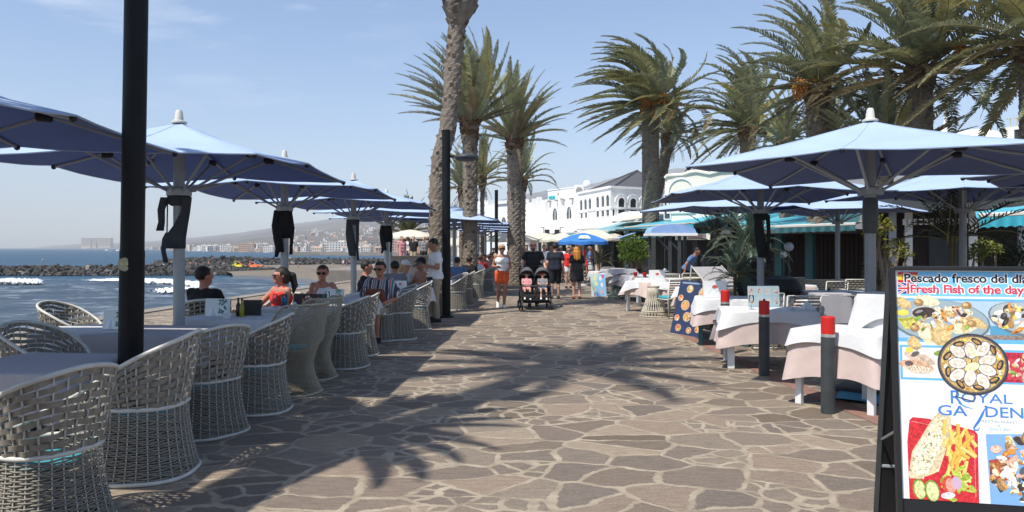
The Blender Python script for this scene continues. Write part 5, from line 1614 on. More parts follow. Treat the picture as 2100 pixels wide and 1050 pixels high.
# --- block with pointed windows and rooftop sign
A, B = V2(1121, 72), V2(1186, 66)
t = thing('white_building', 'white block with two pointed arch windows and a rooftop sign with teal letters', 'building', (0, 0, 0))
f = Facade(A, B)
def ex(mb):
    fbox(mb, f, -.1, .45, 0, 6.05, 0, .35); fbox(mb, f, f.L * .47, f.L * .47 + .45, 0, 6.3, 0, .3)
    fbox(mb, f, -.1, f.L, 6.02, 6.16, -.3, .02)
block(t, 'wall', f, 9, 0, 6.05, 'wall_white', ex)
A2, B2 = V2(1123.5, 74.5), V2(1190, 69.5)
g = Facade(A2, B2)
block(t, 'upper_storey', g, 6, 6.0, 7.35, 'wall_white', lambda mb: fbox(mb, g, 0, g.L, 7.32, 7.42, -.2, .06))
for px in (1139, 1168):
    window(t, f, f.upx(px), 3.05, 5.35, 1.0, 'pointed', (1, 1), frame=.16)
for px in (1129, 1145, 1157, 1175):
    mb = MB(); fbox(mb, f, f.upx(px) - .18, f.upx(px) + .18, 6.0, 6.12, .02, .3); mb.build('roof_spout', M['town_grey'], t)
def text_obj(name, body, size, M4, matn, parent=None, extrude=.002, offset=0.0, sx=1.0, align='LEFT', shear=0.0):
    cu = bpy.data.curves.new(name, 'FONT'); cu.body = body; cu.size = size; cu.extrude = extrude; cu.offset = offset; cu.align_x = align; cu.shear = shear
    cu.resolution_u = 3
    o0 = bpy.data.objects.new(name, cu); COL.objects.link(o0)
    dg = bpy.context.evaluated_depsgraph_get()
    me = bpy.data.meshes.new_from_object(o0.evaluated_get(dg))
    bpy.data.objects.remove(o0); 
    me.transform(Matrix.Diagonal((sx, 1, 1, 1))); me.transform(M4)
    me.materials.clear(); me.materials.append(M[matn])
    o = bpy.data.objects.new(name, me); COL.objects.link(o)
    adopt(o, parent)
    return o
M['teal_letters'] = mat('teal_letters', (.03, .48, .50), .5)
u0 = g.upx(1125.5)
fr = Matrix((( *g.t, 0), (0, 0, 1, 0), (*g.n, 0), (0, 0, 0, 1))).transposed()
M4 = Matrix.Translation(g.p(u0, 6.42, .05)) @ fr
text_obj('sign_lettering', 'aqua', .78, M4, 'teal_letters', t, extrude=.03, sx=.85)
mb = MB(); mb.lathe([(.0, 0), (.14, .0), (.14, .03), (0, .04)], 12); o = mb.build('sign_emblem', M['cane_pale'], t); o.matrix_local = Matrix.Translation(g.p(g.upx(1145), 6.95, .03)) @ fr

# --- satellite dish and air unit on the roof
t = thing('satellite_dish', 'white satellite dish and bracket on the roof left of the hipped roof', 'satellite dish', (*V2(1198, 66.5), 6.1))
mb = MB(); mb.tube([(0, 0, 0), (0, 0, 1.1)], .05, 6); mb.build('mast', M['frame_white'], t)
mb = MB(); rows = [[(.36 * s * math.cos(2 * PI * k / 16), -.1 - .13 * (1 - s * s), .36 * s * math.sin(2 * PI * k / 16)) for k in range(16)] for s in (.02, .3, .6, .85, 1)]
mb.grid(rows, closed=True); mb.build('dish', M['wall_white'], t, smooth=True, loc=(.25, -.1, 1.2), rot=-.6)
t = thing('roof_unit', 'boxy white air unit on the roof beside the satellite dish', 'air conditioner', (*V2(1187, 67.5), 6.1))
mb = MB(); mb.rbox((0, 0, .6), (.9, .6, 1.2), .03); mb.build('casing', M['wall_white'], t)
mb = MB(); mb.lathe([(.0, 0), (.3, 0), (.3, .03), (0, .03)], 14); o = mb.build('fan_grille', M['town_grey'], t); o.rotation_euler = (R(90), 0, 0); o.location = (0, -.31, .7)

# --- low block with battlement, round window
t = thing('white_building', 'white block with pilasters, a round window and an arched window', 'building')
f = Facade(V2(1058, 84), V2(1123, 74))
def ex(mb):
    for px, dz in ((1062, .25), (1081, .4), (1098, .3), (1108, .35)):
        u = f.upx(px); fbox(mb, f, u - .28, u + .28, 0, 6.45 + dz, -.1, .3)
block(t, 'wall', f, 9, 0, 6.45, 'wall_white', ex)
window(t, f, f.upx(1073), 3.3, 5.4, 1.1, 'pointed', (1, 1), frame=.14)
window(t, f, f.upx(1096), 4.9, 5.75, .85, 'circle', (0, 0), frame=.1)
window(t, f, f.upx(1115), 3.7, 4.4, .7, 'rect', (1, 0), frame=.06)
t = thing('white_building', 'long low white building farthest along the front, behind the lamp posts', 'building')
f = Facade(V2(978, 100), V2(1060, 92))
def ex(mb):
    fbox(mb, f, f.L * .0, f.L * .3, 7.2, 7.9, -3, 0); fbox(mb, f, f.L * .55, f.L * .8, 7.2, 7.6, -2, .2)
block(t, 'wall', f, 12, 0, 7.2, 'wall_white', ex)
window(t, f, f.upx(1034), 3.3, 5.5, 1.0, 'pointed', (1, 1), frame=.12)
window(t, f, f.upx(1004), 3.8, 5.2, 1.7, 'rect', (2, 1), frame=.1, gl='town_grey'); window(t, f, f.upx(1016), 3.6, 4.6, .5, 'rect', (0, 0))
window(t, f, f.upx(990), 3.6, 5.0, .8, 'rect', (1, 1))
t = thing('grey_tower_block', 'narrow grey block with dark windows left of the thick palm trunk', 'building')
f = Facade(V2(938, 130), V2(949, 129))
block(t, 'wall', f, 6, 0, 8.4, 'wall_cream')
for i in range(3): window(t, f, f.L * .5, 5.2 + i * 1.0, 5.9 + i * 1.0, .7, 'rect', (0, 0), gl='dark_glass')
t = thing('flat_roof_building', 'dark flat-roofed building glimpsed behind the far lamp post', 'building')
f = Facade(V2(1020, 128), V2(1072, 126)); block(t, 'wall', f, 8, 0, 8.0, 'wall_cream')
mb = MB(); fbox(mb, f, -.8, f.L + .8, 8.0, 8.5, -8, .8); mb.build('roof', M['roof_dark'], t)

# --- cream building with a moulded parapet (right)
t = thing('cream_building', 'cream building with a rounded moulded parapet and a wide arch', 'building')
f = Facade(V2(1363, 41), V2(1520, 39))
prof = [(1363, 395), (1364, 366), (1368, 361), (1380, 360), (1400, 359), (1415, 354), (1428, 352), (1440, 354), (1455, 357), (1475, 352), (1500, 350), (1520, 352)]
mb = MB(); n = len(prof)
vs = []
for o in (0, -2.5):
    for px, py in prof:
        u = f.upx(px); q = f.p(u, 0); vs.append(f.p(u, EYE - (py - 508) / F * q.y, o))
    for px in (1520, 1363): vs.append(f.p(f.upx(px), 0, o))
k = n + 2
mb.add(vs, [tuple(range(k))] + [(i, i + k, (i + 1) % k + k, (i + 1) % k) for i in range(k)])
mb.tube([f.p(f.upx(px), EYE - (py - 508) / F * f.p(f.upx(px), 0).y + .02, .03) for px, py in prof[1:]], .09, 6)
mb.build('wall', M['wall_cream'], t)
window(t, f, f.upx(1397), 3.6, 5.35, 1.35, 'round', (0, 0), gl='wall_cream', frame=.12)
window(t, f, f.upx(1357 + 12), 3.2, 4.5, .3, 'rect', (0, 0), frame=.05)
# --- right-hand white building behind the palms
t = thing('terrace_building', 'tall white building with a roof terrace at the right edge', 'building')
f = Facade(V2(1985, 46), V2(2250, 40))
block(t, 'wall', f, 10, 0, 7.6, 'wall_white')
mb = MB(); g = Facade(V2(2062, 45), V2(2200, 42)); fbox(mb, g, 0, g.L, 7.62, 8.9, -5, 0); mb.build('upper_storey', M['wall_cream'], t)
mb = MB()
for i in range(12):
    fbox(mb, g, .2 + i * .35, .26 + i * .35, 8.9, 9.4, -.1, -.04)
fbox(mb, g, 0, g.L, 9.4, 9.46, -.12, -.02); mb.build('railing', M['frame_white'], t)
for i in range(2): window(t, g, 1 + i * 1.8, 7.9, 8.7, 1.0, 'rect', (1, 0))
p = V2(1940, 40)
tt = thing('chimney_turret', 'white tapering chimney turret between the right-hand palms', 'chimney', (p.x, p.y, 0))
mb = MB(); mb.lathe([(.75, 0), (.75, 6.6), (.5, 6.8), (.35, 7.7), (.12, 8.4), (.10, 9.1), (0, 9.2)], 12); mb.build('shaft', M['wall_white'], tt, smooth=40)
t = thing('dome_roof', 'small pale dome on the roofs right of the big parasol peak', 'roof dome', (*V2(2000, 41), 0))
mb = MB(); mb.lathe([(1.5, 0), (1.5, 7.4)] + [(1.5 * math.cos(a * PI / 12), 7.4 + .75 * math.sin(a * PI / 12)) for a in range(1, 6)] + [(0, 8.15)], 18); mb.build('drum', M['wall_cream'], t, smooth=40)

# --- awnings
def awning(label, fl, fr, rr, rl, matn, valm, val=.28, seed=1, arms=True, scallop=True, group='turquoise awnings over the restaurants'):
    t = thing('awning', label, 'awning', (0, 0, 0), 0, group)
    fl, fr, rr, rl = (Vector(p) for p in (fl, fr, rr, rl))
    mb = MB(); n, m = 16, 8
    def pt(i, j, o=0.0):
        u, v = i / n, j / m
        q = (fl.lerp(fr, u)).lerp(rl.lerp(rr, u), v)
        q.z -= .10 * math.sin(PI * v) + .02 * mnoise.noise((u * 7, v * 3, seed)) + o
        return q
    mb.grid([[pt(i, j) for i in range(n + 1)] for j in range(m + 1)]); mb.grid([[pt(n - i, j, .01) for i in range(n + 1)] for j in range(m + 1)])
    mb.build('canvas', M[matn], t, smooth=True)
    mb = MB(); mb.tube([fl, fr], .05, 6); mb.build('front_rail', M['frame_white'], t)
    d = (fr - fl).normalized()
    rows = []
    k = 60
    for z in (0, .5, 1):
        rows.append([fl.lerp(fr, i / k) + Vector((d.y, -d.x, 0)) * (.05 + .03 * math.sin(i * .9) * z) * (1 if d.x > 0 else -1) + Vector((0, 0, -.04 - val * z * (1 - .14 * abs(math.sin(i * PI / 5))))) for i in range(k + 1)])
    mb = MB(); mb.grid(rows); mb.build('valance', M[valm], t, smooth=True)
    if arms:
        for s in (.08, .92):
            a = rl.lerp(rr, s) + Vector((0, 0, -.25)); b = fl.lerp(fr, s) + Vector((0, 0, -.05))
            mb = MB(); mb.tube([a, a.lerp(b, .5) + Vector((.3, 0, -.1)), b], .03, 6); mb.build('arm', M['frame_white'], t)
    return t
M['valance_t'] = mat('valance_t', (.06, .46, .60), .8, trans=.3)
def W3(px, Y, z): return Vector(((px - 1050) / F * Y, Y, z))
a1 = awning('turquoise awning farthest along the restaurants, above the blue beach parasol', W3(1160, 45.5, 2.5), W3(1249, 40, 2.5), W3(1412, 50, 3.6), W3(1268, 52.5, 3.35), 'turquoise_pale', 'valance_t')
a2 = awning('turquoise awning in the middle, behind the domed kiosk', W3(1281, 41, 2.72), W3(1424, 34.5, 2.75), W3(1560, 42, 4.1), W3(1345, 48, 3.6), 'turquoise', 'valance_t', seed=2)
a3 = awning('long turquoise awning behind the potted palms', W3(1417, 40, 2.52), W3(1648, 29.5, 2.5), W3(1775, 36, 3.7), W3(1455, 48, 3.9), 'turquoise', 'valance_t', seed=3)
awning('dark teal awning side sloping towards the pillar above the red-brown wall', W3(1590, 22.0, 2.22), W3(1755, 20.6, 2.26), W3(1775, 24, 3.15), W3(1690, 25, 2.45), 'teal_paint', 'teal_paint', .16, 4)
awning('turquoise awning at the right edge above the fish board', W3(2008, 14.8, 2.24), W3(2240, 13.8, 2.30), W3(2250, 16.5, 2.75), W3(2000, 17.4, 2.45), 'turquoise', 'valance_t', .22, 5)
awning('beige awning roof between the two turquoise rows', W3(1700, 27, 3.0), W3(1800, 26, 3.05), W3(1810, 30, 3.6), W3(1715, 31, 3.5), 'cream_canvas', 'cream_canvas', .05, 6)
awning('broad white awning stretched in front of the white buildings', (.7, 72, 2.72), (4.3, 53.5, 2.75), (9.2, 57.4, 4.4), (1.0, 83, 4.7), 'white_canvas', 'white_canvas', .3, 7, False)
awning('white awning in front of the corner building, behind the turquoise one', (4.6, 52.2, 2.9), (9.6, 48, 3.0), (13.2, 59, 4.5), (9.0, 57, 4.4), 'white_canvas', 'white_canvas', .2, 8, False)
awning('pale tan awning edge above the turquoise row', W3(1255, 49, 3.30), W3(1360, 45, 3.42), W3(1420, 49, 4.0), W3(1290, 53, 3.9), 'cream_canvas', 'cream_canvas', .06, 9, False)
# faint lettering panels on the valances
M['faint'] = mat('faint', (.34, .58, .64), .8)
for aw, s0, s1 in ((a1, .36, .72), (a2, .30, .75)):
    v = [k for k in KIDS[aw.name] if k.name.startswith('valance')][0]
    me = v.data; xs_ = [vv.co for vv in me.vertices]
    p0, p1 = xs_[0], xs_[60]
    d = (p1 - p0).normalized(); nn = Vector((d.y, -d.x, 0))
    a = p0.lerp(p1, s0) + nn * .05; b = p0.lerp(p1, s1) + nn * .05
    mb = MB(); mb.slab([a + Vector((0, 0, -.05)), a + Vector((0, 0, -.22)), b + Vector((0, 0, -.22)), b + Vector((0, 0, -.05))], .004); mb.build('name_panel', M['faint'], v)

# --- restaurant front on the right: red-brown boards, teal pillars
t = thing('restaurant_building', 'restaurant front of dark red-brown boards with teal pillars, in deep shade', 'restaurant')
f = Facade(V2(1560, 26), V2(1770, 23.5))
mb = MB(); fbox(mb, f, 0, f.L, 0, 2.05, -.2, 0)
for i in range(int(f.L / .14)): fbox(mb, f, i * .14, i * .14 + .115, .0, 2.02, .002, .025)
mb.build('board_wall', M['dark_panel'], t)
mb = MB(); fbox(mb, f, -.3, f.L + .3, 2.05, 2.17, -2, 2.6); mb.build('roof', M['roof_dark'], t)  # front overhang lengthened to keep boards and pillars in shade
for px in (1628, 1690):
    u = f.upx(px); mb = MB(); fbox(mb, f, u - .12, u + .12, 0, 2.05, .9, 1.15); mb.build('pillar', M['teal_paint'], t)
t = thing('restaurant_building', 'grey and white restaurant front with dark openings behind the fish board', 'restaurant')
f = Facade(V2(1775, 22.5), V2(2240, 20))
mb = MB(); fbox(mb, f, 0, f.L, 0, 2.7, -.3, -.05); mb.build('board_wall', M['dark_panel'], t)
mb = MB(); fbox(mb, f, -.1, f.L, 2.62, 3.2, -4, 1.8); mb.build('roof', M['post_grey'], t)
for px in (1830, 1862, 1990, 2088, 2160):
    u = f.upx(px); mb = MB(); fbox(mb, f, u - .10, u + .10, 0, 2.62, .6, .85); mb.build('pillar', M['wall_white' if px in (1862, 1990) else 'pole_grey'], t)
mb = MB(); u0, u1 = f.upx(1850), f.upx(2005)
for i in range(14): fbox(mb, f, u0 + (u1 - u0) * i / 14, u0 + (u1 - u0) * (i + .62) / 14, 2.25, 2.42, .9, 1.0)
mb.build('white_valance', M['wall_white'], t)
mb = MB(); u0, u1 = f.upx(1905), f.upx(1980); fbox(mb, f, u0, u1, .0, 2.1, .0, .05); mb.build('door', M['post_grey'], t)
mb = MB(); u0, u1 = f.upx(2000), f.upx(2085); fbox(mb, f, u0, u1, .9, 1.0, .4, .5); mb.build('rail', M['frame_white'], t)
# dim bar interior behind the display counters
t = thing('bar_front', 'open bar front with a pale sign board in the shade behind the potted palms', 'bar')
f = Facade(V2(1262, 40), V2(1600, 33))
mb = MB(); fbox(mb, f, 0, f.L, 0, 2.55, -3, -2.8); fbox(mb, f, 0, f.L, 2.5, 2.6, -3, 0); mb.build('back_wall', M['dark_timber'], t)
for px in (1285, 1340, 1425, 1520):
    u = f.upx(px); mb = MB(); fbox(mb, f, u - .14, u + .14, 0, 2.5, -.3, 0); mb.build('pillar', M['dark_timber'], t)
u0, u1 = f.upx(1391), f.upx(1462); mb = MB(); fbox(mb, f, u0, u1, 1.98, 2.28, .2, .26); mb.build('sign_board', M['wall_cream'], t)
M['sign_red'] = mat('sign_red', (.50, .10, .08), .6)
sb = bpy.data.objects['sign_board']
mb = MB(); rr_ = random.Random(4)
for i in range(9):
    u = f.upx(1417) + i * (f.upx(1447) - f.upx(1417)) / 9
    p = [f.p(u + .02 + .05 * (v % 2), 2.06 + v * .05, .265) for v in range(4)]
    mb.tube(p, .018, 4)
mb.build('scrawled_lettering', M['sign_red'], sb)
mb = MB(); u0, u1 = f.upx(1400), f.upx(1500); fbox(mb, f, u0, u1, 0, 1.05, -1.4, -.8); mb.build('counter', M['dark_timber'], t)

# --- domed kiosk
t = thing('kiosk', 'dark timber kiosk with a pale blue domed canopy and white fascia', 'kiosk', (*V2(1374, 25.5), 0))
mb = MB(); rows = []
for i in range(9):
    a = PI * i / 8
    rows.append([(-.78 * math.cos(a) * (1 if True else 0), -.55 + 1.1 * j / 4, 2.10 + .30 * math.sin(a) ** .8) for j in range(5)])
mb.grid(rows)
for j in (0, 4): mb.add([rows[i][j] for i in range(9)], [tuple(range(9))])
M['dome_blue'] = mat('dome_blue', (.28, .44, .74), .7, trans=.1)
mb.build('canopy', M['dome_blue'], t, smooth=40)
mb = MB(); mb.box((0, 0, 2.05), (1.62, 1.16, .09)); mb.build('fascia', M['wall_white'], t)
for x in (-.1, .22, -.62, .62):
    mb = MB(); mb.box((x, -.45 if abs(x) < .3 else .45, 1.0), (.10, .10, 2.0))
    if abs(x) < .3: mb.tube([(x, -.45, 1.45), (x - .45, -.45, 1.98)], .045, 4)
    mb.build('post', M['post_grey'], t)
t = thing('side_canopy', 'small blue lean-to canopy left of the domed kiosk', 'canopy', (*V2(1305, 28), 0))
mb = MB(); mb.grid([[(-.75, -.6, 1.95), (-.1, -.6, 2.16)], [(-.75, .6, 1.95), (-.1, .6, 2.16)]]); mb.grid([[(-.1, -.6, 2.15), (-.75, -.6, 1.94)], [(-.1, .6, 2.15), (-.75, .6, 1.94)]]); mb.build('canvas', M['dome_blue'], t)
mb = MB(); mb.box((-.3, .5, 1.05), (.12, .12, 2.1)); mb.tube([(-.7, -.55, 1.93), (.9, -.55, 2.0)], .035, 4); mb.build('post', M['teal_paint'], t)
# --- glass guarded grill counter
t = thing('display_counter', 'dark display counter with curved glass guard under the kiosk', 'counter', (*V2(1350, 23.6), 0), -.1)
mb = MB(); mb.rbox((0, 0, .39), (1.15, .6, .78), .02); mb.build('body', M['post_grey'], t)
mb = MB(); mb.grid([[(-.52, -.30, .79), (.52, -.30, .79)], [(-.55, -.36, 1.0), (.55, -.36, 1.0)], [(-.58, -.34, 1.18), (.58, -.34, 1.18)]]); mb.build('glass_guard', M['clear_glass'], t, smooth=True)
mb = MB(); mb.lathe([(.13, 0), (.15, .04), (.12, .08), (0, .09)], 14, (.2, -.05, .79)); mb.lathe([(.07, .09), (.05, .14), (0, .16)], 12, (.2, -.05, .79)); mb.build('pot', M['silver'], t, smooth=40)
# grey wall panels, tilted menu desk, covered barbecue
t = thing('windbreak_panel', 'grey windbreak panel with legs behind the parasol pole', 'panel', (*V2(1578, 15.6), 0))
mb = MB(); mb.rbox((0, 0, .62), (1.5, .05, .72), .01); mb.build('panel', M['post_grey'], t)
mb = MB()
for x in (-.7, .7): 
    m2 = MB(); m2.box((x, 0, .13), (.05, .3, .26)); m2.build('leg', M['post_grey'], t)
t = thing('menu_desk', 'slanted grey menu desk on a white frame beside the leaning food poster', 'menu stand', (*V2(1467, 16.2), 0), R(28))
mb = MB(); mb.slab([(-.42, -.24, .78), (.42, -.24, .78), (.42, .26, 1.18), (-.42, .26, 1.18)], .03); mb.build('panel', M['cloth_grey'], t)
mb = MB(); mb.tube([(.44, -.26, .0), (.44, -.25, .78), (.44, .27, 1.2), (.44, .42, .0)], .018, 6); m2 = mb; mb.build('frame', M['frame_white'], t)
mb = MB(); mb.tube([(-.44, -.26, .0), (-.44, -.25, .78), (-.44, .27, 1.2), (-.44, .42, .0)], .018, 6); mb.build('frame', M['frame_white'], t)
mb = MB(); mb.rbox((0, .15, .40), (.76, .3, .7), .02); mb.build('cabinet', M['post_grey'], t)
t = thing('barbecue', 'covered black barbecue in the shade behind the middle bollard', 'barbecue', (*V2(1600, 14.2), 0))
mb = MB(); mb.lathe([(.0, .55), (.2, .56), (.30, .72), (.33, .8), (.33, .84), (.26, 1.0), (.1, 1.06), (0, 1.06)], 16, sx=1.25, sy=.8); mb.build('drum', M['black_plastic'], t, smooth=40)
for x in (-.3, .3):
    mb = MB(); mb.box((x, 0, .3), (.05, .4, .6)); mb.build('leg', M['black_metal'], t)
for i, (px, py, rad) in enumerate(((1607, 522, .085), (1618, 506, .11))):
    t = thing('globe_lamp', ('small white globe lamp by the teal pillar', 'larger grey globe lamp behind the small one')[i], 'lamp', (*V2(px, 17.5), 0))
    z = W(px, py, 17.5).z
    mb = MB(); mb.tube([(0, 0, 0), (0, 0, z - rad)], .022, 6); mb.build('post', M['post_grey'], t)
    mb = MB(); mb.ball((0, 0, z), rad, 14); mb.build('globe', M['frame_white' if i == 0 else 'pole_grey'], t, smooth=True)
# round wicker baskets/low wall
t = thing('wicker_wall', 'low curved wicker screen beside the long sunlit table', 'screen', (*V2(1670, 19.5), 0))
mb = MB()
for i in range(14):
    mb.tube([(-.85 + 1.7 * k / 20, -.25 * math.sin(PI * k / 20) + .012 * math.sin(k * 2.4 + i * PI), .04 + i * .055) for k in range(21)], .024, 5)
mb.build('weave', M['cane_pale'], t)
t = thing('wicker_tray', 'round pale wicker basket lid lying beyond the strap chairs', 'basket', (*V2(1421, 20.0), .70))
mb = MB(); mb.lathe([(0, .04), (.2, .05), (.25, .09), (.26, .1), (.27, .08), (.2, 0), (0, 0)], 22); mb.build('basket', M['cane_pale'], t, smooth=True)
t2 = thing('wicker_stand', 'small dark stand under the round wicker basket lid', 'stand', (*V2(1421, 20.0), 0))
mb = MB(); mb.lathe([(.18, 0), (.05, .04), (.04, .64), (.2, .69), (.2, .70), (0, .70)], 12); mb.build('stem', M['dark_timber'], t2, smooth=40)
# sea-side stone wall
t = setp(MB().build('x', M['stone_wall']), None) if False else None
mb = MB(); a, b = V2(803, 29), V2(905, 30.5)
f = Facade(a, b); fbox(mb, f, 0, f.L, -.2, 1.22, -.35, 0); 
st_ = mb.build('stone_wall', M['stone_wall']); setp(st_, 'grey stone wall across the terrace behind the waiter', 'wall')
mb = MB(); fbox(mb, f, -.05, f.L + .05, 1.22, 1.28, -.4, .05); mb.build('coping', M['concrete'], st_)
# dark sign boards in front of the white awning
t = thing('sign_frame', 'dark hanging sign frames in front of the white awning', 'sign', (*V2(1133, 53), 0))
mb = MB()
for x in (-.62, .55): mb.box((x, 0, 1.5), (.06, .06, 3.0)); 
for x in (-.72, .68): mb.box((x, 0, 2.98), (.32, .1, .07))
p_ = MB(); p_.box((-.62, 0, 1.5), (.06, .06, 3.0)); p_.box((-.72, 0, 3.03), (.32, .1, .06)); p_.build('post', M['post_grey'], t)
p_ = MB(); p_.box((.55, 0, 1.5), (.06, .06, 3.0)); p_.box((.66, 0, 3.03), (.32, .1, .06)); p_.build('post', M['post_grey'], t)
for x in (-.38, .32):
    p_ = MB(); p_.rbox((x, 0, 2.66), (.36, .05, .5), .02); p_.build('panel', M['dark_timber'], t)

# shaded shop row under the white awnings
t = thing('shop_row', 'row of dark open shops in the shade under the cream parasols', 'shops')
f = Facade(V2(1040, 66), V2(1275, 46))
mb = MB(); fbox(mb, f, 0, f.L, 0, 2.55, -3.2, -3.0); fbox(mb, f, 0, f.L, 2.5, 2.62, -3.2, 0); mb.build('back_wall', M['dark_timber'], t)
rs = random.Random(5)
M['shop_goods'] = mat('shop_goods', (1, 1, 1), .8, attr=True)
for i in range(9):
    u = f.L * (i + .5) / 9
    mb = MB(); fbox(mb, f, u - .16, u + .16, 0, 2.5, -.3, 0); mb.build('pillar', M['town_cream' if i % 2 else 'dark_timber'], t)
    mb = MB()
    for k in range(7):
        c = rs.choice(((.5, .1, .08), (.6, .55, .5), (.1, .2, .4), (.5, .35, .1), (.05, .05, .06), (.4, .4, .42)))
        du = rs.uniform(-.9, .9); v = rs.uniform(.3, 1.7); o = -rs.uniform(1, 2.4)
        p = f.p(u + du, v, o); mb.rbox(p, (rs.uniform(.2, .5), .2, rs.uniform(.3, .7)), .03, col=c)
    mb.build('goods', M['shop_goods'], t)['kind'] = 'stuff'
# ================================================================== people
def surface_nets(f, org, h):
    ins = f < 0
    nx, ny, nz = f.shape
    c = [(0, 0, 0), (1, 0, 0), (0, 1, 0), (1, 1, 0), (0, 0, 1), (1, 0, 1), (0, 1, 1), (1, 1, 1)]
    def sh(a, d): return a[d[0]:nx - 1 + d[0], d[1]:ny - 1 + d[1], d[2]:nz - 1 + d[2]]
    cnt = sum(sh(ins, d).astype(np.int8) for d in c)
    act = (cnt > 0) & (cnt < 8)
    idx = np.argwhere(act)
    if len(idx) == 0: return np.zeros((0, 3)), []
    vid = -np.ones(act.shape, dtype=np.int64); vid[act] = np.arange(len(idx))
    acc = np.zeros((len(idx), 3)); n = np.zeros(len(idx))
    for a in range(8):
        for b in range(a + 1, 8):
            d = [c[b][k] - c[a][k] for k in range(3)]
            if sum(abs(q) for q in d) != 1: continue
            fa = sh(f, c[a])[act]; fb = sh(f, c[b])[act]
            m = (fa < 0) != (fb < 0)
            t = np.where(m, fa / np.where(np.abs(fa - fb) < 1e-12, 1, fa - fb), 0)
            p = np.array(c[a])[None, :] + t[:, None] * np.array(d)[None, :]
            acc += np.where(m[:, None], p, 0); n += m
    V = (idx + acc / np.maximum(n, 1)[:, None]) * h + np.array(org)
    faces = []
    for ax in range(3):
        b, cc = [(1, 2), (2, 0), (0, 1)][ax]
        sl0 = [slice(1, -1)] * 3; sl0[ax] = slice(0, -1)
        A = ins[tuple(sl0)]
        sl1 = list(sl0); sl1[ax] = slice(1, None)
        B = ins[tuple(sl1)]
        e = np.argwhere(A != B)
        s = A[tuple(e.T)] if len(e) else np.zeros(0, bool)
        e = e + 1; e[:, ax] -= 1
        def g(db, dc):
            q = e.copy(); q[:, b] -= db; q[:, cc] -= dc
            return vid[tuple(q.T)]
        q = np.stack([g(1, 1), g(0, 1), g(0, 0), g(1, 0)], 1)
        q = np.where(s[:, None], q, q[:, ::-1])
        faces.append(q)
    return V, np.concatenate(faces).tolist()

def sdf_mesh(prims, h, k=.02, clips=(), pad=.03, warp=None):
    """prims: (a, b, ra, rb) tapered capsules melted into one skin; clips: f(X, Y, Z) > 0 is cut away"""
    lo = np.min([np.minimum(np.array(p[0]) - p[2], np.array(p[1]) - p[3]) for p in prims], 0) - pad
    hi = np.max([np.maximum(np.array(p[0]) + p[2], np.array(p[1]) + p[3]) for p in prims], 0) + pad
    n = np.ceil((hi - lo) / h).astype(int) + 1
    ax = [lo[i] + h * np.arange(n[i]) for i in range(3)]
    f = np.full(tuple(n), 1.0)
    for a, b, ra, rb in prims:
        a = np.array(a, float); b = np.array(b, float)
        m = max(ra, rb) + k * 3 + h * 2
        i0 = [max(0, int((min(a[i], b[i]) - m - lo[i]) / h)) for i in range(3)]
        i1 = [min(n[i], int((max(a[i], b[i]) + m - lo[i]) / h) + 2) for i in range(3)]
        X, Y, Z = np.meshgrid(*[ax[i][i0[i]:i1[i]] for i in range(3)], indexing='ij')
        d = b - a; L2 = max(d @ d, 1e-9)
        t = np.clip(((X - a[0]) * d[0] + (Y - a[1]) * d[1] + (Z - a[2]) * d[2]) / L2, 0, 1)
        dist = np.sqrt((X - a[0] - t * d[0]) ** 2 + (Y - a[1] - t * d[1]) ** 2 + (Z - a[2] - t * d[2]) ** 2) - (ra + t * (rb - ra))
        s = f[i0[0]:i1[0], i0[1]:i1[1], i0[2]:i1[2]]
        hh = np.maximum(k - np.abs(s - dist), 0) / k
        f[i0[0]:i1[0], i0[1]:i1[1], i0[2]:i1[2]] = np.minimum(s, dist) - hh * hh * k * .25
    if clips:
        X, Y, Z = np.meshgrid(*ax, indexing='ij')
        for cfun in clips: f = np.maximum(f, cfun(X, Y, Z))
    f[0], f[-1] = 1, 1; f[:, 0], f[:, -1] = 1, 1; f[:, :, 0], f[:, :, -1] = 1, 1
    return surface_nets(f, lo, h)

def mesh_part(name, VF, matl, parent, xf=None, extra=None):
    V, Fc = VF
    mb = MB()
    mb.v = [tuple(v) for v in V]; mb.f = [tuple(q) for q in Fc]; mb.m = [0] * len(Fc); mb.c = [(1, 1, 1)] * len(Fc)
    if xf is not None: mb.v = [tuple(xf @ Vector(v)) for v in mb.v]
    if extra: extra(mb)
    return mb.build(name, M[matl], parent, smooth=True)

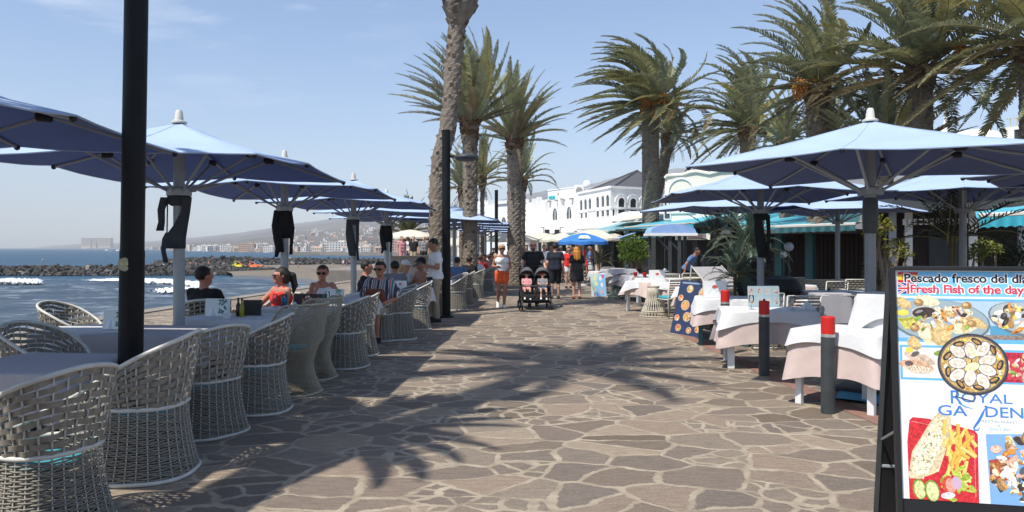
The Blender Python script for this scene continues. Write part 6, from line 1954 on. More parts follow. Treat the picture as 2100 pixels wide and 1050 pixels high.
def person(label, loc, rot, H=1.72, sex='m', fat=1.0, seat=None, lean=0.0, pose=None, yaw=0.0, nod=0.0, skin='skin_light', top=('tee', 'black_cloth'), bottom=('shorts', 'black_cloth'),
           shoes='shoe_dark', hair=('short', 'hair_dark'), beard=None, glasses=None, hat=None, res=.015, group=None, cat='person', face=True, fingers=True):
    s = H / 1.75
    t = thing('person', label, cat, loc, rot, group)
    f_ = sex == 'f'
    sw = .165 if f_ else .188
    dz = 0.0
    J = dict(hipL=(-.09, 0, .92), hipR=(.09, 0, .92), knL=(-.095, -.02, .50), knR=(.095, -.02, .50), anL=(-.10, .02, .085), anR=(.10, .02, .085),
             elL=(-sw - .055, .03, 1.13), elR=(sw + .055, .03, 1.13), wrL=(-sw - .06, -.05, .88), wrR=(sw + .06, -.05, .88))
    if seat is not None:
        dz = seat / s + .10 - .92
        for k in ('hipL', 'hipR'): J[k] = (J[k][0], 0, .92 + dz)
        J['knL'] = (-.12, -.44, .94 + dz); J['knR'] = (.12, -.44, .94 + dz); J['anL'] = (-.12, -.42, .085); J['anR'] = (.12, -.42, .085)
        J['elL'] = (-sw - .06, -.10, 1.16 + dz); J['elR'] = (sw + .06, -.10, 1.16 + dz); J['wrL'] = (-.13, -.33, 1.13 + dz); J['wrR'] = (.13, -.33, 1.13 + dz)
    pv = Vector((0, 0, .95 + dz))
    RL = Matrix.Rotation(lean, 3, 'X')
    def T(p):     # torso point, leaning about the pelvis
        return pv + RL @ (Vector((p[0], p[1], p[2] + dz)) - pv)
    J['shL'] = tuple(T((-sw, .005, 1.415))); J['shR'] = tuple(T((sw, .005, 1.415)))
    for k in ('elL', 'elR', 'wrL', 'wrR'):
        J[k] = tuple(T((J[k][0], J[k][1], J[k][2] - dz))) if seat is None or True else J[k]
    if pose:
        for k, v in pose.items():
            J[k] = tuple(T(v)) if k[:2] in ('el', 'wr') else v
    HM = Matrix.Translation(T((0, -.005, 1.50))) @ RL.to_4x4() @ Matrix.Rotation(yaw, 4, 'Z') @ Matrix.Rotation(nod, 4, 'X') @ Matrix.Translation((0, .005, -1.50))
    SC = Matrix.Diagonal((s, s, s, 1))
    def torso(o=0.0, shoulder=True, belly=fat):
        P = [((-.085, .01, 1.30), (.085, .01, 1.30), .108, .108), ((-.07, -.01 - .03 * (belly - 1), 1.14), (.07, -.01 - .03 * (belly - 1), 1.14), .098 * belly, .098 * belly),
             ((-.085, .005, .97), (.085, .005, .97), .108 * (belly * .5 + .5), .108 * (belly * .5 + .5)), ((-.075, .045, .95), (.075, .045, .95), .095, .095)]
        if f_: P[1] = ((-.055, -.005, 1.13), (.055, -.005, 1.13), .088 * belly, .088 * belly); P.append(((-.06, -.062, 1.28), (.06, -.062, 1.28), .06, .06))
        if shoulder: P.append(((-sw + .02, .005, 1.405), (sw - .02, .005, 1.405), .058, .058)); P.append(((-.05, .01, 1.40), (.05, .01, 1.40), .07, .07))
        return [(tuple(T(a)), tuple(T(b)), ra + o, rb + o) for a, b, ra, rb in P]
    def lerp(a, b, u): return tuple(Vector(a).lerp(Vector(b), u))
    am = .88 if f_ else 1.0
    def arm(S, o=0.0, end=2.0):
        sh, el, wr = J['sh' + S], J['el' + S], J['wr' + S]
        P = []
        if end <= 1: P.append((sh, lerp(sh, el, end), .056 * am + o, (.056 - .014 * end) * am + o * 1.3))
        else:
            P.append((sh, el, .054 * am + o, .041 * am + o)); u = end - 1
            P.append((el, lerp(el, wr, u), .041 * am + o, (.041 - .014 * u) * am + o))
        return P
    def leg(S, o=0.0, end=2.0, flare=0.0):
        hp, kn, an = J['hip' + S], J['kn' + S], J['an' + S]
        if end <= 1: return [(hp, lerp(hp, kn, end), .092 * (fat * .4 + .6) + o, (.092 - .034 * end) * (fat * .4 + .6) + o + flare)]
        u = end - 1
        P = [(hp, kn, .090 * (fat * .4 + .6) + o, .056 + o), (kn, lerp(kn, an, u), .055 + o, (.055 - .019 * u) + o + flare)]
        if o == 0: 
            c = Vector(lerp(kn, an, .3)) ; back = (Vector(kn) - Vector(an)).cross(Vector((1, 0, 0))).normalized(); c += back * -.018 if back.y < 0 else back * .018
            P.append((tuple(c), lerp(kn, an, .5), .047, .042))
        return P
    toes = {}
    def foot(S, o=0.0):
        an = Vector(J['an' + S]); kn = Vector(J['kn' + S])
        d = Vector((.04 if S == 'R' else -.04, -1, 0)).normalized()
        fz = -.055
        pitch = J.get('ft' + S, 0.0)
        toe = an + Matrix.Rotation(pitch, 3, 'X') @ (d * .165 + Vector((0, 0, fz)))
        heel = an + Matrix.Rotation(pitch, 3, 'X') @ Vector((0, .045, -.045))
        return [(tuple(an), tuple(heel), .036 + o, .036 + o), (tuple(heel), tuple(toe), .035 + o, .030 + o), (tuple(an), tuple(an.lerp(toe, .8)), .035 + o, .030 + o)]
    def hd(P): return [(tuple(HM @ Vector(a)), tuple(HM @ Vector(b)), ra, rb) for a, b, ra, rb in P]
    HEAD = [((0, .022, 1.655), (0, .0, 1.645), .094, .092), ((0, -.028, 1.62), (0, -.045, 1.553), .074, .047), ((0, -.02, 1.58), (0, -.03, 1.56), .066, .055), ((0, -.098, 1.628), (0, -.118, 1.603), .010, .016),
            ((-.086, .012, 1.625), (-.086, .018, 1.60), .018, .013), ((.086, .012, 1.625), (.086, .018, 1.60), .018, .013), ((-.03, -.085, 1.648), (.03, -.085, 1.648), .016, .016), ((0, -.083, 1.545), (0, -.08, 1.54), .02, .02)]
    body = torso() + [(tuple(T((0, .012, 1.42))), tuple(HM @ Vector((0, .005, 1.57))), .058 if not f_ else .05, .053 if not f_ else .046)] + hd(HEAD)
    for S in 'LR':
        body += arm(S) + leg(S) + foot(S)
        wr = Vector(J['wr' + S]); el = Vector(J['el' + S]); d = (wr - el).normalized()
        body.append((tuple(wr), tuple(wr + d * .07), .026, .027)); 
        sd = d.cross(Vector((0, 1, 0.3))).normalized() * .014
        body.append((tuple(wr + d * .03 + sd), tuple(wr + d * .075 + sd), .022, .020)); body.append((tuple(wr + d * .03 - sd), tuple(wr + d * .075 - sd), .022, .020))
    def hands(mb):
        if not fingers: return
        for S in 'LR':
            wr = Vector(J['wr' + S]); el = Vector(J['el' + S]); d = (wr - el).normalized()
            sd = d.cross(Vector((0, 1, 0.3))).normalized(); nn = sd.cross(d).normalized()
            curl = 1 if nn.y < 0 or d.z < -.5 else 1
            for i, (o, L_) in enumerate(((-.027, .066), (-.009, .078), (.009, .074), (.027, .058))):
                p0 = wr + d * .078 + sd * o; p1 = p0 + (d * .92 - nn * .3) * L_ * .5; p2 = p1 + (d * .6 - nn * .7) * L_ * .32; p3 = p2 + (d * .25 - nn * .9) * L_ * .25
                mb.tube([SC @ p for p in (p0 - d * .015, p0, p1, p2, p3)], [.0092 * s, .0092 * s, .0085 * s, .008 * s, .006 * s], 6)
            sg = 1 if S == 'L' else -1
            p0 = wr + d * .03 + sd * sg * .026
            mb.tube([SC @ p for p in (p0, p0 + (d * .6 + sd * sg * .7) * .035, p0 + (d * .85 + sd * sg * .4 - nn * .3) * .065)], [.012 * s, .0105 * s, .008 * s], 6)
    mesh_part('body', sdf_mesh(body, res, .022), skin, t, SC, hands)
    lowz = lambda z: (lambda X, Y, Z: z - Z)
    def plane(p, n):   # cut everything on the side n points to
        n = Vector(n).normalized(); p = Vector(p)
        return lambda X, Y, Z: (X - p.x) * n.x + (Y - p.y) * n.y + (Z - p.z) * n.z
    tk, tm = top
    neckp, neckn = T((0, -.02, 1.462)), RL @ Vector((0, -.35, 1))
    sphere = lambda c, r: (lambda X, Y, Z: r - np.sqrt((X - c[0]) ** 2 + (Y - c[1]) ** 2 + (Z - c[2]) ** 2))
    hemz = .90 if seat is None else .93
    if tk in ('tee', 'polo', 'loose', 'long'):
        o = dict(tee=.014, polo=.016, loose=.024, long=.014)[tk]; e = dict(tee=.55, polo=.5, loose=.78, long=1.95)[tk]
        P = torso(o) + arm('L', o + .002, e) + arm('R', o + .002, e)
        P += [(tuple(T((sx * .065, 0, 1.29))), tuple(T((sx * .07, .005, .97))), .102 + o, .104 * fat + o) for sx in (-1, 1)]
        if seat is None: P += [(tuple(T((-.06, .01, .98))), tuple(T((-.065, .01, .90))), .115 + o, .118 + o), (tuple(T((.06, .01, .98))), tuple(T((.065, .01, .90))), .115 + o, .118 + o)]
        mesh_part('shirt', sdf_mesh(P, res, .02, [plane(neckp, neckn), plane(T((0, 0, hemz)), RL @ Vector((0, 0, -1)))]), tm, t, SC)
    elif tk == 'tank':
        P = torso(.010, False) + [(tuple(T((sx * .105, .0, 1.36))), tuple(T((sx * .10, .005, 1.445))), .064, .038) for sx in (-1, 1)] + [(tuple(T((sx * .055, 0, 1.29))), tuple(T((sx * .06, .005, .98))), .098, .10 * fat) for sx in (-1, 1)]
        mesh_part('tank_top', sdf_mesh(P, res, .02, [plane(T((0, 0, hemz + .06)), RL @ Vector((0, 0, -1))), sphere(T((0, -.08, 1.47)), .092), plane(T((0, 0, 1.47)), RL @ Vector((0, 0, 1)))]), tm, t, SC)
    elif tk == 'dress':
        P = torso(.014) + arm('L', .02, .6) + arm('R', .02, .6) + [(tuple(T((0, .015, 1.08))), (0, .03, .66 + dz), .125, .20), ((-.06, .03, .98 + dz), (-.09, .03, .66 + dz), .13, .15), ((.06, .03, .98 + dz), (.09, .03, .66 + dz), .13, .15)]
        mesh_part('dress', sdf_mesh(P, res, .03, [plane(neckp, neckn), lambda X, Y, Z: (.60 + dz + .02 * np.sin(X * 30)) - Z]), tm, t, SC)
    if bottom:
        bk, bm_ = bottom
        end = dict(shorts=.85, short_shorts=.42, trousers=1.93, skirt=.7)[bk]
        o = dict(shorts=.02, short_shorts=.018, trousers=.016, skirt=.02)[bk]
        P = [p for p in torso(.012)[2:4]] + leg('L', o, end, .012) + leg('R', o, end, .012)
        P = [q for q in P]
        mesh_part('trousers' if bk == 'trousers' else 'shorts', sdf_mesh(P, res, .02, [plane(T((0, 0, 1.035)), RL @ Vector((0, 0, 1)))]), bm_, t, SC)
    if shoes:
        for S in 'LR': mesh_part('shoe', sdf_mesh(foot(S, .009), res * .8, .015, [plane(Vector(J['an' + S]) + Vector((0, 0, .012)), (0, 0, 1)), lowz(Vector(J['an' + S]).z - .086) if J.get('ft' + S, 0) == 0 else lowz(-1)]), shoes, t, SC)
    hk, hm = hair
    XH = SC @ HM
    face_cut = lambda X, Y, Z: np.minimum(-(Y + .035) + 0 * X, 1.688 - Z)   # keep forehead and face bare
    if hk != 'bald':
        P = [((0, .024, 1.660), (0, .004, 1.652), .1005, .097)]
        if hk in ('long', 'pony', 'bob'): P += [((-.05, .05, 1.64), (-.055, .06, 1.56), .062, .05), ((.05, .05, 1.64), (.055, .06, 1.56), .062, .05), ((0, .07, 1.64), (0, .075, 1.55), .06, .055)]
        cl_ = [face_cut] if hk != 'short' else [lambda X, Y, Z: np.minimum(-(Y + .02), 1.70 - Z), lambda X, Y, Z: 1.585 - Z + .0 * X, lambda X, Y, Z: np.minimum(1.635 - Z, .045 - Y)]
        if hk == 'long': P += [((-.06, .085, 1.57), (-.07, .11, 1.36), .06, .045), ((.06, .085, 1.57), (.07, .11, 1.36), .06, .045), ((0, .10, 1.57), (0, .125, 1.33), .06, .05), ((-.095, .03, 1.6), (-.10, .05, 1.42), .03, .03), ((.095, .03, 1.6), (.10, .05, 1.42), .03, .03)]
        if hk == 'pony': P += [((0, .11, 1.66), (0, .17, 1.62), .035, .05), ((0, .17, 1.62), (.01, .20, 1.48), .055, .045), ((.01, .20, 1.48), (.02, .18, 1.38), .045, .02)]
        if hk == 'tied': P += [((0, .10, 1.70), (0, .125, 1.70), .035, .035)]
        mesh_part('hair', sdf_mesh(P, res * .62, .015, cl_), hm, t, XH)
    if beard:
        P = [((-.058, -.03, 1.555), (0, -.08, 1.53), .02, .03), ((.058, -.03, 1.555), (0, -.08, 1.53), .02, .03), ((0, -.083, 1.525), (0, -.08, 1.455), .034, .024), ((-.024, -.10, 1.588), (.024, -.10, 1.588), .007, .007)]
        mesh_part('beard', sdf_mesh(P, res * .55, .012), beard, t, XH)
    if hat:
        P = [((0, .02, 1.69), (0, .0, 1.685), .105, .102)]
        mesh_part('cap', sdf_mesh(P + [((-.05, -.10, 1.69), (.05, -.10, 1.69), .014, .014), ((-.04, -.15, 1.683), (.04, -.15, 1.683), .012, .012)], res * .6, .012, [lambda X, Y, Z: 1.675 - Z]), hat, t, XH)
    if face:
        for sx in (-1, 1):
            mb = MB(); mb.ball((sx * .033, -.094, 1.628), .011, 8, sq=(1.3, .5, .7)); mb.v = [tuple(XH @ Vector(v)) for v in mb.v]; mb.build('eye', M['eye_dark'], t, smooth=True)
        mb = MB(); mb.ball((0, -.098, 1.572), .02, 8, sq=(1.2, .35, .35)); mb.v = [tuple(XH @ Vector(v)) for v in mb.v]; mb.build('mouth', M['lip'], t, smooth=True)
    if glasses:
        mb = MB()
        mb.rbox((-.037, -.108, 1.630), (.060, .016, .040), .007); mb.rbox((.037, -.108, 1.630), (.060, .016, .040), .007)
        mb.box((0, -.110, 1.640), (.03, .010, .008))
        for sx in (-1, 1): mb.box((sx * .074, -.05, 1.638), (.008, .12, .012), rot=sx * .16)
        mb.v = [tuple(XH @ Vector(v)) for v in mb.v]; mb.build('sunglasses', M[glasses], t)
    return t, XH, (lambda k: SC @ Vector(J[k]))

M['shade_red'] = mat('shade_red', (.30, .02, .015), .15)
M['apron_navy'] = mat('apron_navy', (.012, .014, .024), .8)
# --- walkers
person('woman in white tank top and bright orange shorts walking towards the viewer', (-.27, 19.7, 0), R(6), 1.69, 'f', .92,
       pose=dict(elL=(-.245, .05, 1.15), wrL=(-.12, -.19, 1.13), elR=(.245, .06, 1.13), wrR=(.13, -.20, 1.02), knL=(-.085, -.02, .51), anL=(-.09, .24, .15), ftL=.75, knR=(.075, -.09, .51), anR=(.05, -.10, .085)),
       skin='skin_tan', top=('tank', 'white_cloth'), bottom=('short_shorts', 'orange_cloth'), shoes='shoe_white', hair=('tied', 'hair_blond'), glasses='eye_dark', res=.013)
bm_, bx_, bj = person('bald bearded man in black t-shirt and red sunglasses pushing the twin stroller', (.575, 20.15, 0), R(2), 1.79, 'm', 1.22,
       pose=dict(elL=(-.285, -.02, 1.18), wrL=(-.30, -.30, 1.06), elR=(.285, -.02, 1.18), wrR=(.30, -.30, 1.06), knL=(-.1, -.12, .52), anL=(-.1, -.14, .085), anR=(.1, .22, .12), ftR=.5),
       skin='skin_light', top=('tee', 'black_cloth'), bottom=('shorts', 'grey_cloth'), shoes='shoe_dark', hair=('bald', ''), beard='hair_brown', glasses='shade_red', res=.014)
person('man in navy t-shirt and black shorts walking away beside the orange-haired woman', (1.36, 23.3, 0), R(176), 1.74, 'm', 1.15,
       pose=dict(knL=(-.1, -.10, .5), anL=(-.1, -.06, .085), knR=(.1, .0, .5), anR=(.1, .12, .10), ftR=.3), skin='skin_light', top=('tee', 'navy_cloth'), bottom=('shorts', 'black_cloth'), shoes='shoe_green', hair=('short', 'hair_dark'), res=.015, face=False)
person('woman with long orange hair in a black dress walking away', (2.02, 23.1, 0), R(184), 1.63, 'f', 1.25,
       pose=dict(elL=(-.25, -.02, 1.14), wrL=(-.24, -.16, .98), knL=(-.09, -.02, .5), anL=(-.08, .10, .10), ftL=.3), skin='skin_light', top=('dress', 'black_cloth'), bottom=None, shoes='leather', hair=('long', 'hair_orange'), res=.015, face=False)
person('woman in red top with dark hair walking towards the viewer beyond the black dress', (2.24, 29.3, 0), R(8), 1.62, 'f', 1.05, skin='skin_light', top=('tee', 'red_cloth'), bottom=('short_shorts', 'white_cloth'), shoes='shoe_dark', hair=('pony', 'hair_dark'), glasses='eye_dark', res=.018)

# --- twin stroller
M['hood_cloth'] = mat('hood_cloth', (.10, .10, .105), .9)
st = thing('twin_stroller', 'grey and black twin stroller pushed by the bearded man', 'stroller', (.60, 19.35, 0), R(2)); st.scale = (1.16, 1.06, 1.06)
def sp(name, mb, m, par=None, smooth=None): return mb.build(name, M[m], par or st, smooth=smooth)
for x in (-.34, .34):
    mb = MB(); mb.tube([(x, -.32, .10), (x, -.22, .42), (x, .10, .70), (x * .95, .50, 1.02)], .014, 8); sp('frame', mb, 'black_metal', smooth=True)
    mb = MB(); mb.tube([(x, .42, .12), (x, .15, .45), (x, -.05, .60)], .013, 8); sp('frame', mb, 'black_metal', smooth=True)
mb = MB(); mb.tube([(-.33, .50, 1.02), (-.30, .53, 1.04), (.30, .53, 1.04), (.33, .50, 1.02)], .017, 8); sp('handle', mb, 'black_plastic', smooth=True)
for x in (-.36, -.30, .30, .36, -.06, .06):
    for y in ((-.32,) if abs(x) < .2 else (-.32, .44)):
        if abs(x) < .2 and x < 0: continue
        w_ = MB(); w_.lathe([(.06, -.014), (.088, -.016), (.092, 0), (.088, .016), (.06, .014)], 18)
        o = sp('wheel', w_, 'black_plastic', smooth=40); o.rotation_euler = (0, R(90), 0); o.location = (x, y, .092)
        h_ = MB(); h_.lathe([(0, -.012), (.055, -.013), (.055, .013), (0, .012)], 12); sp('hub', h_, 'silver', o)
for x in (-.18, .18):
    mb = MB(); mb.grid([[(x - .15, -.30, .30), (x + .15, -.30, .30)], [(x - .16, -.24, .44), (x + .16, -.24, .44)], [(x - .16, .12, .42), (x + .16, .12, .42)], [(x - .16, .30, .82), (x + .16, .30, .82)]])
    mb.grid([[(x + .15, -.30, .28), (x - .15, -.30, .28)], [(x + .16, -.24, .42), (x - .16, -.24, .42)], [(x + .16, .13, .40), (x - .16, .13, .40)], [(x + .16, .32, .81), (x - .16, .32, .81)]]); sp('seat', mb, 'black_cloth')
    mb = MB(); rows = []
    for i in range(9):
        a = R(48 + 105 * i / 8); rows.append([(x + .165 * math.cos(b), .20 - .30 * math.cos(a) * math.sin(b) * 1.0 + .05, .72 + .30 * math.sin(a) * math.sin(b) ** .8) for b in [PI * k / 12 for k in range(13)]])
    mb.grid(rows); o = sp('canopy', mb, 'hood_cloth', smooth=True); sm = o.modifiers.new('thick', 'SOLIDIFY'); sm.thickness = .012
mb = MB(); mb.rbox((0, -.02, .24), (.60, .52, .16), .05); sp('basket', mb, 'black_cloth', smooth=40)
mb = MB(); mb.tube([(-.34, -.24, .56), (-.32, -.33, .58), (.32, -.33, .58), (.34, -.24, .56)], .016, 8); sp('bumper_bar', mb, 'post_grey', smooth=True)
mb = MB(); mb.box((0, -.36, .25), (.56, .12, .02)); sp('foot_rest', mb, 'black_plastic')
for x, lab, topc, hat, bot in ((-.18, 'small child in pink lying back in the left stroller seat', 'pink_cloth', None, 'pink_cloth'), (.18, 'small child with a red cap in the right stroller seat', 'grey_cloth', 'cap_red', 'denim')):
    person(lab, (.60 + x * 1.16, 19.42, .10), R(2), .92, 'm', 1.25, seat=.36, lean=-.32, pose=dict(elL=(-.22, -.1, 1.16), wrL=(-.16, -.27, 1.08), elR=(.22, -.1, 1.16), wrR=(.16, -.27, 1.08), knL=(-.13, -.52, .80), knR=(.13, -.52, .80), anL=(-.14, -.72, .40), anR=(.13, -.70, .36)),
           skin='skin_light', top=('tee', topc), bottom=('short_shorts', bot), shoes='shoe_white', hair=('short', 'hair_brown'), hat=hat, res=.018, group='children in the twin stroller')

# --- waiter
wt_, wx_, wj = person('waiter in white polo and khaki trousers taking an order by the tables', (-1.66, 16.0, 0), R(-68), 1.80, 'm', 1.0,
       pose=dict(elL=(-.25, -.02, 1.14), wrL=(-.10, -.27, 1.20), elR=(.25, -.02, 1.14), wrR=(.12, -.28, 1.18), anL=(-.13, .03, .085), anR=(.13, .0, .085)), nod=.35, yaw=-.1,
       skin='skin_tan', top=('polo', 'white_cloth'), bottom=('trousers', 'khaki_cloth'), shoes='shoe_dark', hair=('short', 'hair_dark'), res=.014)
mb = MB(); mb.lathe([(.155, .90), (.158, .93), (.152, .98)], 20, sx=1.0, sy=.80); mb.build('belt', M['apron_navy'], wt_, smooth=True, loc=(0, .012, .03))
mb = MB(); mb.grid([[(-.17 + .34 * k / 8, -.115 - .035 * math.sin(PI * k / 8), z) for k in range(9)] for z in (.97, .8, .62)]); o = mb.build('apron', M['apron_navy'], wt_, smooth=True); sm = o.modifiers.new('thick', 'SOLIDIFY'); sm.thickness = .02
pad = MB(); pad.rbox((0, 0, 0), (.14, .20, .014), .004)
q = wt_.matrix_basis @ Vector((.0, -.39, 1.27)) if False else Vector((-1.66, 16.0, 0)) + Matrix.Rotation(R(-68), 3, 'Z') @ Vector((.01, -.41, 1.245))
o = pad.build('order_pad', M['black_plastic'], None, loc=q); o.rotation_euler = (R(35), 0, R(-68)); setp(o, 'black order pad in the waiter’s hands', 'order pad')

# --- diners at the sea-side tables
SEAT = .40
person('man in black t-shirt with cropped dark hair seated with his back to the viewer', (-4.0, 9.62, 0), R(160), 1.80, 'm', 1.15, SEAT, yaw=-.25, skin='skin_red', top=('tee', 'black_cloth'), bottom=('shorts', 'grey_cloth'), hair=('short', 'hair_dark'), res=.013)
person('woman in red top with dark ponytail seated in profile, looking out to sea', (-3.36, 10.75, 0), R(-38), 1.72, 'f', 1.15, SEAT, yaw=-.35, pose=dict(elL=(-.32, -.20, 1.15), wrL=(-.48, -.36, 1.10), elR=(.24, -.1, 1.14), wrR=(.14, -.3, 1.12)), skin='skin_red', top=('tank', 'red_cloth'), bottom=('shorts', 'denim'), hair=('pony', 'hair_dark'), glasses='eye_dark', res=.013)
person('woman in white top and dark sunglasses resting her chin on her hand', (-3.10, 12.15, 0), R(4), 1.72, 'f', 1.2, SEAT, lean=.10, pose=dict(elL=(-.20, -.26, 1.10), wrL=(-.06, -.20, 1.40), elR=(.34, -.12, 1.16), wrR=(.45, -.28, 1.02)), skin='skin_red', top=('tank', 'white_cloth'), bottom=('shorts', 'blue_cloth'), hair=('short', 'hair_brown'), glasses='eye_dark', res=.013)
person('man in navy shirt with thick dark hair seated in profile beside the parasol pole', (-2.87, 14.2, 0), R(95), 1.80, 'm', 1.15, SEAT, lean=.12, yaw=.2, skin='skin_red', top=('tee', 'navy_cloth'), bottom=('trousers', 'navy_cloth'), hair=('short', 'hair_dark'), res=.015)
person('man in a striped multicoloured shirt and sunglasses seated facing the viewer', (-2.28, 12.85, 0), R(-14), 1.80, 'm', 1.35, SEAT, lean=.05, pose=dict(elL=(-.30, -.08, 1.14), wrL=(-.14, -.34, 1.08), elR=(.30, -.06, 1.14), wrR=(.12, -.34, 1.06)), skin='skin_red', top=('loose', 'striped_cloth'), bottom=('shorts', 'khaki_cloth'), hair=('short', 'hair_dark'), glasses='eye_dark', res=.013)
mb = MB(); mb.rbox((0, 0, 0), (.34, .12, .22), .05); o = mb.build('handbag', M['leather'], None, smooth=40, loc=(-2.30, 12.46, .80)); o.rotation_euler = (.5, 0, -.2); setp(o, 'brown leather bag on the lap of the striped-shirted man', 'bag')
person('dark-haired diner seen from behind between the striped shirt and the waiter', (-2.52, 15.9, 0), R(190), 1.72, 'm', 1.0, SEAT, skin='skin_tan', top=('tee', 'grey_cloth'), bottom=('shorts', 'black_cloth'), hair=('short', 'hair_dark'), res=.018)
person('blond woman in a white cap at the waiter’s table', (-2.52, 17.1, 0), R(50), 1.68, 'f', 1.0, SEAT, lean=.15, skin='skin_light', top=('tee', 'white_cloth'), bottom=('shorts', 'blue_cloth'), hair=('pony', 'hair_blond'), hat='white_cloth', res=.017)
person('bare-chested tanned man with a dark cap being served by the waiter', (-2.1, 17.0, 0), R(-60), 1.78, 'm', 1.2, SEAT, skin='skin_tan', top=('none', ''), bottom=('shorts', 'navy_cloth'), hair=('short', 'hair_dark'), hat='navy_cloth', res=.017)
person('man in grey-blue shirt bending over the far tables in the shade', (*at_ground(1408, 23.5)[:2], 0), R(60), 1.70, 'm', 1.1, None, lean=.55, skin='skin_tan', top=('tee', 'blue_cloth'), bottom=('trousers', 'black_cloth'), hair=('short', 'hair_dark'), res=.018, face=False)

# --- crowd: one of each kind, then copies in other clothes
CR = random.Random(12)
seatp, _, _ = person('far diner in a blue shirt just right of the second lamp post', (*at_ground(938, 21.5)[:2], 0), R(170), 1.74, 'm', 1.1, SEAT, top=('tee', 'blue_cloth'), bottom=('shorts', 'black_cloth'), res=.024, face=False, fingers=False, group='far diners at the sea-side tables')
def recolor(o, top, bot, skin, hair):
    for k in KIDS[o.name]:
        n = k.name.split('.')[0]
        m_ = dict(shirt=top, tank_top=top, shorts=bot, trousers=bot, body=skin, hair=hair).get(n)
        if m_: reskin(k, M[m_])
TOPS = ['white_cloth', 'red_cloth', 'navy_cloth', 'black_cloth', 'blue_cloth', 'pink_cloth', 'grey_cloth', 'khaki_cloth']
TN = dict(white_cloth='white', red_cloth='red', navy_cloth='navy', black_cloth='black', blue_cloth='blue', pink_cloth='pink', grey_cloth='grey', khaki_cloth='khaki')
for i, (px, Y, rz, tp_) in enumerate(((905, 20.0, 40, 'red_cloth'), (962, 23.6, 190, 'black_cloth'), (975, 25.5, 20, 'white_cloth'), (985, 27.5, 170, 'red_cloth'), (994, 30, 10, 'pink_cloth'), (1003, 31.5, 160, 'navy_cloth'), (1008, 34, 30, 'grey_cloth'), (1016, 36.5, 180, 'khaki_cloth'))):
    ps = dup(seatp, (*at_ground(px, Y)[:2], 0), R(rz), 'far diner in a %s top, %s of those past the second lamp post' % (TN[tp_], ('nearest', 'third', 'fourth', 'fifth', 'sixth', 'seventh', 'eighth', 'farthest')[i]))
    recolor(ps, tp_, CR.choice(TOPS), CR.choice(('skin_light', 'skin_tan', 'skin_red')), CR.choice(('hair_dark', 'hair_brown', 'hair_blond', 'hair_grey')))
stp, _, _ = person('stroller-side pedestrian in a white shirt far behind the bearded man', (*at_ground(1116, 33)[:2], 0), R(10), 1.72, 'm', 1.05, None, pose=dict(knL=(-.1, -.1, .5), anL=(-.1, -.08, .085), anR=(.1, .14, .1), ftR=.3), top=('tee', 'white_cloth'), bottom=('shorts', 'navy_cloth'), res=.024, face=False, fingers=False, group='distant people on the promenade')
WHERE = ['behind the bearded man', 'between the stroller and the navy t-shirt', 'left of the navy t-shirt', 'behind the navy t-shirt', 'behind the orange-haired woman', 'by the blue beach parasol pole', 'under the cream parasols', 'by the dark shops', 'at the far bend of the promenade', 'near the far palm trunk', 'behind the woman in orange shorts', 'by the small walkway palm']
for i, (px, Y, rz) in enumerate(((1078, 42, 15), (1122, 38, 190), (1130, 47, 0), (1150, 36, 170), (1176, 40, 12), (1190, 35, 200), (1205, 44, 20), (1216, 48, 170), (1098, 55, 0), (1062, 50, 180), (1012, 45, 10), (1210, 37, 90))):
    tp_ = CR.choice(TOPS)
    ps = dup(stp, (*at_ground(px, Y)[:2], 0), R(rz), 'distant person in a %s top %s' % (TN[tp_], WHERE[i]), scale=CR.uniform(.92, 1.03))
    recolor(ps, tp_, CR.choice(TOPS), CR.choice(('skin_light', 'skin_tan', 'skin_red')), CR.choice(('hair_dark', 'hair_brown', 'hair_blond', 'hair_grey')))
# upper terrace behind the stone wall, with its guests
mb = MB(); mb.box((-6.2, 47, .1), (6.5, 22, .8)); setp(mb.build('upper_terrace', M['concrete']), kind='structure')
for i, (px, Y, rz) in enumerate(((824, 40, 30), (836, 42, 200), (848, 41, 0), (858, 44, 150), (869, 40, 10), (880, 45, 180), (890, 42, 20))):
    tp_ = ('pink_cloth', 'white_cloth', 'black_cloth', 'white_cloth', 'grey_cloth', 'red_cloth', 'navy_cloth')[i]
    ps = dup(stp, (*at_ground(px, Y)[:2], .5), R(rz), 'terrace guest in %s behind the stone wall, %s from the sea end' % (TN[tp_], ('first', 'second', 'third', 'fourth', 'fifth', 'sixth', 'seventh')[i]), group='guests on the terrace behind the stone wall')
    recolor(ps, tp_, CR.choice(TOPS), CR.choice(('skin_light', 'skin_tan')), CR.choice(('hair_dark', 'hair_brown', 'hair_blond')))
# bathers on the beach
for i, (px, Y, z, what) in enumerate(((391, 205, -3.9, 'bather with bare back wading by the breakwater'), (402, 200, -3.9, 'bather standing left of the pedal boats'), (428, 212, -3.9, 'bather standing near the pedal boats, rightmost of three'), (704, 205, -3.45, 'beach walker in white beside another on the grey sand'), (711, 207, -3.45, 'beach walker in black on the grey sand'), (717, 204, -3.45, 'beach walker in pink on the grey sand'), (592, 190, -3.6, 'bather on the sand left of the woman in white'), (612, 188, -3.55, 'sunbather sitting up on the sand below the surf line'), (88, 170, -2.4, 'person on the rocks at the left end'))):
    p = W(px, 500, Y)
    ps = dup(stp, (p.x, Y, z), R(CR.uniform(0, 360)), what, group='bathers on the beach', scale=1.0 if i != 7 else .6)
    recolor(ps, ('skin_tan', 'skin_light', 'skin_red', 'white_cloth', 'black_cloth', 'pink_cloth', 'skin_light', 'skin_tan', 'white_cloth')[i], CR.choice(TOPS), 'skin_tan', 'hair_dark')

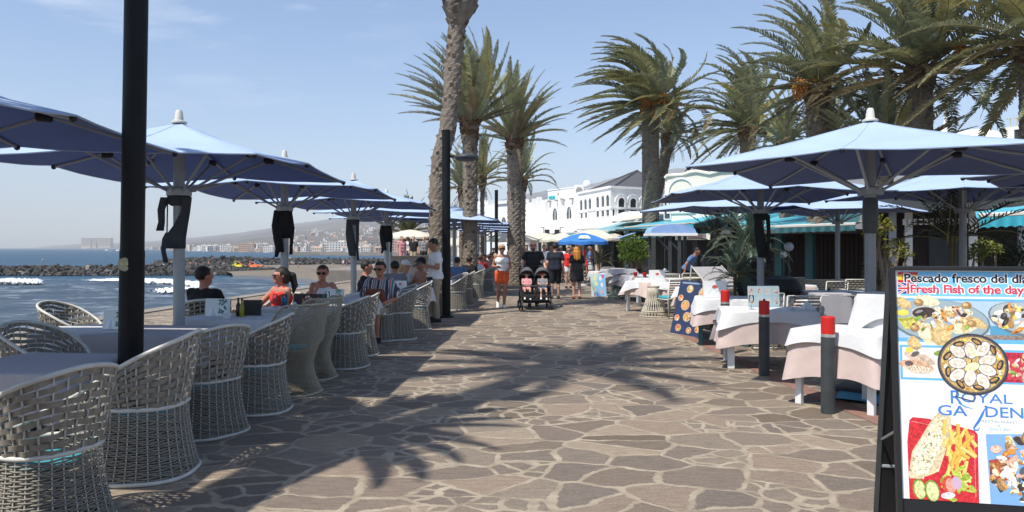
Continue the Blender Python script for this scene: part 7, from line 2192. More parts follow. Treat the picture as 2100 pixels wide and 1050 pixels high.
# pedal boats by the breakwater
M['boat_yellow'] = mat('boat_yellow', (.72, .62, .03), .4); M['boat_orange'] = mat('boat_orange', (.80, .20, .04), .4); M['boat_green'] = mat('boat_green', (.12, .45, .12), .4); M['boat_blue'] = mat('boat_blue', (.05, .35, .65), .4)
for i, (px, Y, hullm, slidem, lab) in enumerate(((488, 196, 'boat_yellow', 'boat_orange', 'yellow pedal boat with an orange slide by the rocks'), (517, 196, 'boat_orange', 'boat_orange', 'orange pedal boat with a tall slide by the rocks'), (527, 201, 'boat_orange', 'boat_blue', 'pedal boat with a blue slide behind the orange one'), (486, 201, 'boat_yellow', 'boat_green', 'pedal boat with a green slide behind the yellow one'))):
    p = W(px, 500, Y)
    t = thing('pedal_boat', lab, 'pedal boat', (p.x, Y, SEA + .45), R(8), 'pedal boats by the rocks')
    for y in (-.6, .6):
        mb = MB(); rows = []
        for x, w, h in ((-1.6, .15, .25), (-1.2, .3, .0), (0, .32, -.05), (1.2, .3, 0), (1.7, .1, .35)):
            rows.append([(x, y - w, h + .3), (x, y - w * .6, h), (x, y + w * .6, h), (x, y + w, h + .3), (x, y + w * .6, .55), (x, y - w * .6, .55)])
        mb.grid(rows, closed=True); mb.build('float', M[hullm], t, smooth=True)
    mb = MB(); mb.rbox((0, 0, .65), (2.4, 1.1, .25), .08); mb.rbox((-.4, 0, .95), (.2, 1.1, .6), .06); mb.build('seat', M[hullm], t, smooth=40)
    mb = MB(); mb.grid([[(-.6, -.28, 1.75), (-.6, .28, 1.75)], [(.1, -.28, 1.65), (.1, .28, 1.65)], [(.9, -.28, .95), (.9, .28, .95)], [(1.6, -.28, .62), (1.6, .28, .62)]]); mb.tube([(-.6, -.25, .6), (-.6, -.25, 1.9)], .05, 5); mb.tube([(-.6, .25, .6), (-.6, .25, 1.9)], .05, 5)
    o = mb.build('slide', M[slidem], t); sm = o.modifiers.new('thick', 'SOLIDIFY'); sm.thickness = .10
# ================================================================== boards, posters, table things
LAY = 6e-6
class Panel:
    """flat print: shapes in print coordinates laid in thin layers on a board face"""
    def __init__(s): s.mb = MB(); s.k = 0
    def poly(s, pts, col, k=None):
        if k is None: s.k += 1; k = s.k
        z = -LAY * k
        s.mb.add([(x, z, y) for x, y in pts], [tuple(range(len(pts)))], 1 if (col[0] > col[2] * 1.12 and max(col) - min(col) < .62 and col[0] > .03) else 0, col)
    def rect(s, x0, y0, x1, y1, col, r=0.0, k=None):
        if r <= 0: return s.poly([(x0, y0), (x1, y0), (x1, y1), (x0, y1)], col, k)
        pts = []
        for cx, cy, a0 in ((x1 - r, y1 - r, 0), (x0 + r, y1 - r, 90), (x0 + r, y0 + r, 180), (x1 - r, y0 + r, 270)):
            for i in range(5): a = R(a0 + 22.5 * i); pts.append((cx + r * math.cos(a), cy + r * math.sin(a)))
        s.poly(pts, col, k)
    def ell(s, cx, cy, rx, ry, col, rot=0.0, n=22, jag=0.0, rr=None, k=None):
        pts = []
        for i in range(n):
            a = 2 * PI * i / n; j = 1 + (rr.uniform(-jag, jag) if rr else 0)
            x, y = rx * j * math.cos(a), ry * j * math.sin(a)
            pts.append((cx + x * math.cos(rot) - y * math.sin(rot), cy + x * math.sin(rot) + y * math.cos(rot)))
        s.poly(pts, col, k)
    def line(s, pts, w, col, k=None):
        P = [Vector(p) for p in pts]; L_ = []; R_ = []
        for i, p in enumerate(P):
            d = (P[min(i + 1, len(P) - 1)] - P[max(i - 1, 0)]).normalized(); n = Vector((-d.y, d.x)) * (w[i] if hasattr(w, '__len__') else w) / 2
            L_.append(p + n); R_.append(p - n)
        s.k += 1 if k is None else 0
        kk = s.k if k is None else k
        for i in range(len(P) - 1): s.poly([tuple(R_[i]), tuple(R_[i + 1]), tuple(L_[i + 1]), tuple(L_[i])], col, kk)
def food(p, cx, cy, rx, ry, n, seed, pal, size=(.012, .03), rim=None):
    r = random.Random(seed)
    for i in range(n):
        a = r.uniform(0, 2 * PI); q = r.random() ** .5
        x, y = cx + rx * q * math.cos(a), cy + ry * q * math.sin(a)
        s = r.uniform(*size); c = r.choice(pal); g = r.uniform(.75, 1.2)
        c = tuple(min(1, v * g) for v in c)
        rot = r.uniform(0, 3.1)
        p.ell(x, y, s * r.uniform(.7, 1.5), s * r.uniform(.4, .8), c, rot, 9, .22, r)
        if r.random() < .6: p.ell(x + s * .15, y + s * .12, s * .5, s * .25, tuple(min(1, v * 1.45 + .05) for v in c), rot, 7, .2, r)
        if r.random() < .3: p.ell(x - s * .3, y - s * .35, s * .4, s * .15, tuple(v * .3 for v in c), rot, 7, .2, r)

BROWN = (.40, .23, .09); TAN = (.62, .44, .20); CREAM = (.80, .68, .44); ORANGE = (.66, .26, .05); DARK = (.06, .045, .04); GREEN = (.25, .38, .06); YEL = (.82, .62, .10); PINKF = (.72, .42, .32); WHITEF = (.85, .82, .75); REDF = (.55, .05, .04)
SEAFOOD = [TAN, CREAM, CREAM, BROWN, TAN, WHITEF, ORANGE, PINKF, DARK]
BLUE = (.14, .45, .80)
# --- fish of the day board.  print coordinates: 1 unit = 1 m, origin top left, px scale 1/372
bt = thing('menu_board', 'white A-frame board advertising fresh fish of the day, cut by the right edge', 'menu board', (2.06, 3.90, 0), R(-12))
BW, BH = .84, 1.39
tilt = math.atan2(.15, 1.36)
TM = Matrix.Translation((0, 0, .10)) @ Matrix.Rotation(-tilt, 4, 'X')      # face frame: x right, z up the face, -y outwards
def tr(mb): mb.v = [tuple(TM @ Vector(v)) for v in mb.v]; return mb
mb = MB(); mb.rbox((BW / 2, .016, BH / 2), (BW, .025, BH), .004); tr(mb).build('back_panel', M['black_plastic'], bt)
for nm, c, sz in (('frame_side', (-.012, .0, BH / 2), (.024, .05, BH + .02)), ('frame_side', (BW + .012, .0, BH / 2), (.024, .05, BH + .02)), ('frame_rail', (BW / 2, .0, BH + .006), (BW, .05, .022)), ('frame_rail', (BW / 2, .0, -.004), (BW, .05, .022))):
    mb = MB(); mb.rbox(c, sz, .004); tr(mb).build(nm, M['black_plastic'], bt)
topc = TM @ Vector((0, .03, BH))
for x in (-.012, BW + .012):
    mb = MB(); mb.tube([(x, topc.y, topc.z), (x + .0, topc.y + .27, .0)], .021, 4); mb.build('rear_leg', M['post_grey'], bt)
mb = MB(); mb.tube([(-.012, topc.y + .205, .34), (BW + .012, topc.y + .205, .34)], .012, 6); mb.build('cross_bar', M['pole_grey'], bt)
mb = MB(); q = TM @ Vector((-.012, .02, .52)); mb.tube([q, (-.012, topc.y + .17, .50)], .008, 5); mb.build('stay', M['pole_grey'], bt)
mb = MB(); mb.slab([(0, topc.y + .03, topc.z - .02), (BW, topc.y + .03, topc.z - .02), (BW, topc.y + .26, .04), (0, topc.y + .26, .04)], .01); mb.build('rear_panel', M['black_plastic'], bt)
P = Panel()
S = 1 / 410.0
def X(px): return (px - 1842) * S
def Yp(py): return BH - (py - 546) * S * .985
def rect(x0, y0, x1, y1, c, r=0.0): P.rect(X(x0), Yp(y1), X(x1), Yp(y0), c, r * S)
rect(1842.5, 546.5, 2182, 1052, (.80, .82, .84))
rect(1848, 550, 2176, 606, (.20, .55, .86), 10)
# flags
for i, c in enumerate(((.62, .03, .03), (.85, .55, .04), (.62, .03, .03))):
    h0 = (552, 558, 570)[i]; h1 = (558, 570, 576)[i]; rect(1849, h0, 1890, h1, c)
rect(1857, 561, 1863, 568, (.5, .12, .05))
rect(1849, 577, 1890, 601, (.02, .04, .22))
for a, b in (((1849, 577), (1890, 601)), ((1849, 601), (1890, 577))):
    P.line([(X(a[0]), Yp(a[1])), (X(b[0]), Yp(b[1]))], 5 * S, (.8, .8, .8)); P.line([(X(a[0]), Yp(a[1])), (X(b[0]), Yp(b[1]))], 2 * S, (.62, .03, .03))
rect(1849, 585.5, 1890, 592.5, (.8, .8, .8)); rect(1866, 577, 1873, 601, (.8, .8, .8)); rect(1849, 587, 1890, 591, (.62, .03, .03)); rect(1867.5, 577, 1871.5, 601, (.62, .03, .03))
# platters photo
rect(1843, 611, 2178, 709, BLUE); rect(1846, 616, 2176, 700, (.44, .58, .70)); rect(2030, 670, 2176, 690, (.10, .33, .50)); rect(2020, 690, 2176, 700, (.28, .22, .18))
P.ell(X(1932), Yp(662), 100 * S, 48 * S, (.16, .20, .22), -.08); P.ell(X(1932), Yp(660), 96 * S, 45 * S, (.33, .42, .46), -.08)
rng = random.Random(8)
for i in range(12): P.line([(X(1846 + i * 1.2), Yp(658 + i * 2.0)), (X(1884 + i), Yp(652 + i * 2.2))], 2.6 * S, rng.choice(((.55, .52, .10), (.40, .40, .07), (.68, .60, .20))))
for (x, y, w, h, c, a) in ((1858, 622, 20, 11, TAN, -.5), (1908, 616, 26, 12, CREAM, -.2), (1905, 688, 18, 26, CREAM, .5), (1932, 690, 22, 28, TAN, .1), (1878, 712, 13, 16, TAN, .6), (1976, 676, 30, 12, CREAM, .1), (1948, 640, 18, 9, CREAM, .6), (2005, 664, 22, 10, TAN, -.5), (1856, 644, 13, 7, YEL, 0)):
    P.ell(X(x), Yp(y), w * S, h * S, c, a, 16, .12, rng); P.ell(X(x + 2), Yp(y - 2), w * .7 * S, h * .6 * S, tuple(min(1, v * 1.2) for v in c), a, 12, .15, rng)
P.ell(X(1900), Yp(643), 27 * S, 15 * S, (.55, .52, .48), .08); P.ell(X(1900), Yp(643), 24 * S, 12 * S, DARK, .08); P.ell(X(1890), Yp(641), 8 * S, 3 * S, (.35, .3, .28), .3)
food(P, X(1958), Yp(648), 40 * S, 18 * S, 46, 3, [CREAM, TAN, PINKF, WHITEF, DARK, ORANGE], (.010, .022))
food(P, X(1935), Yp(664), 60 * S, 24 * S, 34, 4, SEAFOOD + [GREEN], (.010, .022))
for (x, y) in ((1880, 678), (1986, 626), (1994, 666), (1890, 620)): P.ell(X(x), Yp(y), 10 * S, 8 * S, BROWN); P.ell(X(x - 2), Yp(y - 2), 5 * S, 4 * S, TAN)
P.ell(X(2100), Yp(655), 74 * S, 36 * S, (.18, .2, .22), -.2); P.ell(X(2100), Yp(653), 70 * S, 33 * S, (.42, .48, .50), -.2)
food(P, X(2098), Yp(652), 62 * S, 28 * S, 60, 5, SEAFOOD + [DARK, YEL], (.012, .026))
P.k = 40
# grilled fish photo, red photo
rect(1848, 716, 1946, 793, BLUE); rect(1853, 721, 1942, 788, (.80, .78, .74))
for (x, y, w, h, c, a) in ((1888, 745, 34, 11, (.62, .48, .36), -.35), (1880, 762, 34, 13, (.70, .42, .26), -.12), (1884, 770, 30, 9, (.74, .62, .48), -.1), (1866, 757, 9, 6, (.12, .1, .1), 0), (1879, 736, 9, 5, (.12, .1, .1), .5), (1868, 727, 8, 6, YEL, 0), (1928, 732, 12, 6, GREEN, .3)):
    P.ell(X(x), Yp(y), w * S, h * S, c, a, 16, .1, rng)
for i in range(9): P.line([(X(1862 + i * 6), Yp(758 + i * .3)), (X(1868 + i * 6), Yp(772))], 1.0 * S, (.42, .2, .1))
rect(2040, 722, 2178, 796, BLUE); rect(2050, 727, 2178, 792, (.48, .03, .06)); P.rect(X(2060), Yp(786), X(2178), Yp(742), (.58, .06, .08))
food(P, X(2092), Yp(760), 34 * S, 22 * S, 34, 6, [PINKF, WHITEF, REDF, GREEN, TAN, PINKF], (.010, .022))
P.k = 330
# paella pan
P.line([(X(1978), Yp(700)), (X(1984), Yp(688)), (X(2008), Yp(694)), (X(2006), Yp(704))], 2.4 * S, (.08, .08, .09))
P.line([(X(1962), Yp(812)), (X(1956), Yp(826)), (X(1992), Yp(836)), (X(1996), Yp(818))], 2.4 * S, (.08, .08, .09))
cx, cy = X(1993), Yp(755)
P.ell(cx, cy, 70 * S, 66 * S, (.05, .05, .055), 0, 40); P.ell(cx, cy, 66 * S, 62 * S, (.16, .13, .12), 0, 40); P.ell(cx, cy, 63 * S, 59 * S, (.62, .42, .14), 0, 40)
food(P, cx, cy, 58 * S, 54 * S, 150, 9, [YEL, ORANGE, TAN, CREAM, CREAM, DARK, WHITEF, BROWN, (.66, .35, .1)], (.007, .016))
for i in range(9):
    a = i * 2 * PI / 9 + .3; q = (40 if i % 2 else 30) * S
    x, y = cx + q * math.cos(a), cy + q * math.sin(a)
    P.ell(x, y, 19 * S, 13 * S, (.25, .2, .18), a, 16); P.ell(x, y, 17 * S, 11 * S, (.84, .78, .70), a, 16); P.ell(x, y, 11 * S, 7 * S, (.78, .62, .46), a, 12); P.ell(x + 2 * S, y, 5 * S, 4 * S, (.88, .82, .72), a, 9)
for i in range(9):
    a = i * 2 * PI / 9; P.ell(cx + 53 * S * math.cos(a), cy + 50 * S * math.sin(a), 12 * S, 6 * S, (.04, .04, .05), a + 1.2, 12); P.ell(cx + 52 * S * math.cos(a), cy + 49 * S * math.sin(a), 8 * S, 3 * S, (.5, .28, .1), a + 1.2, 9)
P.ell(cx - 2 * S, cy - 6 * S, 15 * S, 9 * S, (.80, .82, .45), .4); P.ell(cx + 2 * S, cy + 26 * S, 12 * S, 8 * S, (.82, .80, .5), -.5)
P.k = 40
# red plate with fish and chips
P.poly([(X(1857), Yp(930)), (X(1863), Yp(882)), (X(1870), Yp(875)), (X(1900), Yp(877)), (X(1990), Yp(898)), (X(1997), Yp(906)), (X(1994), Yp(1052)), (X(1858), Yp(1052))], (.60, .03, .04))
P.line([(X(1866), Yp(884)), (X(1990), Yp(906)), (X(1988), Yp(1040))], 1.5 * S, (.8, .25, .25))
P.poly([(X(1858), Yp(1000)), (X(1866), Yp(950)), (X(1912), Yp(872)), (X(1922), Yp(862)), (X(1946), Yp(866)), (X(1946), Yp(905)), (X(1918), Yp(990)), (X(1880), Yp(1008)), (X(1860), Yp(1008))], (.72, .58, .36))
P.poly([(X(1862), Yp(996)), (X(1870), Yp(950)), (X(1914), Yp(876)), (X(1934), Yp(872)), (X(1926), Yp(930)), (X(1896), Yp(996))], (.80, .74, .56))
rf = random.Random(31)
for i in range(90):
    u, v = rf.random(), rf.uniform(-1, 1)
    x = 1872 + (1930 - 1872) * u + v * 15; y = 1000 - 120 * u + v * 10
    P.ell(X(x), Yp(y), rf.uniform(1.5, 4.5) * S, rf.uniform(.8, 2) * S, rf.choice(((.32, .36, .08), (.20, .22, .06), (.88, .84, .72), (.60, .40, .14), (.78, .66, .3))), rf.uniform(0, 3), 8)
for i in range(30):
    x, y = 1962 + rf.gauss(0, 15), 945 + rf.gauss(0, 24); a = rf.uniform(.5, 2.4); l = rf.uniform(10, 19)
    c = rf.choice(((.84, .56, .10), (.80, .48, .08), (.88, .66, .2)))
    d = (math.cos(a) * l, math.sin(a) * l)
    P.line([(X(x - d[0]), Yp(y - d[1])), (X(x + d[0]), Yp(y + d[1]))], 7.5 * S, tuple(v * .72 for v in c)); P.line([(X(x - d[0] + 1), Yp(y - d[1] - 1)), (X(x + d[0] + 1), Yp(y + d[1] - 1))], 5.4 * S, c)
for i in range(26):
    P.ell(X(1960 + rf.gauss(0, 20)), Yp(1010 + rf.gauss(0, 14)), rf.uniform(5, 12) * S, rf.uniform(3, 6) * S, rf.choice(((.45, .55, .08), (.62, .68, .2), (.30, .42, .05))), rf.uniform(0, 3), 10, .25, rf)
for (x, y, w, h, c) in ((1878, 1030, 13, 22, (.20, .30, .05)), (1879, 1031, 11, 19, (.66, .72, .32)), (1903, 1032, 15, 23, (.20, .30, .05)), (1904, 1033, 12, 20, (.72, .76, .36)), (1938, 1018, 15, 20, (.62, .08, .05)), (1940, 1018, 10, 15, (.80, .36, .28)), (1952, 1012, 9, 14, (.6, .42, .55)), (1934, 1040, 14, 7, (.86, .72, .74))):
    P.ell(X(x), Yp(y), w * S, h * S, c, .15)
P.k = 40
# mixed platter bottom right
P.poly([(X(2012), Yp(905)), (X(2178), Yp(896)), (X(2178), Yp(1052)), (X(2016), Yp(1052))], (.22, .42, .72)); P.poly([(X(2016), Yp(960)), (X(2060), Yp(950)), (X(2060), Yp(1000)), (X(2018), Yp(1005))], (.42, .08, .05))
food(P, X(2090), Yp(975), 74 * S, 70 * S, 150, 14, [CREAM, TAN, WHITEF, DARK, DARK, ORANGE, PINKF, BROWN], (.012, .030))
food(P, X(2110), Yp(1000), 60 * S, 50 * S, 60, 15, [DARK, WHITEF, CREAM, (.1, .12, .14)], (.010, .022))
P.k = 40
# hook of the logo
pts = [(2013, 850), (2008, 862), (2000, 878), (1993, 888), (1990, 893), (1992, 898), (1998, 897), (2001, 891)]
P.line([(X(a), Yp(b)) for a, b in pts], [1.5 * S, 5 * S, 5.5 * S, 4.5 * S, 4 * S, 4 * S, 3 * S, 1 * S], (.05, .20, .62))
P.line([(X(1962), Yp(840)), (X(1975), Yp(848)), (X(1990), Yp(852))], [3 * S, 3 * S, 1 * S], (.10, .28, .66))
P.ell(X(2015), Yp(846), 3 * S, 2 * S, (.05, .1, .3))
po = tr(P.mb).build('poster', [M['print'], M['print_food']], bt)
M['ink_black'] = mat('ink_black', (.015, .015, .02), .5); M['ink_red'] = mat('ink_red', (.68, .035, .07), .5); M['ink_white'] = mat('ink_white', (.82, .82, .82), .5); M['ink_blue'] = mat('ink_blue', (.06, .21, .60), .5); M['ink_grey'] = mat('ink_grey', (.30, .32, .36), .5); M['ink_paleblue'] = mat('ink_paleblue', (.30, .48, .74), .5)
def words_on(body, px0, px1, py_base, hpx, m, k=200, offset=0.0, weight=0.0, shear=0.0, parent=None, nm='lettering'):
    size = hpx * S / .70
    cu = bpy.data.curves.new('m', 'FONT'); cu.body = body; cu.size = size
    o0 = bpy.data.objects.new('m', cu); COL.objects.link(o0); bpy.context.view_layer.update()
    w = o0.dimensions.x; bpy.data.objects.remove(o0)
    sx = (px1 - px0) * S / w
    L_ = Matrix.Translation((X(px0), -LAY * k, Yp(py_base))) @ Matrix.Rotation(R(90), 4, 'X')
    return text_obj(nm, body, size, TM @ L_, m, po, extrude=0, offset=(offset + weight) , sx=sx, shear=shear)
KB = 70
for (b, x0, x1, y, h, m) in (('Pescado fresco del día', 1861, 2106, 574.5, 18.5, 'ink_black'), ('Fresh Fish of the day', 1873, 2097, 598.5, 17.5, 'ink_red')):
    words_on(b, x0, x1, y, h, 'ink_white', KB, weight=.0062); words_on(b, x0, x1, y, h, m, KB + 8, weight=.0016)
words_on('R', 1944, 1966, 842, 29, 'ink_blue', KB, weight=.0006); words_on('OYAL', 1966, 2065, 838, 20, 'ink_blue', KB + 2, weight=.0004)
words_on('GA', 1919, 1976, 868, 22, 'ink_blue', KB, weight=.0008); words_on('DEN', 2011, 2083, 868, 22, 'ink_blue', KB, weight=.0008); words_on('I', 1996, 2004, 868, 16, 'ink_paleblue', KB) if False else None
words_on('RESTAURANT', 2005, 2074, 880, 5.2, 'ink_grey', KB); words_on('&', 2036, 2041, 888, 4.5, 'ink_paleblue', KB); words_on('Sport Bar', 2018, 2060, 896, 6.0, 'ink_paleblue', KB, shear=.4)
# dark stub beside the board
# --- dark blue food poster leaning on the teal-legged table
p = G(1375, 682)
t = thing('food_poster', 'dark blue food poster leaning against a table, seen almost edge on', 'poster board', (2.98, 13.95, 0), R(-68))
P2 = Panel(); w, h = .92, 1.02
TM2 = Matrix.Rotation(-.24, 4, 'X')
mb = MB(); mb.rbox((w / 2, .016, h / 2), (w, .03, h), .004); mb.v = [tuple(TM2 @ Vector(v)) for v in mb.v]; mb.build('board', M['black_plastic'], t)
P2.rect(.0, .0, w, h, (.03, .045, .10))
rq = random.Random(77)
for (x, y, s) in ((.22, .12, .09), (.55, .10, .08), (.80, .14, .08), (.12, .30, .08), (.42, .34, .12), (.30, .55, .13), (.62, .52, .12), (.85, .42, .09), (.80, .80, .17), (.35, .86, .10), (.12, .68, .08)):
    P2.ell(x, y, s, s * .75, (.50, .42, .35)); P2.ell(x, y, s * .88, s * .64, rq.choice(((.62, .30, .12), (.55, .18, .10), (.66, .42, .18))))
    food(P2, x, y, s * .7, s * .5, 12, int(x * 100), [ORANGE, TAN, CREAM, REDF, GREEN], (.014, .03))
P2.rect(.08, .955, .80, .985, (.25, .32, .45)); P2.rect(.55, .66, .9, .675, (.2, .26, .4))
P2.mb.v = [tuple(TM2 @ Vector(v)) for v in P2.mb.v]; P2.mb.build('print', [M['print'], M['print_food']], t)
# --- light blue poster farther on
t = thing('ice_cream_poster', 'light blue poster with coloured ices standing by the far tables', 'poster board', (*at_ground(1229, 24.4)[:2], 0), R(14))
P3 = Panel(); w, h = .52, .74
TM3 = Matrix.Translation((-.26, 0, 0)) @ Matrix.Rotation(-.22, 4, 'X')
mb = MB(); mb.rbox((w / 2, .016, h / 2), (w, .03, h), .004); mb.v = [tuple(TM3 @ Vector(v)) for v in mb.v]; mb.build('board', M['frame_white'], t)
P3.rect(0, 0, w, h, (.28, .55, .80)); P3.poly([(0, h), (.30, h), (.05, 0), (0, 0)], (.55, .72, .62))
for (x, y, s, c) in ((.15, .62, .07, (.85, .75, .45)), (.34, .60, .07, (.88, .80, .70)), (.20, .42, .06, (.82, .78, .30)), (.38, .38, .06, (.88, .84, .75)), (.14, .20, .06, (.75, .80, .5)), (.36, .16, .06, (.80, .40, .28)), (.10, .06, .03, (.6, .05, .06)), (.40, .06, .03, (.6, .08, .06)), (.44, .66, .05, (.75, .05, .18))):
    P3.ell(x, y, s * .7, s * 1.25, c)
P3.mb.v = [tuple(TM3 @ Vector(v)) for v in P3.mb.v]; P3.mb.build('print', [M['print'], M['print_food']], t)
mb = MB(); mb.tube([(.1, .16, .72), (.12, .34, 0)], .014, 5); mb.build('stay', M['frame_white'], t)

# --- things on the tables
def menu_stand(label, loc, rot, kind=0, s=1.0, cat='menu holder'):
    t = thing('menu_holder', label, cat, loc, rot, 'menu holders on the tables')
    w, h = .26 * s, .17 * s
    mb = MB(); mb.slab([(-w / 2, -.005, 0), (w / 2, -.005, 0), (w / 2, .02, h), (-w / 2, .02, h)], .012); mb.build('panel', M['frame_white'], t)
    p = Panel()
    if kind == 0:
        p.rect(-w / 2, 0, w / 2, h, (.72, .76, .76)); p.poly([(-w * .45, 0), (-w * .18, h * .75), (.02, 0)], (.84, .84, .84)); p.poly([(-w * .25, 0), (-w * .18, h * .75), (-w * .05, 0)], (.60, .66, .70))
        for i in range(12): p.ell(w * (.2 + .12 * math.sin(i * 2.1)), h * (.55 + .35 * math.cos(i * 1.7)), .009 * s, .022 * s, (.07, .17 + .04 * (i % 3), .15), i * .7)
    elif kind == 1:
        p.rect(-w / 2, 0, w / 2, h, (.30, .48, .55))
        for i in range(8):
            x = -w * .4 + (i % 4) * w * .27; y = h * (.28 if i < 4 else .75)
            p.rect(x - w * .11, y - h * .2, x + w * .11, y + h * .2, (.45, .48, .5)); food(p, x, y, w * .06, h * .13, 5, i + 3, [(.5, .12, .08), (.5, .32, .15), (.2, .1, .08), (.35, .2, .12), (.6, .5, .4)], (.008, .018))
    else:
        p.rect(-w / 2, 0, w / 2, h, (.80, .80, .79)); p.line([(-w * .3, h * .2), (-w * .1, h * .55), (w * .1, h * .3), (w * .3, h * .6)], .006, (.2, .35, .33)); p.ell(0, h * .62, w * .12, h * .12, (.55, .12, .1))
    for i, v in enumerate(p.mb.v): p.mb.v[i] = (v[0], v[1] - .0185 - .0 + v[2] * .025 / h * 1.0 + .001, v[2])
    p.mb.build('print', [M['print'], M['print_food']], t)
    return t
menu_stand('green leaf menu holder left of the black lamp post', (-3.98, 7.42, .785), R(-12), 0, 1.05)
menu_stand('white triangle menu holder beside the oil bottles', (-3.60, 9.05, .765), R(-8), 0, 1.25)
menu_stand('menu holder in front of the woman in white', (-2.78, 11.6, .765), R(4), 0, 1.1)
menu_stand('menu holder at the waiter’s table', (-2.25, 14.9, .765), R(0), 2, 1.0)
menu_stand('menu holder first past the second lamp post', (-2.0, 19.2, .765), R(0), 0, 1.0)
menu_stand('menu holder with dish pictures in the parasol shade behind the middle bollard', (3.52, 10.35, .775), R(6), 1, 1.7)
menu_stand('tall white menu holder beside the farthest bollard', (3.40, 12.4, .775), R(10), 2, 1.6)
menu_stand('white menu holder on the far pink-clothed table', (*at_ground(1348, 18.4)[:2], .775), R(10), 2, 1.6)
def bottle(label, loc, m):
    t = thing('bottle', label, 'bottle', loc)
    mb = MB(); mb.lathe([(0, 0), (.026, 0), (.028, .01), (.028, .13), (.012, .17), (.011, .20), (0, .20)], 14); mb.build('glass_body', M[m], t, smooth=40)
    mb = MB(); mb.lathe([(.013, .198), (.014, .225), (0, .226)], 12); mb.build('stopper', M['black_plastic'], t, smooth=40)
bottle('dark vinegar bottle beside the oil bottle', (-3.33, 9.0, .765), 'vinegar_glass')
bottle('golden oil bottle beside the vinegar bottle', (-3.26, 8.93, .765), 'oil_glass')
t = thing('menu_card', 'dark upright card behind the oil and vinegar bottles', 'card', (-3.20, 9.12, .765)); mb = MB(); mb.slab([(-.12, 0, 0), (.10, 0, 0), (.10, .02, .19), (-.12, .02, .19)], .02); mb.build('panel', M['dark_timber'], t)
t = thing('bowl', 'small white bowl in front of the oil bottles', 'bowl', (-3.36, 8.72, .765)); mb = MB(); mb.lathe([(0, 0), (.04, .0), (.058, .05), (.06, .06), (.055, .058), (.038, .012), (0, .01)], 18); mb.build('dish', M['white_paint'], t, smooth=40)
t = thing('drink_glass', 'tall glass of blue drink in front of the woman in red', 'glass', (-3.14, 10.2, .765)); mb = MB(); mb.lathe([(0, 0), (.03, 0), (.036, .15), (0, .15)], 16); mb.build('drink', M['drink_blue'], t, smooth=40)
mb = MB(); mb.lathe([(.0375, .0), (.041, .19)], 16); mb.build('glass_wall', M['clear_glass'], t, smooth=True)
t = thing('picture_menu', 'long dark menu with food pictures standing on the table of the woman in red', 'menu', (-2.86, 10.45, .765), R(-4))
mb = MB(); mb.slab([(-.24, 0, 0), (.24, 0, 0), (.24, .03, .18), (-.24, .03, .18)], .012); mb.build('panel', M['black_plastic'], t)
p = Panel(); p.rect(-.235, .005, .235, .175, (.05, .03, .03)); food(p, .02, .1, .12, .05, 24, 5, [REDF, ORANGE, PINKF, DARK], (.014, .03)); p.rect(.17, .005, .235, .175, (.04, .12, .06))
p.mb.v = [(v[0], v[1] - .014 + v[2] * .166, v[2]) for v in p.mb.v]; p.mb.build('print', [M['print'], M['print_food']], t)
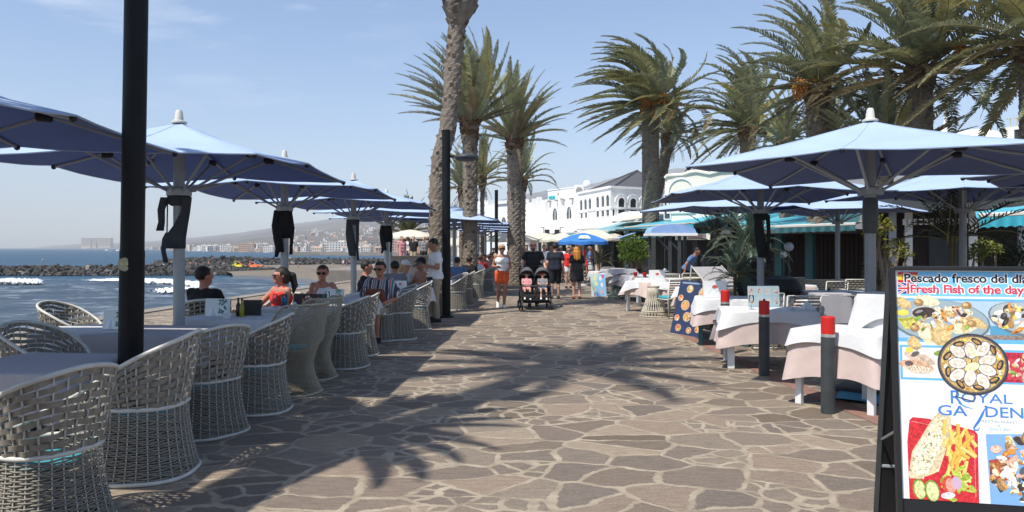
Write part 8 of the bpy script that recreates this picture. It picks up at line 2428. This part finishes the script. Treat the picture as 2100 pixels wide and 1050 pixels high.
# folded napkins and plates
def napkin(label, loc, rot, m='cloth_white', s=1.0):
    t = thing('napkin', label, 'napkin', loc, rot, 'folded napkins')
    mb = MB(); mb.add([(-.08 * s, -.06 * s, 0), (.08 * s, -.06 * s, 0), (.07 * s, .06 * s, 0), (-.07 * s, .06 * s, 0), (0, 0, .10 * s)], [(0, 1, 4), (1, 2, 4), (2, 3, 4), (3, 0, 4), (3, 2, 1, 0)]); mb.build('fold', M[m], t)
M['napkin_blue'] = mat('napkin_blue', (.02, .04, .35), .8)
napkin('white folded napkin in front of the woman in red', (-2.98, 10.15, .765), .3); napkin('deep blue folded napkin near the sand-coloured chairs', (-2.68, 10.0, .765), .7, 'napkin_blue', .9)
napkin('crumpled white napkin on the shaded table behind the middle bollard', (3.95, 9.9, .775), .2, 'cloth_white', 1.2)
for i, (x, y, z, l) in enumerate(((3.35, 7.5, .78, 'white saucer on the white cloth behind the nearest bollard'), (*at_ground(1700, 13.9)[:2], .78, 'white saucer on the long sunlit table'), (*at_ground(1795, 14.0)[:2], .78, 'white saucer at the right end of the long sunlit table'))):
    if i == 0: continue
    t = thing('saucer', l, 'saucer', (x, y, z)); mb = MB(); mb.lathe([(0, 0), (.05, 0), (.085, .018), (.082, .02), (.05, .006), (0, .006)], 18); mb.build('dish', M['white_paint'], t, smooth=40)
    mb = MB(); mb.lathe([(0, .006), (.02, .006), (.03, .05), (.032, .055), (.026, .05), (0, .02)], 14); mb.build('cup', M['post_grey'], t, smooth=40)
# coloured pots under the teal-legged table
for i, (px, py, m, l) in enumerate(((1415, 686, 'cane_pale', 'pale round tin under the teal-legged table'), (1432, 683, 'red_paint', 'red tin under the teal-legged table'))):
    t = thing('tin', l, 'tin', G(px, py)); mb = MB(); mb.lathe([(0, 0), (.065, 0), (.07, .01), (.07, .14), (.066, .15), (0, .15)], 16); mb.build('can', M[m], t, smooth=40)
for i, (px, Y, l) in enumerate(((1303, 21.6, 'red flower pot left of two on the far pink-clothed table'), (1322, 21.4, 'red flower pot right of two on the far pink-clothed table'))):
    t = thing('flower_pot', l, 'pot', (*at_ground(px, Y)[:2], .775)); mb = MB(); mb.lathe([(0, 0), (.05, 0), (.065, .09), (.065, .11), (0, .1)], 14); mb.build('pot', M['red_paint'], t, smooth=40)
# glasses left on the cloths
gl0 = thing('wine_glass', 'empty wine glass near the oil bottle', 'glass', (-3.12, 9.15, .768), 0, 'glasses on the tables')
mb = MB(); mb.lathe([(.034, 0), (.034, .004), (.005, .008), (.004, .075), (.03, .10), (.037, .14), (.031, .185)], 16); mb.build('bowl', M['clear_glass'], gl0, smooth=True)
for x, y, z, lab in ((-3.30, 10.3, .768, 'wine glass left of the blue drink'), (-2.72, 10.9, .768, 'wine glass behind the dark picture menu'), (-2.45, 12.3, .768, 'wine glass right of the woman in white'), (-2.35, 13.5, .768, 'wine glass by the striped shirt'), (3.22, 9.95, .775, 'wine glass left of the picture menu behind the middle bollard'), (3.72, 9.8, .775, 'wine glass right of the picture menu behind the middle bollard'), (3.72, 7.72, .778, 'wine glass on the table behind the nearest bollard')):
    dup(gl0, (x, y, z), 0, lab)
